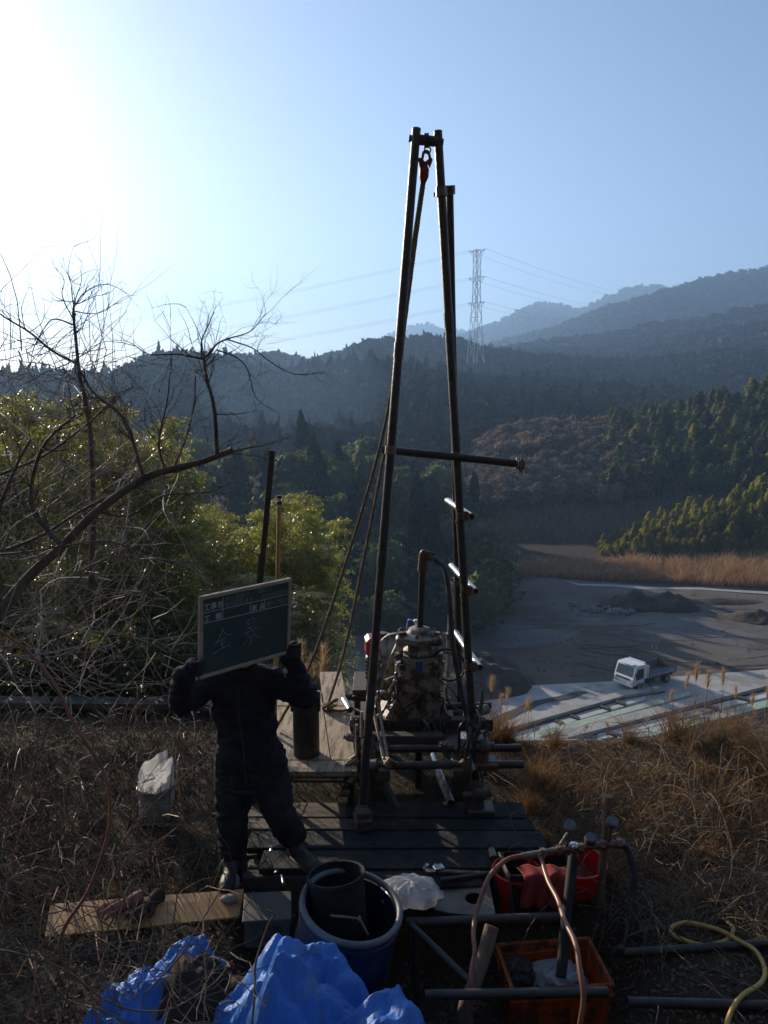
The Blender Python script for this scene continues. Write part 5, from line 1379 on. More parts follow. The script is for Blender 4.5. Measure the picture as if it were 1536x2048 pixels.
# ---- white bagged bucket -------------------------------------------------------------------------------
c = PZ(313, 1640, .0); c.z = gz(c.x, c.y)
bk = thing('bagged_bucket', 'cream bucket wrapped in a clear plastic bag on dark grass', 'bucket', c)
MB().lathe([(.01, .01), (.085, .01), (.095, .03), (.118, .25), (.125, .26), (.125, .275), (.112, .275), (.09, .03), (.01, .02)], c, (0, 0, 1), 30).build('pail', 'bucket_cream', bk, True, 45)
def bag(name, c, r, h, mm, par, seed, spread=1.25, n=44, m_=22, flare=.5):
    V = []; 
    for i in range(m_ + 1):
        t = i / m_
        for k in range(n):
            a_ = 2 * math.pi * k / n
            w_ = 1 + .06 * math.sin(a_ * 5 + seed + t * 3) + .20 * mnoise.noise(V3((math.cos(a_) * 2.2, math.sin(a_) * 2.2, t * 4 + seed))) + .14 * mnoise.noise(V3((math.cos(a_) * 6, math.sin(a_) * 6, t * 9 + seed)))
            rr = r * w_ * (1 + (spread - 1) * t) * (1 + flare * max(0, t - .75) * (1 + 1.6 * math.sin(a_ * 2 + seed)))
            zz = h * t * (1 + (.10 * math.sin(a_ * 2 + seed) + .20 * math.cos(a_ - .3)) * t + .2 * mnoise.noise(V3((math.cos(a_) * 1.5, math.sin(a_) * 1.5, seed))) * t)
            V.append(c + V3((rr * math.cos(a_), rr * math.sin(a_), zz)))
    F_ = [(i * n + k, i * n + (k + 1) % n, (i + 1) * n + (k + 1) % n, (i + 1) * n + k) for i in range(m_) for k in range(n)]
    return MB().add(V, F_).build(name, mm, par, True)
bag('bag', c + V3((0, 0, .015)), .118, .40, 'bag_white', bk, 4.1, 1.12, flare=.35)
m = MB(); m.torus(c + V3((0, 0, .262)), (0, 0, 1), .134, .006, 30, 6); m.tube(spline([c + V3((-.12, -.02, .25)), c + V3((-.05, -.13, .17)), c + V3((.06, -.14, .17)), c + V3((.12, -.02, .25))], 7), .0035, 5); m.build('handle', 'clamp_steel', bk, True)

# ---- litter of the front deck ---------------------------------------------------------------------------
def crumple(name, label, cat, c, r, sc, mm, seed, n=26, amp=.5):
    m = MB().ball(c, r, n, n // 2, sc); out = []
    for v in m.v:
        d = V3(v) - c; q = d / r * 2.3
        f = 1 + amp * (1 - 2 * abs(mnoise.noise(q + V3((seed, 0, 0))))) * .5 + amp * .5 * (1 - 2 * abs(mnoise.noise(q * 2.3 + V3((0, seed, 0)))))
        p = c + d * f; p.z = max(p.z, c.z - r * sc[2] * .8); out.append(tuple(p))
    m.v = out; return tag(m.build(name, mm), label, cat)
q = PZ(822, 1800, .2); crumple('plastic_bag', 'crumpled clear plastic bag between the barrel and the steel plate', 'plastic bag', q + V3((0, 0, .05)), .13, (1.1, .8, .5), 'plastic_bag', 3)
q = PZ(462, 1772, .1); crumple('plastic_bag', 'small crumpled clear bag at the right end of the plywood strip', 'plastic bag', q + V3((0, 0, .03)), .045, (1, .8, 1.1), 'plastic_bag', 9, 18)
pl = [PZ(876, 1768, .17), PZ(978, 1762, .19), PZ(992, 1838, .17), PZ(868, 1824, .16)]
def plate():
    ctr = PZ(948, 1800, .17); hr2 = .055; n = 20
    u = (pl[1] - pl[0]).normalized(); nn = (pl[1] - pl[0]).cross(pl[3] - pl[0]).normalized(); nn = nn if nn.z > 0 else -nn; v = nn.cross(u)
    out = []
    for k in range(n):
        a_ = 2 * math.pi * k / n; d = u * math.cos(a_) + v * math.sin(a_)
        best = 9
        for i in range(4):
            A_, B_ = pl[i] - ctr, pl[(i + 1) % 4] - ctr; e = B_ - A_
            a2, a3, e2, e3 = A_.dot(u), A_.dot(v), e.dot(u), e.dot(v); dx, dy = math.cos(a_), math.sin(a_)
            den = dx * e3 - dy * e2
            if abs(den) > 1e-9:
                t = (a2 * e3 - a3 * e2) / den; s_ = (a2 * dy - a3 * dx) / den
                if t > 0 and -1e-6 <= s_ <= 1 + 1e-6: best = min(best, t)
        out.append(ctr + d * best)
    inn = [ctr + (u * math.cos(2 * math.pi * k / n) + v * math.sin(2 * math.pi * k / n)) * hr2 for k in range(n)]
    th = nn * .012; V_ = inn + out + [p + th for p in inn] + [p + th for p in out]; F_ = []
    for k in range(n):
        k2 = (k + 1) % n
        F_ += [(k, k2, n + k2, n + k), (2 * n + k, 3 * n + k, 3 * n + k2, 2 * n + k2), (k, 2 * n + k, 2 * n + k2, k2), (n + k, n + k2, 3 * n + k2, 3 * n + k)]
    return MB().add(V_, F_)
tag(plate().build('steel_plate', 'steel_plate'), 'muddy steel plate with a round hole on the front deck edge', 'plate')
# wrench like tools and rods
w0, w1 = PZ(868, 1742, .215), PZ(985, 1748, .215)
wr = thing('pipe_wrench', 'large dark pipe wrench lying on the front deck boards', 'wrench', w0)
m = MB(); m.box((w0 + w1) / 2, ((w1 - w0).length, .03, .022), Euler((0, 0, math.atan2((w1 - w0).y, (w1 - w0).x))), .005); m.build('handle', 'clamp_steel', wr)
m = MB(); m.torus(w0 + V3((-.02, .02, .012)), (0, 0, 1), .04, .013, 16, 6, .5, 5.4); m.box(w0 + V3((.03, .01, .012)), (.07, .05, .035), Euler((0, 0, .4)), .006); m.build('jaw', 'chrome', wr)
a, b_ = PZ(880, 1760, .22), PZ(1000, 1744, .22); tag(MB().tube([a, b_], .014, 10, True, .8).build('steel_rod', 'pipe_dark', None, True, 40), 'thin dark rod lying beside the pipe wrench on the deck', 'rod')
a, b_ = PZ(985, 1712, .225), PZ(1045, 1708, .225)
hd_ = thing('hand_hammer', 'hammer lying at the right rear of the front deck', 'hammer', a)
m = MB(); m.cyl(a + V3((0, -.05, .01)), a + V3((0, .05, .01)), .026, n=10); m.build('head', 'clamp_steel', hd_)
m = MB(); m.cyl(a + V3((0, 0, .01)), b_ + V3((0, 0, .01)), .012, n=8); m.build('handle', 'timber_dark', hd_)
p0 = PZ(1000, 1806, .04); tag(MB().lathe([(.045, 0), (.045, .17), (.037, .17), (.037, .02)], p0, (0.03, 0, 1), 20).build('pipe_stub', 'tub_black', None, True, 45), 'short black pipe standing open beside the steel plate', 'pipe')
m = MB(); c_ = PZ(470, 1715, .1)

# ---- scaffold pipes, log, braces of the front pit -----------------------------------------------------------
def pipe(a, b, r, label, mm='pipe_dark', name='scaffold_pipe'): return tag(MB().tube([a, b], r, 14, True, .86).build(name, mm, None, True, 40), label, 'pipe')
pipe(PY(812, 1846, 4.36), PY(1142, 1833, 4.36), .029, 'dark scaffold pipe running right from the barrel rim below the steel plate')
pipe(PY(850, 1990, 3.86), PY(1216, 1984, 3.86), .027, 'dark scaffold pipe crossing in front of the orange crate')
pipe(PY(822, 1850, 4.30), PY(938, 1962, 3.98), .022, 'thin dark pipe brace slanting down right of the barrel')
pipe(PY(828, 1842, 4.33), PY(834, 1995, 4.25), .024, 'dark upright pipe just right of the barrel')
pipe(PZ(1245, 1906, .03), PZ(1545, 1887, .03), .026, 'dark pipe lying on the ground beyond the yellow hose')
pipe(PZ(1255, 2004, .02), PZ(1560, 2012, .02), .028, 'dark pipe lying on the ground along the bottom right')
pipe(PZ(1238, 1905, .0), PZ(1238, 1905, .0) + V3((.01, .01, .2)), .026, 'dark upright pipe stub where the black hose ends')
a, b_ = PY(984, 1852, 4.12), PY(932, 2010, 3.92)
lg = thing('log_post', 'weathered round log leaning in front of the orange crate', 'log', b_)
MB().tube(spline([b_ - V3((0, 0, .1)), b_, (a + b_) / 2 + V3((.01, 0, 0)), a], 5), [.040] * 16, 14).build('trunk', 'log_bark', lg, True, 40)
o = MB().tube([PY(1122, 1955, 4.0), PY(1132, 1840, 4.2), PY(1146, 1715, 4.5)], .03, 12).build('support_post', 'tub_black', None, True, 40); tag(o, 'thick black post standing inside the orange crate under the gauges', 'post')

# ---- orange crate ---------------------------------------------------------------------------------------------
cc = PZ(1105, 1925, .04); cz0 = gz(cc.x, cc.y) + .0
cr = thing('orange_crate', 'orange plastic crate with white bags at the bottom right', 'crate', (cc.x, cc.y, cz0))
Mc = Matrix.Rotation(.10, 3, 'Z'); cw, cd, chh = .56, .38, .04 - cz0
def C(x, y, z): return V3((cc.x, cc.y, cz0)) + Mc @ V3((x, y, z))
def wall(x0, y0, x1, y1):
    m = MB(); a, b = V3((x0, y0, 0)), V3((x1, y1, 0)); a2, b2 = a * .9, b * .9
    out = V3(((y1 - y0), -(x1 - x0), 0)).normalized() * .004
    m.add([C(*(a2 + V3((0, 0, .0)))), C(*(b2)), C(*(b + V3((0, 0, chh)))), C(*(a + V3((0, 0, chh)))), C(*(a2 - out * 1)), C(*(b2 - out)), C(*(b - out + V3((0, 0, chh)))), C(*(a - out + V3((0, 0, chh))))],
          [(0, 1, 2, 3), (7, 6, 5, 4), (0, 4, 5, 1), (2, 6, 7, 3), (1, 5, 6, 2), (0, 3, 7, 4)])
    w_ = m.build('side', 'crate_orange', cr)
    r_ = MB(); mid = (a + b) / 2; le = (b - a).length; an = math.atan2(b.y - a.y, b.x - a.x)
    for zz, hh in ((chh - .012, .024), (chh - .07, .012)): r_.box(C(*(mid + V3((0, 0, zz)))), (le + .02, .022, hh), Mc @ Matrix.Rotation(an, 3, 'Z'), .004)
    for k in range(6):
        t = (k + .5) / 6; q0 = a2.lerp(b2, t); q1 = a.lerp(b, t); p_, q_ = C(*(q0 + out)), C(*(q1 + out + V3((0, 0, chh - .03)))); r_.box((p_ + q_) / 2, (.008, .008, (q_ - p_).length), (q_ - p_).to_track_quat('Z', 'Y').to_matrix())
    r_.build('rib', 'crate_orange', w_)
hw, hd2 = cw / 2, cd / 2
wall(-hw, -hd2, hw, -hd2); wall(hw, -hd2, hw, hd2); wall(hw, hd2, -hw, hd2); wall(-hw, hd2, -hw, -hd2)
MB().box(C(0, 0, .012), (cw * .88, cd * .88, .012), Mc).build('bottom', 'crate_orange', cr)
crumple('plastic_bag', 'whitish crumpled bag lying inside the orange crate', 'plastic bag', C(.04, .05, chh * .55), .13, (1.1, .75, .55), 'bag_white', 12)
crumple('rag', 'dark wet rag hanging over the left corner of the orange crate', 'rag', C(-.2, .0, chh * .85), .09, (.8, 1.1, .6), 'tub_black', 15)

# ---- red buckets and the black box under the gauges ---------------------------------------------------------------
q = PZ(1035, 1890, -.2); rb = thing('red_bucket', 'bright red bucket under the scaffold pipe left of the crate', 'bucket', (q.x, q.y + .1, gz(q.x, q.y + .1)))
c_ = ORG[rb.name]; MB().lathe([(.01, 0), (.12, 0), (.15, .26), (.157, .26), (.157, .275), (.143, .275), (.115, .015), (.01, .012)], c_, (0, 0, 1), 30).build('pail', 'bucket_red', rb, True, 45)
m = MB(); m.torus(c_ + V3((0, 0, .27)), (0, 0, 1), .155, .006, 30, 6); m.build('rim', 'bucket_red', rb, True)
q = PZ(1165, 1790, .05); c_ = V3((q.x - .02, q.y + .12, gz(q.x, q.y + .1)))
rb2 = thing('red_basin', 'wide red plastic basin under the pressure gauges', 'basin', c_)
MB().lathe([(.01, .02), (.15, .02), (.175, .08), (.19, .20), (.205, .205), (.205, .218), (.185, .218), (.16, .08), (.01, .04)], c_, (0, 0, 1), 34).build('shell', 'bucket_red', rb2, True, 45)
q = PZ(1075, 1800, .05); c_ = V3((q.x, q.y, gz(q.x, q.y)))
bb_ = thing('black_box', 'dark open box with a grey end board below the gauges', 'box', c_)
for (dx, dy, sx_, sy_) in ((0, -.13, .40, .012), (0, .13, .40, .012), (.2, 0, .012, .272)): MB().box(c_ + V3((dx, dy, .16)), (sx_, sy_, .32), None, .002).build('side', 'tub_black', bb_)
MB().box(c_ + V3((-.205, 0, .19)), (.014, .28, .26), Euler((0, -.12, .1)), .003).build('end_board', 'box_grey', bb_)
MB().box(c_ + V3((0, 0, .012)), (.39, .26, .02)).build('bottom', 'tub_black', bb_)
# red towel over the box edge
n = 30; V = []; c2 = c_ + V3((.02, -.145, .335))
for i in range(n):
    for k in range(n):
        u = k / (n - 1) - .5; t = i / (n - 1)
        y = .10 - .24 * t if t < .45 else .10 - .24 * .45 - .02 * (t - .45)
        z = .0 if t < .4 else -.30 * (t - .4)
        V.append(c2 + V3((u * (.34 - .06 * t) + .02 * math.sin(t * 5), y - .015 - .018 * math.sin(u * 22 + t * 3) * t, z + .012 * math.sin(u * 15) - .05 * abs(u) * t)))
F_ = [(i * n + k, i * n + k + 1, (i + 1) * n + k + 1, (i + 1) * n + k) for i in range(n - 1) for k in range(n - 1)]
o = MB().add(V, F_).build('towel', 'cloth_red', None, True); md = o.modifiers.new('t', 'SOLIDIFY'); md.thickness = .006
tag(o, 'dull red towel draped over the dark box under the gauges', 'towel')

# ---- manifold with gauges, post --------------------------------------------------------------------------------
pb = PZ(1197, 1812, 0); pb.z = gz(pb.x, pb.y); ptop = PY(1218, 1592, pb.y + .02)
tag(MB().tube([pb - V3((0, 0, .05)), ptop], .0255, 16).build('marker_post', 'log_bark', None, True, 40), 'pale round post standing right of the pressure gauges', 'post')
ym = pb.y - .08
man = thing('gauge_manifold', 'steel water manifold with three pressure gauges on hoses', 'manifold', PY(1130, 1740, ym))
mp = [PY(1050, 1712, ym), PY(1110, 1702, ym), PY(1180, 1692, ym), PY(1246, 1686, ym)]
MB().tube(spline(mp, 4), .022, 12).build('pipe', 'clamp_steel', man, True, 40)
for px, py in ((1085, 1706), (1118, 1700), (1147, 1698), (1160, 1696), (1205, 1690), (1238, 1686)):
    q = PY(px, py, ym); m = MB(); m.cyl(q - V3((.016, 0, 0)), q + V3((.016, 0, 0)), .032, n=6); m.build('coupling', 'clamp_steel', man)
for px, py, fx in ((1140, 1652, (-.1, -.5, .8)), (1181, 1678, (.1, -.35, .9)), (1224, 1645, (.1, -.4, .85))):
    q = PY(px, py, ym); dn = PY(px - 8, 1696, ym); ax = unit(fx)
    m = MB(); m.cyl(dn, q - V3((0, 0, .02)), .009, n=8); m.build('gauge_stem', 'clamp_steel', man)
    m = MB(); m.cyl(q - ax * .02, q + ax * .018, .036, n=22); gg = m.build('gauge', 'clamp_steel', man, True, 40)
    m = MB(); m.cyl(q + ax * .0185, q + ax * .0205, .030, n=22); m.build('dial', 'gauge_face', gg)
q = PY(1147, 1708, ym); m = MB(); m.cyl(q + V3((0, 0, -.06)), q + V3((0, 0, .07)), .026, n=12); m.ball(q + V3((0, -.02, .06)), .026); m.build('valve', 'chrome', man, True, 40)
q = PY(1128, 1678, ym); m = MB(); m.box(q, (.02, .02, .09), Euler((0, .5, 0)), .005); m.build('valve_lever', 'pipe_bright', man)
def hose_thing(name, label, pts, r, mm, n=10):
    sp = spline(pts, 8); sp = [q + V3((mnoise.noise(q * 6), mnoise.noise(q * 6 + V3((3, 0, 0))), .3 * mnoise.noise(q * 6 + V3((0, 3, 0))))) * .016 for q in sp]; t = thing(name, label, 'hose', sp[-1])
    MB().tube(sp, r, n).build('tube', mm, t, True)
    MB().cyl(sp[0], sp[2], r * 1.35, n=10).build('ferrule', 'clamp_steel', t, True, 40)
hose_thing('water_hose', 'copper brown hose arching left from the manifold down past the log', [PY(1052, 1711, ym), PY(1010, 1722, ym - .05), PY(975, 1762, ym - .2), PY(953, 1830, 4.3), PY(946, 1900, 4.1), PY(943, 1960, 3.95), PY(948, 2010, 3.9)], .0145, 'hose_copper')
hose_thing('water_hose', 'copper brown hose running down across the orange crate', [PY(1076, 1708, ym), PY(1090, 1740, ym - .12), PY(1115, 1800, 4.25), PY(1145, 1875, 3.9), PY(1163, 1950, 3.7), PY(1166, 2010, 3.62), PY(1155, 2070, 3.58)], .0145, 'hose_copper')
hose_thing('water_hose', 'thick black hose bending down from the right end of the manifold', [PY(1240, 1687, ym), PY(1258, 1700, ym), PY(1269, 1740, ym - .05), PY(1266, 1800, ym - .12), PY(1250, 1860, ym - .2), PZ(1240, 1900, .06)], .024, 'hose_black')
hose_thing('water_hose', 'yellow brown hose looping over the ground at the right edge', [PZ(1448, 1838, .03), PZ(1466, 1858, .035), PZ(1450, 1882, .03), PZ(1400, 1888, .03), PZ(1352, 1876, .03), PZ(1340, 1856, .035), PZ(1372, 1844, .04), PZ(1430, 1856, .05), PZ(1476, 1882, .055), PZ(1512, 1905, .05), PZ(1532, 1940, .035), PZ(1522, 1968, .05), PZ(1488, 1990, .06), PZ(1464, 2016, .06), PZ(1455, 2060, .04)], .013, 'hose_yellow')
# ================================================================== vegetation
mat('bamboo_leaf', (.17, .18, .05), (.27, .26, .08), rough=.3, scale=1.2, attr='tint', attr_amt=.5, transl=(.58, (1.15, 1.15, .55)), spec=.6, obj_rand=.25)
mat('twig_bark', (.085, .06, .045), (.14, .105, .08), rough=.75, scale=14, bump=.5, bscale=60, c3=(.05, .036, .028), c3amt=.4)
mat('glare_pale_twig', (.32, .255, .20), (.44, .36, .29), rough=.7, scale=14, c3=(.12, .085, .06), c3amt=.4)  # pale colour imitates backlight and veiling glare on the twigs
mat('vine_red', (.22, .085, .04), (.3, .13, .06), rough=.6, scale=10, c3=(.12, .06, .035), c3amt=.4)
mat('dry_stem', (.20, .145, .085), (.29, .215, .13), rough=.85, scale=10, attr='tint', attr_amt=.4)
mat('dry_grass', (.17, .115, .066), (.29, .20, .12), rough=.9, scale=1.5, attr='tint', attr_amt=.5, transl=(.3, (1.1, .95, .65)), spec=.2)
mat('russet_grass', (.20, .115, .055), (.29, .18, .095), rough=.9, scale=1.5, attr='tint', attr_amt=.45, transl=(.3, (1.1, .9, .6)), spec=.2)
mat('shade_toned_grass', (.028, .03, .014), (.055, .045, .024), rough=.9, scale=1.2, attr='tint', attr_amt=.5, transl=(.2, (1.1, 1.0, .6)), spec=.2)  # darker albedo stands in for shade on the grass
mat('green_grass', (.06, .08, .018), (.10, .11, .03), rough=.8, scale=1.2, attr='tint', attr_amt=.5, transl=(.3, (1.1, 1.1, .5)), spec=.3)
mat('plume_tan', (.42, .30, .19), (.5, .37, .25), rough=.95, scale=10, attr='tint', attr_amt=.3, transl=(.45, (1, .9, .75)))
mat('leaf_litter', (.08, .055, .034), (.15, .105, .062), rough=.9, scale=6, attr='tint', attr_amt=.6, transl=(.15, (1, .9, .6)))

# ---- near bamboo grove on the left --------------------------------------------------------
def bamboo_proto(seed, H=12.0, nleaf=6800):
    r = np.random.default_rng(seed)
    lean = r.normal(size=2) * .35
    def ax(t): return np.stack([lean[0] * t ** 2.2 * 1.6, lean[1] * t ** 2.2 * 1.6, H * (t - .10 * np.clip(t - .75, 0, 1) ** 2 * 6)], -1)
    culm = MB().tube([V3(ax(np.array(t))) for t in np.linspace(0, 1, 14)], [.034 * (1 - t * .92) + .002 for t in np.linspace(0, 1, 14)], 6)
    nb = 150; tb = .14 + .86 * r.random(nb) ** .8; az = r.random(nb) * 2 * np.pi
    Lb = (.85 + .9 * r.random(nb)) * np.clip(1.25 - tb * .75, .35, 1)
    st = ax(tb)
    bd = np.stack([np.cos(az), np.sin(az), .35 + .3 * r.random(nb)], -1)
    br = MB()
    k = r.integers(0, nb, nleaf); s = r.random(nleaf) ** .65
    C_ = st[k] + bd[k] * (Lb[k] * s)[:, None] + np.array([0, 0, -1.0]) * (Lb[k] * s ** 2 * .55)[:, None] + r.normal(size=(nleaf, 3)) * np.array([.10, .10, .08])
    for i in range(nb):
        P_ = [st[i] + bd[i] * Lb[i] * q + np.array([0, 0, -1.0]) * Lb[i] * q * q * .55 for q in (0, .35, .7, 1)]
        br.tube([V3(p) for p in P_], [.005, .004, .003, .0015], 3)
    d = np.stack([np.cos(az[k]) * .7, np.sin(az[k]) * .7, np.full(nleaf, -.45)], -1) + r.normal(size=(nleaf, 3)) * .55
    d /= np.linalg.norm(d, axis=1)[:, None]
    sd = np.cross(d, np.array([0, 0, 1.0]) + r.normal(size=(nleaf, 3)) * .45); sd /= np.linalg.norm(sd, axis=1)[:, None]
    ll = (.12 + .09 * r.random(nleaf))[:, None]; lw = ll * (.10 + .05 * r.random(nleaf))[:, None]
    V = np.stack([C_, C_ + d * ll * .4 + sd * lw, C_ + d * ll + np.array([0, 0, -.02]), C_ + d * ll * .4 - sd * lw], 1).reshape(-1, 3)
    F_ = np.arange(nleaf * 4).reshape(-1, 4)
    tint = np.repeat(r.random(nleaf), 4)
    lo = np_mesh('foliage', V, F_, 'bamboo_leaf', attrs={'tint': ('POINT', tint)})
    return [lo, culm.build('culm', 'bamboo_culm', None, True), br.build('branches', 'bamboo_culm')]
BP = [bamboo_proto(900 + i) for i in range(6)]; used = [False] * 6
spots = []
for i in range(30):                                         # tall stand at the left
    px = -140 + 500 * (i + .5) / 30 + rng.normal() * 18
    top = np.interp(px, [-140, 0, 60, 120, 200, 270, 330, 380], [760, 745, 735, 740, 735, 735, 800, 900]) + rng.random() * 190
    spots.append((px, top, 16 + 7 * rng.random(), 0))
for i in range(32):                                         # lower stand behind the worker
    px = 345 + 310 * (i + .5) / 32 + rng.normal() * 12
    top = np.interp(px, [340, 420, 500, 560, 600, 640, 680], [930, 985, 1000, 950, 890, 960, 1110]) + rng.random() ** 1.5 * 150
    spots.append((px, top, 19 + 6 * rng.random(), 1))
for i in range(6):                                          # unseen bamboo added outside the view to shade the left ground
    spots.append((-560 + 42 * i + rng.normal() * 10, 690 + 90 * rng.random(), 8.4 + 2.0 * rng.random(), 3))
for i in range(16):                                         # fill below
    px = -120 + 760 * (i + .5) / 16; spots.append((px, 1130 + 90 * rng.random(), 14.5 + 3 * rng.random(), 2 if px < 330 else 1))
for i, (px, py, y, g) in enumerate(spots):
    p = PY(px, py, y); b0 = gz(p.x, y); h = max(p.z - b0, 1.5); k = i % 6
    lab, grp = (('tall sunlit bamboo in the stand at the left edge behind the bare tree', 'tall bamboo at the left'), ('glossy green bamboo in the lower stand behind the worker', 'bamboo behind the worker'), ('short bamboo shoot at the foot of the tall left stand', 'short bamboo at the left'), ('unseen bamboo added outside the left edge to shade the grass', 'added bamboo outside the left edge'))[g]
    t = thing('bamboo', lab, 'bamboo', (p.x, y, b0 - .05), grp)
    sc_ = h / 12.0; w_ = min(max(sc_, .6), 1.0)
    t.scale = (w_ * 1.0, w_ * 1.0, sc_); t.rotation_euler = (0, 0, rng.random() * 6.28)
    for o in BP[k]:
        c_ = o if not used[k] else o.copy()
        if used[k]: COL.objects.link(c_)
        c_.parent = t
    used[k] = True

# ---- low dark bushes beyond the ditch wall, added to shade the left ground ----------
mat('bush_leaf', (.03, .036, .014), (.055, .056, .022), rough=.5, scale=2, attr='tint', attr_amt=.5, transl=(.3, (1.2, 1.2, .5)), spec=.4, obj_rand=.3)
def bush_proto(seed):
    v, f = crown('round', 1500, seed, .055, False)
    tint = np.repeat(np.random.default_rng(seed).random(1500), 3)
    st = MB(); r = random.Random(seed)
    for k in range(16):
        a = r.random() * 6.28; q = V3((math.cos(a) * .42, math.sin(a) * .42, .5 + .5 * r.random())); st.tube([V3((0, 0, -.05)), q * .4 + V3((0, 0, .08)), q], [.012, .008, .003], 5)
    return [np_mesh('foliage', v, f, 'bush_leaf', attrs={'tint': ('POINT', tint)}), st.build('stems', 'bark_dark')]
UP = [bush_proto(950 + i) for i in range(4)]; used = [False] * 4
for i in range(26):
    px = -260 + 800 * (i + .5) / 26 + rng.normal() * 10; y = 9.5 + 1.6 * rng.random(); p = PY(px, 1240 + 90 * rng.random(), y); b0 = gz(p.x, y); h = p.z - b0; k = i % 4
    t = thing('bush', 'dark leafy bush in the row beyond the concrete ditch wall', 'bush', (p.x, y, b0), 'bushes beyond the ditch wall')
    t.scale = (h * 1.1, h * 1.0, h); t.rotation_euler = (0, 0, rng.random() * 6.28)
    for o in UP[k]:
        c_ = o if not used[k] else o.copy()
        if used[k]: COL.objects.link(c_)
        c_.parent = t
    used[k] = True

# ---- bare tree at the left -------------------------------------------------------------------
def wob(pts, y, amp=.02):
    out = []
    for i, p in enumerate(pts):
        yy = p[2] if len(p) > 2 else y
        out.append(PY(p[0], p[1], yy))
    sp = spline(out, 6)
    return [q + V3((mnoise.noise(q * 3.1), mnoise.noise(q * 3.1 + V3((7, 0, 0))), mnoise.noise(q * 3.1 + V3((0, 7, 0))))) * amp for q in sp]
bt = MB(); tw = MB()
def twigs(path, r0, n, L_, depth, spread=.9, seed=0, up=.35):
    rr = random.Random(seed)
    for _ in range(n):
        i = rr.randint(len(path) // 5, len(path) - 1); p = path[i]
        d = (path[min(i + 1, len(path) - 1)] - path[max(i - 1, 0)]).normalized()
        d2 = (d + V3((rr.gauss(0, 1), rr.gauss(0, .7), rr.gauss(0, 1) + up)) * spread).normalized()
        l = L_ * (.5 + rr.random()); pts = [p]; q = p.copy(); dd = d2.copy()
        for k in range(5):
            q = q + dd * l / 5; dd = (dd + V3((rr.gauss(0, .22), rr.gauss(0, .2), rr.gauss(0, .22) + .03))).normalized(); pts.append(q.copy())
        tw.tube(pts, [r0 * (1 - .15 * k) for k in range(6)], 4 if r0 < .006 else 5)
        if depth: twigs(pts, r0 * .6, 3, L_ * .55, depth - 1, .8, rr.randint(0, 99999), up)
limbs = [([(-90, 1330, 4.6), (0, 1222, 4.7), (60, 1150, 4.8), (123, 1093, 4.85), (196, 1020, 4.9), (292, 956, 4.95), (345, 938, 5), (401, 924, 5), (467, 901, 5)], .040, .018, 8),
         ([(437, 912, 5), (426, 815, 5), (412, 760, 5.02), (406, 719, 5.05)], .013, .010, 5),
         ([(406, 719, 5.05), (380, 712, 5), (356, 708, 4.95), (301, 708, 4.9), (270, 690, 4.9)], .008, .003, 6),
         ([(406, 719, 5.05), (430, 690, 5.1), (456, 678, 5.1), (506, 664, 5.15), (535, 630, 5.2)], .008, .002, 9),
         ([(402, 716, 5.05), (401, 680, 5.05), (416, 650, 5.1), (430, 625, 5.1)], .006, .002, 6),
         ([(430, 700, 5.1), (470, 715, 5.2), (497, 742, 5.2), (515, 796, 5.25), (556, 826, 5.3)], .006, .002, 8),
         ([(456, 680, 5.1), (506, 696, 5.2), (540, 720, 5.25), (592, 747, 5.3), (647, 742, 5.3)], .005, .002, 5),
         ([(335, 940, 5), (322, 880, 5), (335, 796, 5.1), (340, 760, 5.1)], .009, .004, 6),
         ([(292, 956, 4.95), (270, 890, 5), (240, 830, 5), (180, 780, 5), (146, 720, 5)], .013, .005, 8),
         ([(350, 936, 5), (372, 880, 5.1), (388, 810, 5.15), (392, 740, 5.2)], .008, .003, 7),
         ([(182, 1180, 5.6), (184, 1050, 5.6), (178, 838, 5.6), (160, 740, 5.6), (146, 640, 5.6), (150, 600, 5.6)], .022, .006, 16),
         ([(155, 728, 5.6), (100, 700, 5.6), (50, 660, 5.6), (0, 625, 5.6), (-40, 590, 5.6)], .010, .004, 7),
         ([(146, 650, 5.6), (100, 640, 5.5), (70, 690, 5.5), (60, 740, 5.5)], .006, .002, 5),
         ([(150, 610, 5.6), (170, 585, 5.6), (215, 570, 5.6), (260, 590, 5.7)], .005, .0015, 8),
         ([(146, 640, 5.6), (125, 590, 5.6), (130, 560, 5.6), (112, 534, 5.6)], .004, .0015, 5),
         ([(123, 1093, 4.85), (60, 1010, 4.9), (80, 900, 4.95), (150, 830, 5)], .018, .007, 10),
         ([(0, 1222, 4.7), (-10, 1080, 4.8), (20, 960, 4.9), (60, 880, 5)], .02, .008, 10),
         ([(-40, 1120, 5.2), (80, 1070, 5.2), (200, 1000, 5.2), (280, 975, 5.3)], .014, .006, 8),
         ([(196, 1020, 4.9), (260, 1030, 5), (330, 990, 5.1), (420, 985, 5.2), (470, 960, 5.2)], .010, .003, 9),
         ([(-20, 960, 5.3), (90, 910, 5.3), (170, 850, 5.3), (230, 790, 5.4)], .012, .005, 8),
         ([(0, 1110, 4.4), (90, 1100, 4.4), (200, 1080, 4.5), (270, 1100, 4.6)], .006, .003, 4),
         ([(467, 905, 5), (490, 900, 5), (530, 890, 5.05), (580, 872, 5.1)], .006, .002, 6),
         ([(60, 1350, 5), (120, 1270, 5), (180, 1210, 5), (270, 1185, 5)], .007, .003, 3),
         ([(30, 1260, 5), (110, 1200, 5), (190, 1130, 5), (220, 1118, 5)], .007, .003, 3)]
trk0 = V3((-2.62, 4.55, gz(-2.62, 4.55) - .1))
tree = thing('bare_tree', 'leafless tree with a thick sawn limb reaching in from the left edge', 'tree', trk0)
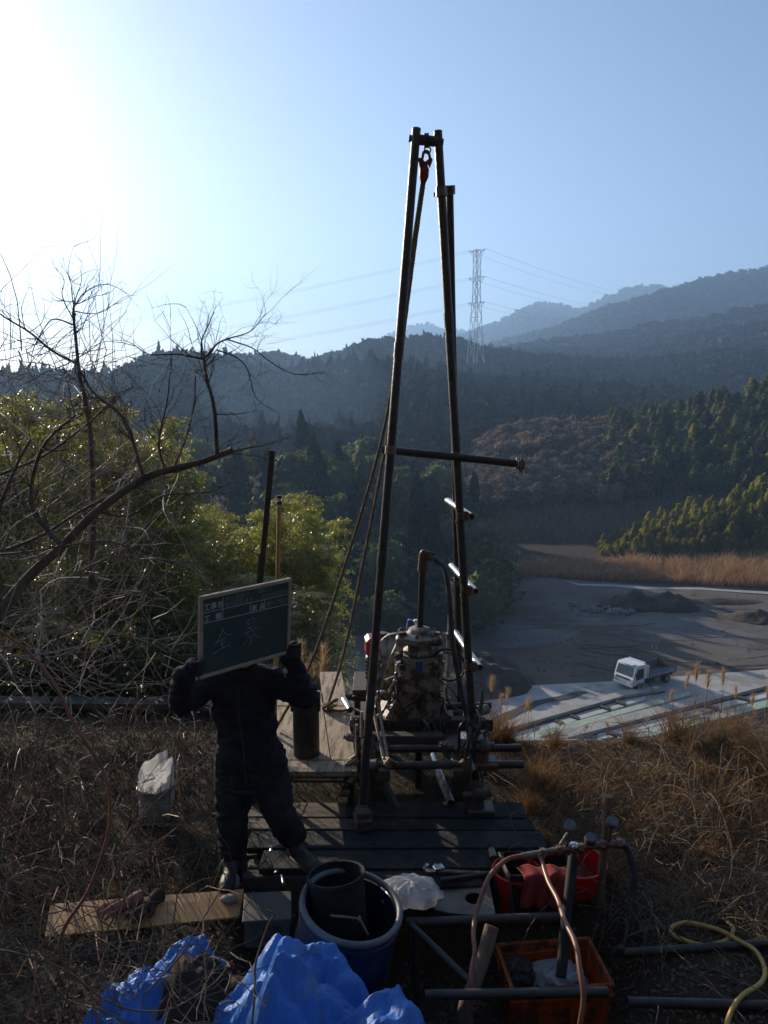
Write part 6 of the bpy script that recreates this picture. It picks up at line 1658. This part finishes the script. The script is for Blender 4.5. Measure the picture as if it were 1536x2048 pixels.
for i, (pts, r0, r1, n) in enumerate(limbs):
    path = wob(pts, 5, .018 if r0 < .03 else .01)
    if i == 0: path = spline([trk0, trk0 + V3((-.02, .05, .7)), path[0]], 6)[:-1] + path
    ra = [max(r0 * 1.3 if q < 12 and i == 0 else r0 + (r1 - r0) * k / (len(path) - 1), r1) for q, k in enumerate(range(len(path)))]
    o = MB().tube(path, ra, 9 if r0 > .01 else 6).build('trunk' if i == 0 else 'limb', 'twig_bark', tree, True)
    twigs(path, min(r1 * .8, .0042), n + 3, .30 if r0 > .006 else .2, 1, seed=i * 7 + 1)
o = tw.build('twigs', 'twig_bark', tree); tag(o, kind='stuff')
m = MB(); e_ = PY(467, 901, 5)

# ---- thin tangled saplings / dead branches filling the left ------------------------------------
sm = MB(); rr = random.Random(5)
for i in range(640):
    px, py = rr.uniform(-60, 340), rr.uniform(680, 1400); y = rr.uniform(4.6, 8.5)
    if py < 900 and px > 260: continue
    p = PY(px, py, y); d = V3((rr.gauss(.25, .7), rr.gauss(0, .5), rr.gauss(.2, .6))).normalized(); l = rr.uniform(.4, 1.4); pts = [p]
    for k in range(6):
        p = p + d * l / 6; d = (d + V3((rr.gauss(0, .16), rr.gauss(0, .15), rr.gauss(0, .16)))).normalized(); pts.append(p.copy())
    if p.x > -1.4 and p.y < 6.3: continue
    sm.tube(pts, [(.0052 if i % 4 == 0 else .0034) * (1 - .13 * k) for k in range(7)], 4)
tag(sm.build('branch_tangle', 'glare_pale_twig'), 'tangle of thin bare dead branches in front of the left bamboo', 'branches', kind='stuff')

# ---- individual vines ------------------------------------------------------------------------------
def vine(label, pts, r0, r1, mm='vine_red'):
    sp = spline([PY(*p) for p in pts], 9); n = len(sp)
    sp = [q + V3((mnoise.noise(q * 5), mnoise.noise(q * 5 + V3((5, 0, 0))), mnoise.noise(q * 5 + V3((0, 5, 0))))) * .012 for q in sp]
    tag(MB().tube(sp, [r0 + (r1 - r0) * k / (n - 1) for k in range(n)], 7).build('vine', mm, None, True), label, 'vine')
vine('long reddish bramble vine arching down over the left end of the plywood strip', [(-40, 1240, 3.9), (40, 1290, 3.9), (110, 1370, 3.8), (160, 1460, 3.75), (205, 1540, 3.65), (221, 1610, 3.6), (212, 1690, 3.55), (170, 1790, 3.5), (130, 1860, 3.45), (124, 1920, 3.45), (150, 1960, 3.5)], .0075, .010)
vine('reddish vine bending in from the left edge above the twigs', [(-60, 1570, 3.5), (0, 1605, 3.5), (40, 1645, 3.5), (72, 1690, 3.5)], .009, .005)
vine('thin tan vine crossing the bottom twigs in front of the tarpaulin flap', [(-30, 1905, 3.2), (60, 1912, 3.2), (140, 1950, 3.2), (220, 2005, 3.15), (330, 2022, 3.2), (420, 1975, 3.3), (460, 1925, 3.4)], .005, .003, 'dry_stem')
vine('crooked pale twig standing against the blue tarpaulin', [(500, 2070, 3.2), (507, 1990, 3.25), (512, 1925, 3.3), (535, 1850, 3.35), (548, 1828, 3.35), (533, 1818, 3.36)], .006, .004, 'dry_stem')
vine('straight pale stick leaning over the brown jacket heap', [(288, 1990, 3.3), (360, 1910, 3.4), (410, 1830, 3.5), (450, 1770, 3.6)], .005, .003, 'dry_stem')
vine('pale stick leaning on the plywood strip beside the gloves', [(240, 1890, 3.7), (238, 1840, 3.7), (252, 1790, 3.75), (268, 1760, 3.8)], .005, .003, 'dry_stem')
vine('thin twig curving up left of the white bagged bucket', [(110, 1700, 4.6), (105, 1640, 4.6), (90, 1560, 4.6), (70, 1500, 4.7)], .005, .003, 'dry_stem')
vine('thin cord like stem stretched from the bagged bucket to the worker', [(262, 1655, 4.7), (320, 1600, 4.75), (370, 1545, 4.8), (412, 1512, 4.85)], .003, .003, 'dry_stem')
vine('long dry runner stem lying over the grass right of the post', [(1270, 1735, 5.1), (1330, 1722, 5.2), (1400, 1680, 5.4), (1480, 1665, 5.5), (1560, 1670, 5.5)], .005, .004, 'dry_stem')
vine('short pale stick lying above the yellow hose', [(1355, 1785, 4.9), (1390, 1805, 4.85), (1430, 1825, 4.8)], .009, .007, 'dry_stem')

# ---- bottom left tangle -----------------------------------------------------------------------------
bl = MB(); rr = random.Random(11)
for i in range(230):
    px, py = rr.uniform(-40, 480) , rr.uniform(1850, 2080)
    if rr.random() < .35: px, py = rr.uniform(-30, 240), rr.uniform(1600, 1900)
    y = rr.uniform(3.1, 3.75) if py > 1830 else rr.uniform(3.7, 4.4)
    p = PY(px, py, y); d = V3((rr.gauss(0, .8), rr.gauss(0, .5), rr.gauss(.25, .5))).normalized(); l = rr.uniform(.12, .5); pts = [p]
    for k in range(5):
        p = p + d * l / 5; d = (d + V3((rr.gauss(0, .25), rr.gauss(0, .2), rr.gauss(-.05, .25)))).normalized(); pts.append(p.copy())
    bl.tube(pts, [.0038 * (1 - .12 * k) for k in range(6)], 4)
tag(bl.build('twig_tangle', 'dry_stem'), 'tangle of dry brown twigs in the bottom left corner', 'twigs', kind='stuff')

# ---- arching brambles over the left and right ground: an uncountable tangle ------------------
def brambles(name, label, n, x0, x1, y0, y1, mm, seed, hmax=.45, keep=None, rad=.0034):
    r_ = random.Random(seed); m = MB()
    while n > 0:
        x, y = r_.uniform(x0, x1), r_.uniform(y0, y1)
        if keep is not None and not bool(keep(np.array(x), np.array(y))): continue
        n -= 1; a = r_.random() * 6.28; L1 = r_.uniform(.25, .95); h = r_.uniform(.08, hmax); g = gz(x, y); pts = []
        bx_, by_ = r_.gauss(0, .06), r_.gauss(0, .06)
        for k in range(8):
            t = k / 7; px_, py_ = x + math.cos(a) * L1 * t + bx_ * math.sin(t * 5), y + math.sin(a) * L1 * t + by_ * math.sin(t * 4)
            pts.append(V3((px_, py_, max(g + h * 4 * t * (1.08 - t) * (1 if r_.random() < .9 else .8) + r_.gauss(0, .008), g - .02))))
        m.tube(pts, [rad * (1.2 - .7 * k / 7) for k in range(8)], 4)
    return tag(m.build(name, mm), label, 'brambles', kind='stuff')
cl0 = lambda x, y: ~((x > -1.1) & (x < 1.15) & (y > 4.3) & (y < 7.3)) & ~((x > -.95) & (x < .3) & (y < 4.4)) & ~((x > -1.85) & (x < -.7) & (y > 4.0) & (y < 4.5))
brambles('bramble_tangle', 'tangle of arching brown brambles over the ground left of the worker', 620, -4.2, -1.0, 3.3, 7.8, 'twig_bark', 41, .42, cl0)
brambles('bramble_tangle', 'reddish bramble canes mixed into the tangle at the left', 120, -4.0, -1.0, 3.2, 6.5, 'vine_red', 42, .5, cl0, .0042)
brambles('bramble_tangle', 'pale dead weed stems arching over the grass at the right', 520, 1.15, 4.6, 4.4, 6.9, 'dry_stem', 43, .30, cl0, .0028)
brambles('bramble_tangle', 'dark dead stems among the grass at the right', 260, 1.15, 4.6, 4.0, 6.6, 'twig_bark', 44, .26, cl0, .003)

# ---- grass ------------------------------------------------------------------------------------------
def field(n, x0, x1, y0, y1, keep=None, sd=1):
    r = np.random.default_rng(sd); x = x0 + (x1 - x0) * r.random(n); y = y0 + (y1 - y0) * r.random(n)
    k = np.ones(n, bool) if keep is None else keep(x, y)
    x, y = x[k], y[k]; return np.stack([x, y, ground_h(x, y) - .01], -1)
def tufts(nc, per, x0, x1, y0, y1, keep, sd, spread=.07):
    r = np.random.default_rng(sd); cx = x0 + (x1 - x0) * r.random(nc); cy = y0 + (y1 - y0) * r.random(nc)
    k = keep(cx, cy); cx, cy = cx[k], cy[k]; nc = len(cx)
    num = (per * (.35 + 1.3 * r.random(nc))).astype(int); i = np.repeat(np.arange(nc), num); n = len(i)
    x = cx[i] + r.normal(size=n) * spread; y = cy[i] + r.normal(size=n) * spread
    size = (.45 + 1.0 * r.random(nc) ** 1.5)[i]; az = (r.random(nc) * 6.283)[i]
    return np.stack([x, y, ground_h(x, y) - .01], -1), size, az
clear = lambda x, y: ~((x > -1.15) & (x < 1.15) & (y > 3.3) & (y < 7.3)) & ~((x > -1.75) & (x < -.5) & (y < 4.45)) & ~((x > .9) & (x < 1.5) & (y < 4.9))
P, sz_, az_ = tufts(1500, 22, 1.0, 5.6, 4.4, 7.25, lambda x, y: clear(x, y) & (fbm(x, y, 71, 3, .8) > -.2 + .25 * (y < 5)), 1)
grass('dry_grass', P, (.08 + .20 * rng.random(len(P)) ** 1.4) * sz_ * np.clip((7.2 - P[:, 1]) / 1.3, .35, 1) * 1.3, .004 + .006 * rng.random(len(P)), 'dry_grass', 'matted tufts of brown dead grass covering the slope at the right', 'grass', 1.5, .5, 3, 21, 1.0, az_)
P = field(9000, 1.0, 5.6, 4.2, 7.3, clear, 17)
grass('ground_straw', P, .06 + .16 * rng.random(len(P)), .004 + .005 * rng.random(len(P)), 'dry_grass', 'flattened straw lying between the tufts at the right', 'straw', 3, .3, 2, 20, .22)
P = field(5000, 1.0, 5.6, 6.2, 7.25, lambda x, y: fbm(x, y, 75, 3, .5) > -.1, 2)
grass('dry_grass', P, (.08 + .16 * rng.random(len(P))) * np.clip((7.3 - P[:, 1]) / .8, .35, 1), .004 + .006 * rng.random(len(P)), 'dry_grass', 'upright brown dead grass along the brow of the slope', 'grass', .8, .4, 3, 22)
P, sz_, az_ = tufts(150, 30, 1.1, 4.8, 4.9, 6.6, lambda x, y: clear(x, y) & (fbm(x, y, 72, 3, .5) > -.15), 12, .06)
grass('tall_weeds', P, (.16 + .26 * rng.random(len(P))) * sz_, .004 + .005 * rng.random(len(P)), 'russet_grass', 'taller russet weeds right of the deck', 'weeds', .6, .28, 4, 31, 1.0, az_)
P = field(9000, 1.2, 5.0, 3.4, 6.6, lambda x, y: clear(x, y) & (fbm(x, y, 77, 3, .6) > .1), 3)
grass('green_grass', P, .06 + .12 * rng.random(len(P)), .004 + .004 * rng.random(len(P)), 'green_grass', 'sparse green grass tufts among the dead grass at the right', 'grass', .9, .4, 2, 23)
P = field(5000, 1.15, 5.0, 3.3, 4.6, lambda x, y: (fbm(x, y, 78, 3, .4) > -.05), 4)
grass('ground_straw', P, .05 + .14 * rng.random(len(P)), .004 + .005 * rng.random(len(P)), 'dry_grass', 'scattered straw on the bare soil beside the yellow hose', 'straw', 2.5, .3, 2, 24, .25)
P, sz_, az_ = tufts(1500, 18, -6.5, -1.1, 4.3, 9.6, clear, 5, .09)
grass('shade_toned_grass', P, (.10 + .18 * rng.random(len(P))) * sz_, .005 + .006 * rng.random(len(P)), 'shade_toned_grass', 'weedy tufts left of the worker with shade put into their dark colour', 'grass', 1.2, .45, 3, 25, 1.0, az_)
P = field(2500, -6.5, -1.2, 4.3, 8.3, lambda x, y: clear(x, y) & (fbm(x, y, 79, 3, .6) > .05), 6)
grass('dry_grass', P, .2 + .4 * rng.random(len(P)), .003 + .004 * rng.random(len(P)), 'dry_grass', 'thin dead stalks standing in the shaded grass at the left', 'grass', 1.0, .4, 3, 26)
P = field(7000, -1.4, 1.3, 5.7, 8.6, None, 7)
grass('shade_toned_grass', P, .05 + .16 * rng.random(len(P)), .004 + .005 * rng.random(len(P)), 'shade_toned_grass', 'short dark grass under the drill and platform', 'grass', 1.1, .45, 2, 27)
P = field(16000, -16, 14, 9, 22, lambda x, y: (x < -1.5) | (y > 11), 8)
grass('slope_grass', P, np.where(P[:, 0] < -1.5, .3, .1) + np.where(P[:, 0] < -1.5, .5, .15) * rng.random(len(P)), .012 + .012 * rng.random(len(P)), 'shade_toned_grass', 'rough grass on the slope falling to the valley', 'grass', .9, .4, 2, 28)
# fallen leaves and litter in the pit and round the deck
n = 9000; P = field(n, -2.2, 2.2, 3.0, 5.2, None, 9); n = len(P); r = np.random.default_rng(10)
a_ = r.random(n) * 6.28; s_ = (.006 + .017 * r.random(n))[:, None]
d1 = np.stack([np.cos(a_), np.sin(a_), r.normal(size=n) * .4], -1) * s_; d2 = np.stack([-np.sin(a_), np.cos(a_), r.normal(size=n) * .4], -1) * s_ * .5
C_ = P + np.array([0, 0, .018]); V = np.stack([C_ - d1, C_ + d2, C_ + d1, C_ - d2], 1).reshape(-1, 3)
tag(np_mesh('leaf_litter', V, np.arange(n * 4).reshape(-1, 4), 'leaf_litter', attrs={'tint': ('POINT', np.repeat(r.random(n), 4))}), 'fallen brown leaves and straw scattered on the pit floor', 'leaf litter', kind='stuff')

# ---- russet clumps and pampas ---------------------------------------------------------------------------
def clump_mesh(seed, n, L0, L1, wd, mm, lean=.5):
    r = np.random.default_rng(seed); P_ = np.stack([r.normal(size=n) * .07, r.normal(size=n) * .07, np.zeros(n)], -1)
    V, F_, T = blades(P_, L0 + (L1 - L0) * r.random(n), lean, np.full(n, wd), 4, .22, seed)
    return np_mesh('blades', V, F_, mm, attrs={'tint': ('POINT', T)})
cl = [clump_mesh(600 + i, 260, .3, .8, .007, 'russet_grass' if i < 2 else 'dry_grass') for i in range(4)]
used = [False] * 4
for i, (px, y, s_, k, lab) in enumerate(((985, 7.2, .75, 0, 'russet grass clump beside the right mast leg'), (1012, 7.25, .6, 1, 'small russet clump right of the one by the mast leg'), (1390, 6.9, .7, 2, 'big tan grass clump below the turf strips'), (1430, 7.1, .75, 3, 'tall tan grass clump right of the big one'), (1500, 6.8, .65, 2, 'tan grass clump near the right edge of the slope'), (1350, 7.2, .8, 3, 'low tan grass clump left of the big one'), (1480, 7.3, .7, 0, 'russet clump among the tan clumps at the right'), (1260, 7.2, .5, 3, 'short tan clump midway along the brow'), (1110, 7.1, .5, 2, 'short tan clump right of the base pipes'), (1075, 6.3, .7, 1, 'reddish weed clump at the right end of the deck'), (1550, 6.4, .7, 3, 'tan clump cut by the right edge'), (1065, 5.9, .6, 0, 'reddish weed clump close to the deck corner'))):
    x = (px - 768) / FPX * (y * CP + 3.2 * SP)
    t = thing('grass_clump', lab, 'grass clump', (x, y, gz(x, y) - .02)); t.scale = (s_, s_, s_); t.rotation_euler = (0, 0, i * 1.3)
    o = cl[k] if not used[k] else cl[k].copy()
    if used[k]: COL.objects.link(o)
    used[k] = True; o.parent = t
for k in range(4):
    if not used[k]: bpy.data.objects.remove(cl[k])
def pampas_parts(seed):
    r = np.random.default_rng(seed); bend = r.normal() * .12
    pts = [V3((bend * t * t, 0, 1.0 * t)) for t in np.linspace(0, 1, 7)]
    st = MB().tube(pts, [.004 * (1 - .6 * t) for t in np.linspace(0, 1, 7)], 5).build('stalk', 'dry_stem')
    n = 240; t = .78 + .22 * r.random(n); P_ = np.stack([bend * t * t, np.zeros(n), t], -1)
    V, F_, T = blades(P_, .05 + .075 * r.random(n) * (1.25 - t) * 4, .55, np.full(n, .0035), 2, .35, seed + 1)
    pl_ = np_mesh('plume', V, F_, 'plume_tan', attrs={'tint': ('POINT', T)})
    n = 9; P_ = np.stack([np.zeros(n), np.zeros(n), .0 + .5 * r.random(n)], -1)
    V, F_, T = blades(P_, .35 + .3 * r.random(n), .4, np.full(n, .007), 4, .3, seed + 2)
    return [st, pl_, np_mesh('leaves', V, F_, 'dry_grass', attrs={'tint': ('POINT', T)})]
PP = [pampas_parts(700 + i * 5) for i in range(5)]; used = [False] * 5
pl_spots = [(984, 1352, 7.3, 'right of the mast'), (963, 1398, 7.3, 'right of the mast'), (1000, 1385, 7.4, 'right of the mast'), (1013, 1375, 7.5, 'right of the mast'), (1046, 1398, 7.5, 'right of the mast'), (1058, 1392, 7.5, 'right of the mast'), (1071, 1405, 7.4, 'right of the mast'), (1370, 1350, 7.6, 'at the right'), (1395, 1325, 7.6, 'at the right'), (1415, 1338, 7.6, 'at the right'), (1447, 1338, 7.6, 'at the right'), (1340, 1375, 7.6, 'at the right'), (1477, 1370, 7.6, 'at the right'), (1505, 1385, 7.5, 'at the right'), (1520, 1420, 7.4, 'at the right'), (1345, 1440, 7.4, 'at the right'), (1460, 1415, 7.3, 'at the right'), (1300, 1430, 7.5, 'at the right'), (1490, 1430, 7.2, 'at the right'), (1535, 1360, 7.5, 'at the right'), (600, 1285, 8.3, 'left of the mast'), (634, 1310, 8.3, 'left of the mast'), (655, 1290, 8.3, 'left of the mast'), (645, 1325, 8.3, 'left of the mast'), (595, 1330, 8.3, 'left of the mast'), (1120, 1440, 7.3, 'at the right'), (1165, 1450, 7.3, 'at the right'), (1220, 1440, 7.4, 'at the right')]
for i, (px, py, y, wh) in enumerate(pl_spots):
    p = PY(px, py, y); g = gz(p.x, y); k = i % 5; h = p.z - g
    t = thing('pampas_grass', 'single tan pampas plume on a thin stalk standing %s' % {'right of the mast': 'just right of the mast before the concrete apron', 'at the right': 'on the brow below the turf strips', 'left of the mast': 'beyond the plank platform'}[wh], 'pampas grass', (p.x, y, g - .02), 'pampas plumes ' + wh)
    t.scale = (max(h, .6), max(h, .6), h); t.rotation_euler = (0, 0, rng.random() * 6.28)
    for o in PP[k]:
        c_ = o if not used[k] else o.copy()
        if used[k]: COL.objects.link(c_)
        c_.parent = t
    used[k] = True
# concrete ditch wall glimpsed through the left bamboo
m = MB(); a, b_ = PY(-300, 1403, 8.9), PY(560, 1411, 8.9)
m.prism([a, b_, b_ + V3((0, .22, 0)), a + V3((0, .22, 0))], (0, 0, -.07)); tag(m.build('ditch_wall', 'box_grey'), 'low pale concrete ditch wall glimpsed at the foot of the left bamboo', 'wall')
# ================================================================== haze in the valley air
hz = bpy.data.materials.new('haze_air'); hz.use_nodes = True
for n_ in list(hz.node_tree.nodes):
    if n_.type == 'BSDF_PRINCIPLED': hz.node_tree.nodes.remove(n_)
pv = hz.node_tree.nodes.new('ShaderNodeVolumePrincipled')
pv.inputs['Color'].default_value = (.36, .60, 1.0, 1)
pv.inputs['Density'].default_value = HAZE_D
pv.inputs['Anisotropy'].default_value = .35
hz.node_tree.links.new(pv.outputs[0], hz.node_tree.nodes['Material Output'].inputs['Volume'])
M['haze_air'] = hz
o = MB().box((0, 1900, 215), (5300, 4040, 482)).build('haze', 'haze_air')
tag(o, 'thin bluish haze filling the air of the valley', 'haze', kind='stuff')

sk = bpy.data.materials.new('smoke_air'); sk.use_nodes = True
for n_ in list(sk.node_tree.nodes):
    if n_.type == 'BSDF_PRINCIPLED': sk.node_tree.nodes.remove(n_)
pv = sk.node_tree.nodes.new('ShaderNodeVolumePrincipled')
pv.inputs['Color'].default_value = (.36, .60, 1.0, 1); pv.inputs['Density'].default_value = .0048; pv.inputs['Anisotropy'].default_value = .4
sk.node_tree.links.new(pv.outputs[0], sk.node_tree.nodes['Material Output'].inputs['Volume'])
M['smoke_air'] = sk
m = MB()
for (px, py, rx, rz_) in ((600, 900, 14, 9), (615, 860, 20, 12), (600, 815, 26, 14), (560, 790, 26, 13), (640, 770, 22, 12)):
    c_ = PY(px, py, 235); m.ball(c_, 1, 24, 14, (rx, 9, rz_))
o = m.build('smoke', 'smoke_air', None, True)
md = o.modifiers.new('r', 'REMESH'); md.mode = 'VOXEL'; md.voxel_size = 1.2
ms = o.modifiers.new('s', 'SMOOTH'); ms.iterations = 30
bpy.context.view_layer.update()
me = bpy.data.meshes.new_from_object(o.evaluated_get(bpy.context.evaluated_depsgraph_get())); o.modifiers.clear(); o.data = me
tag(o, 'thin pale smoke drifting over the shaded hill left of the mast', 'smoke', kind='stuff')
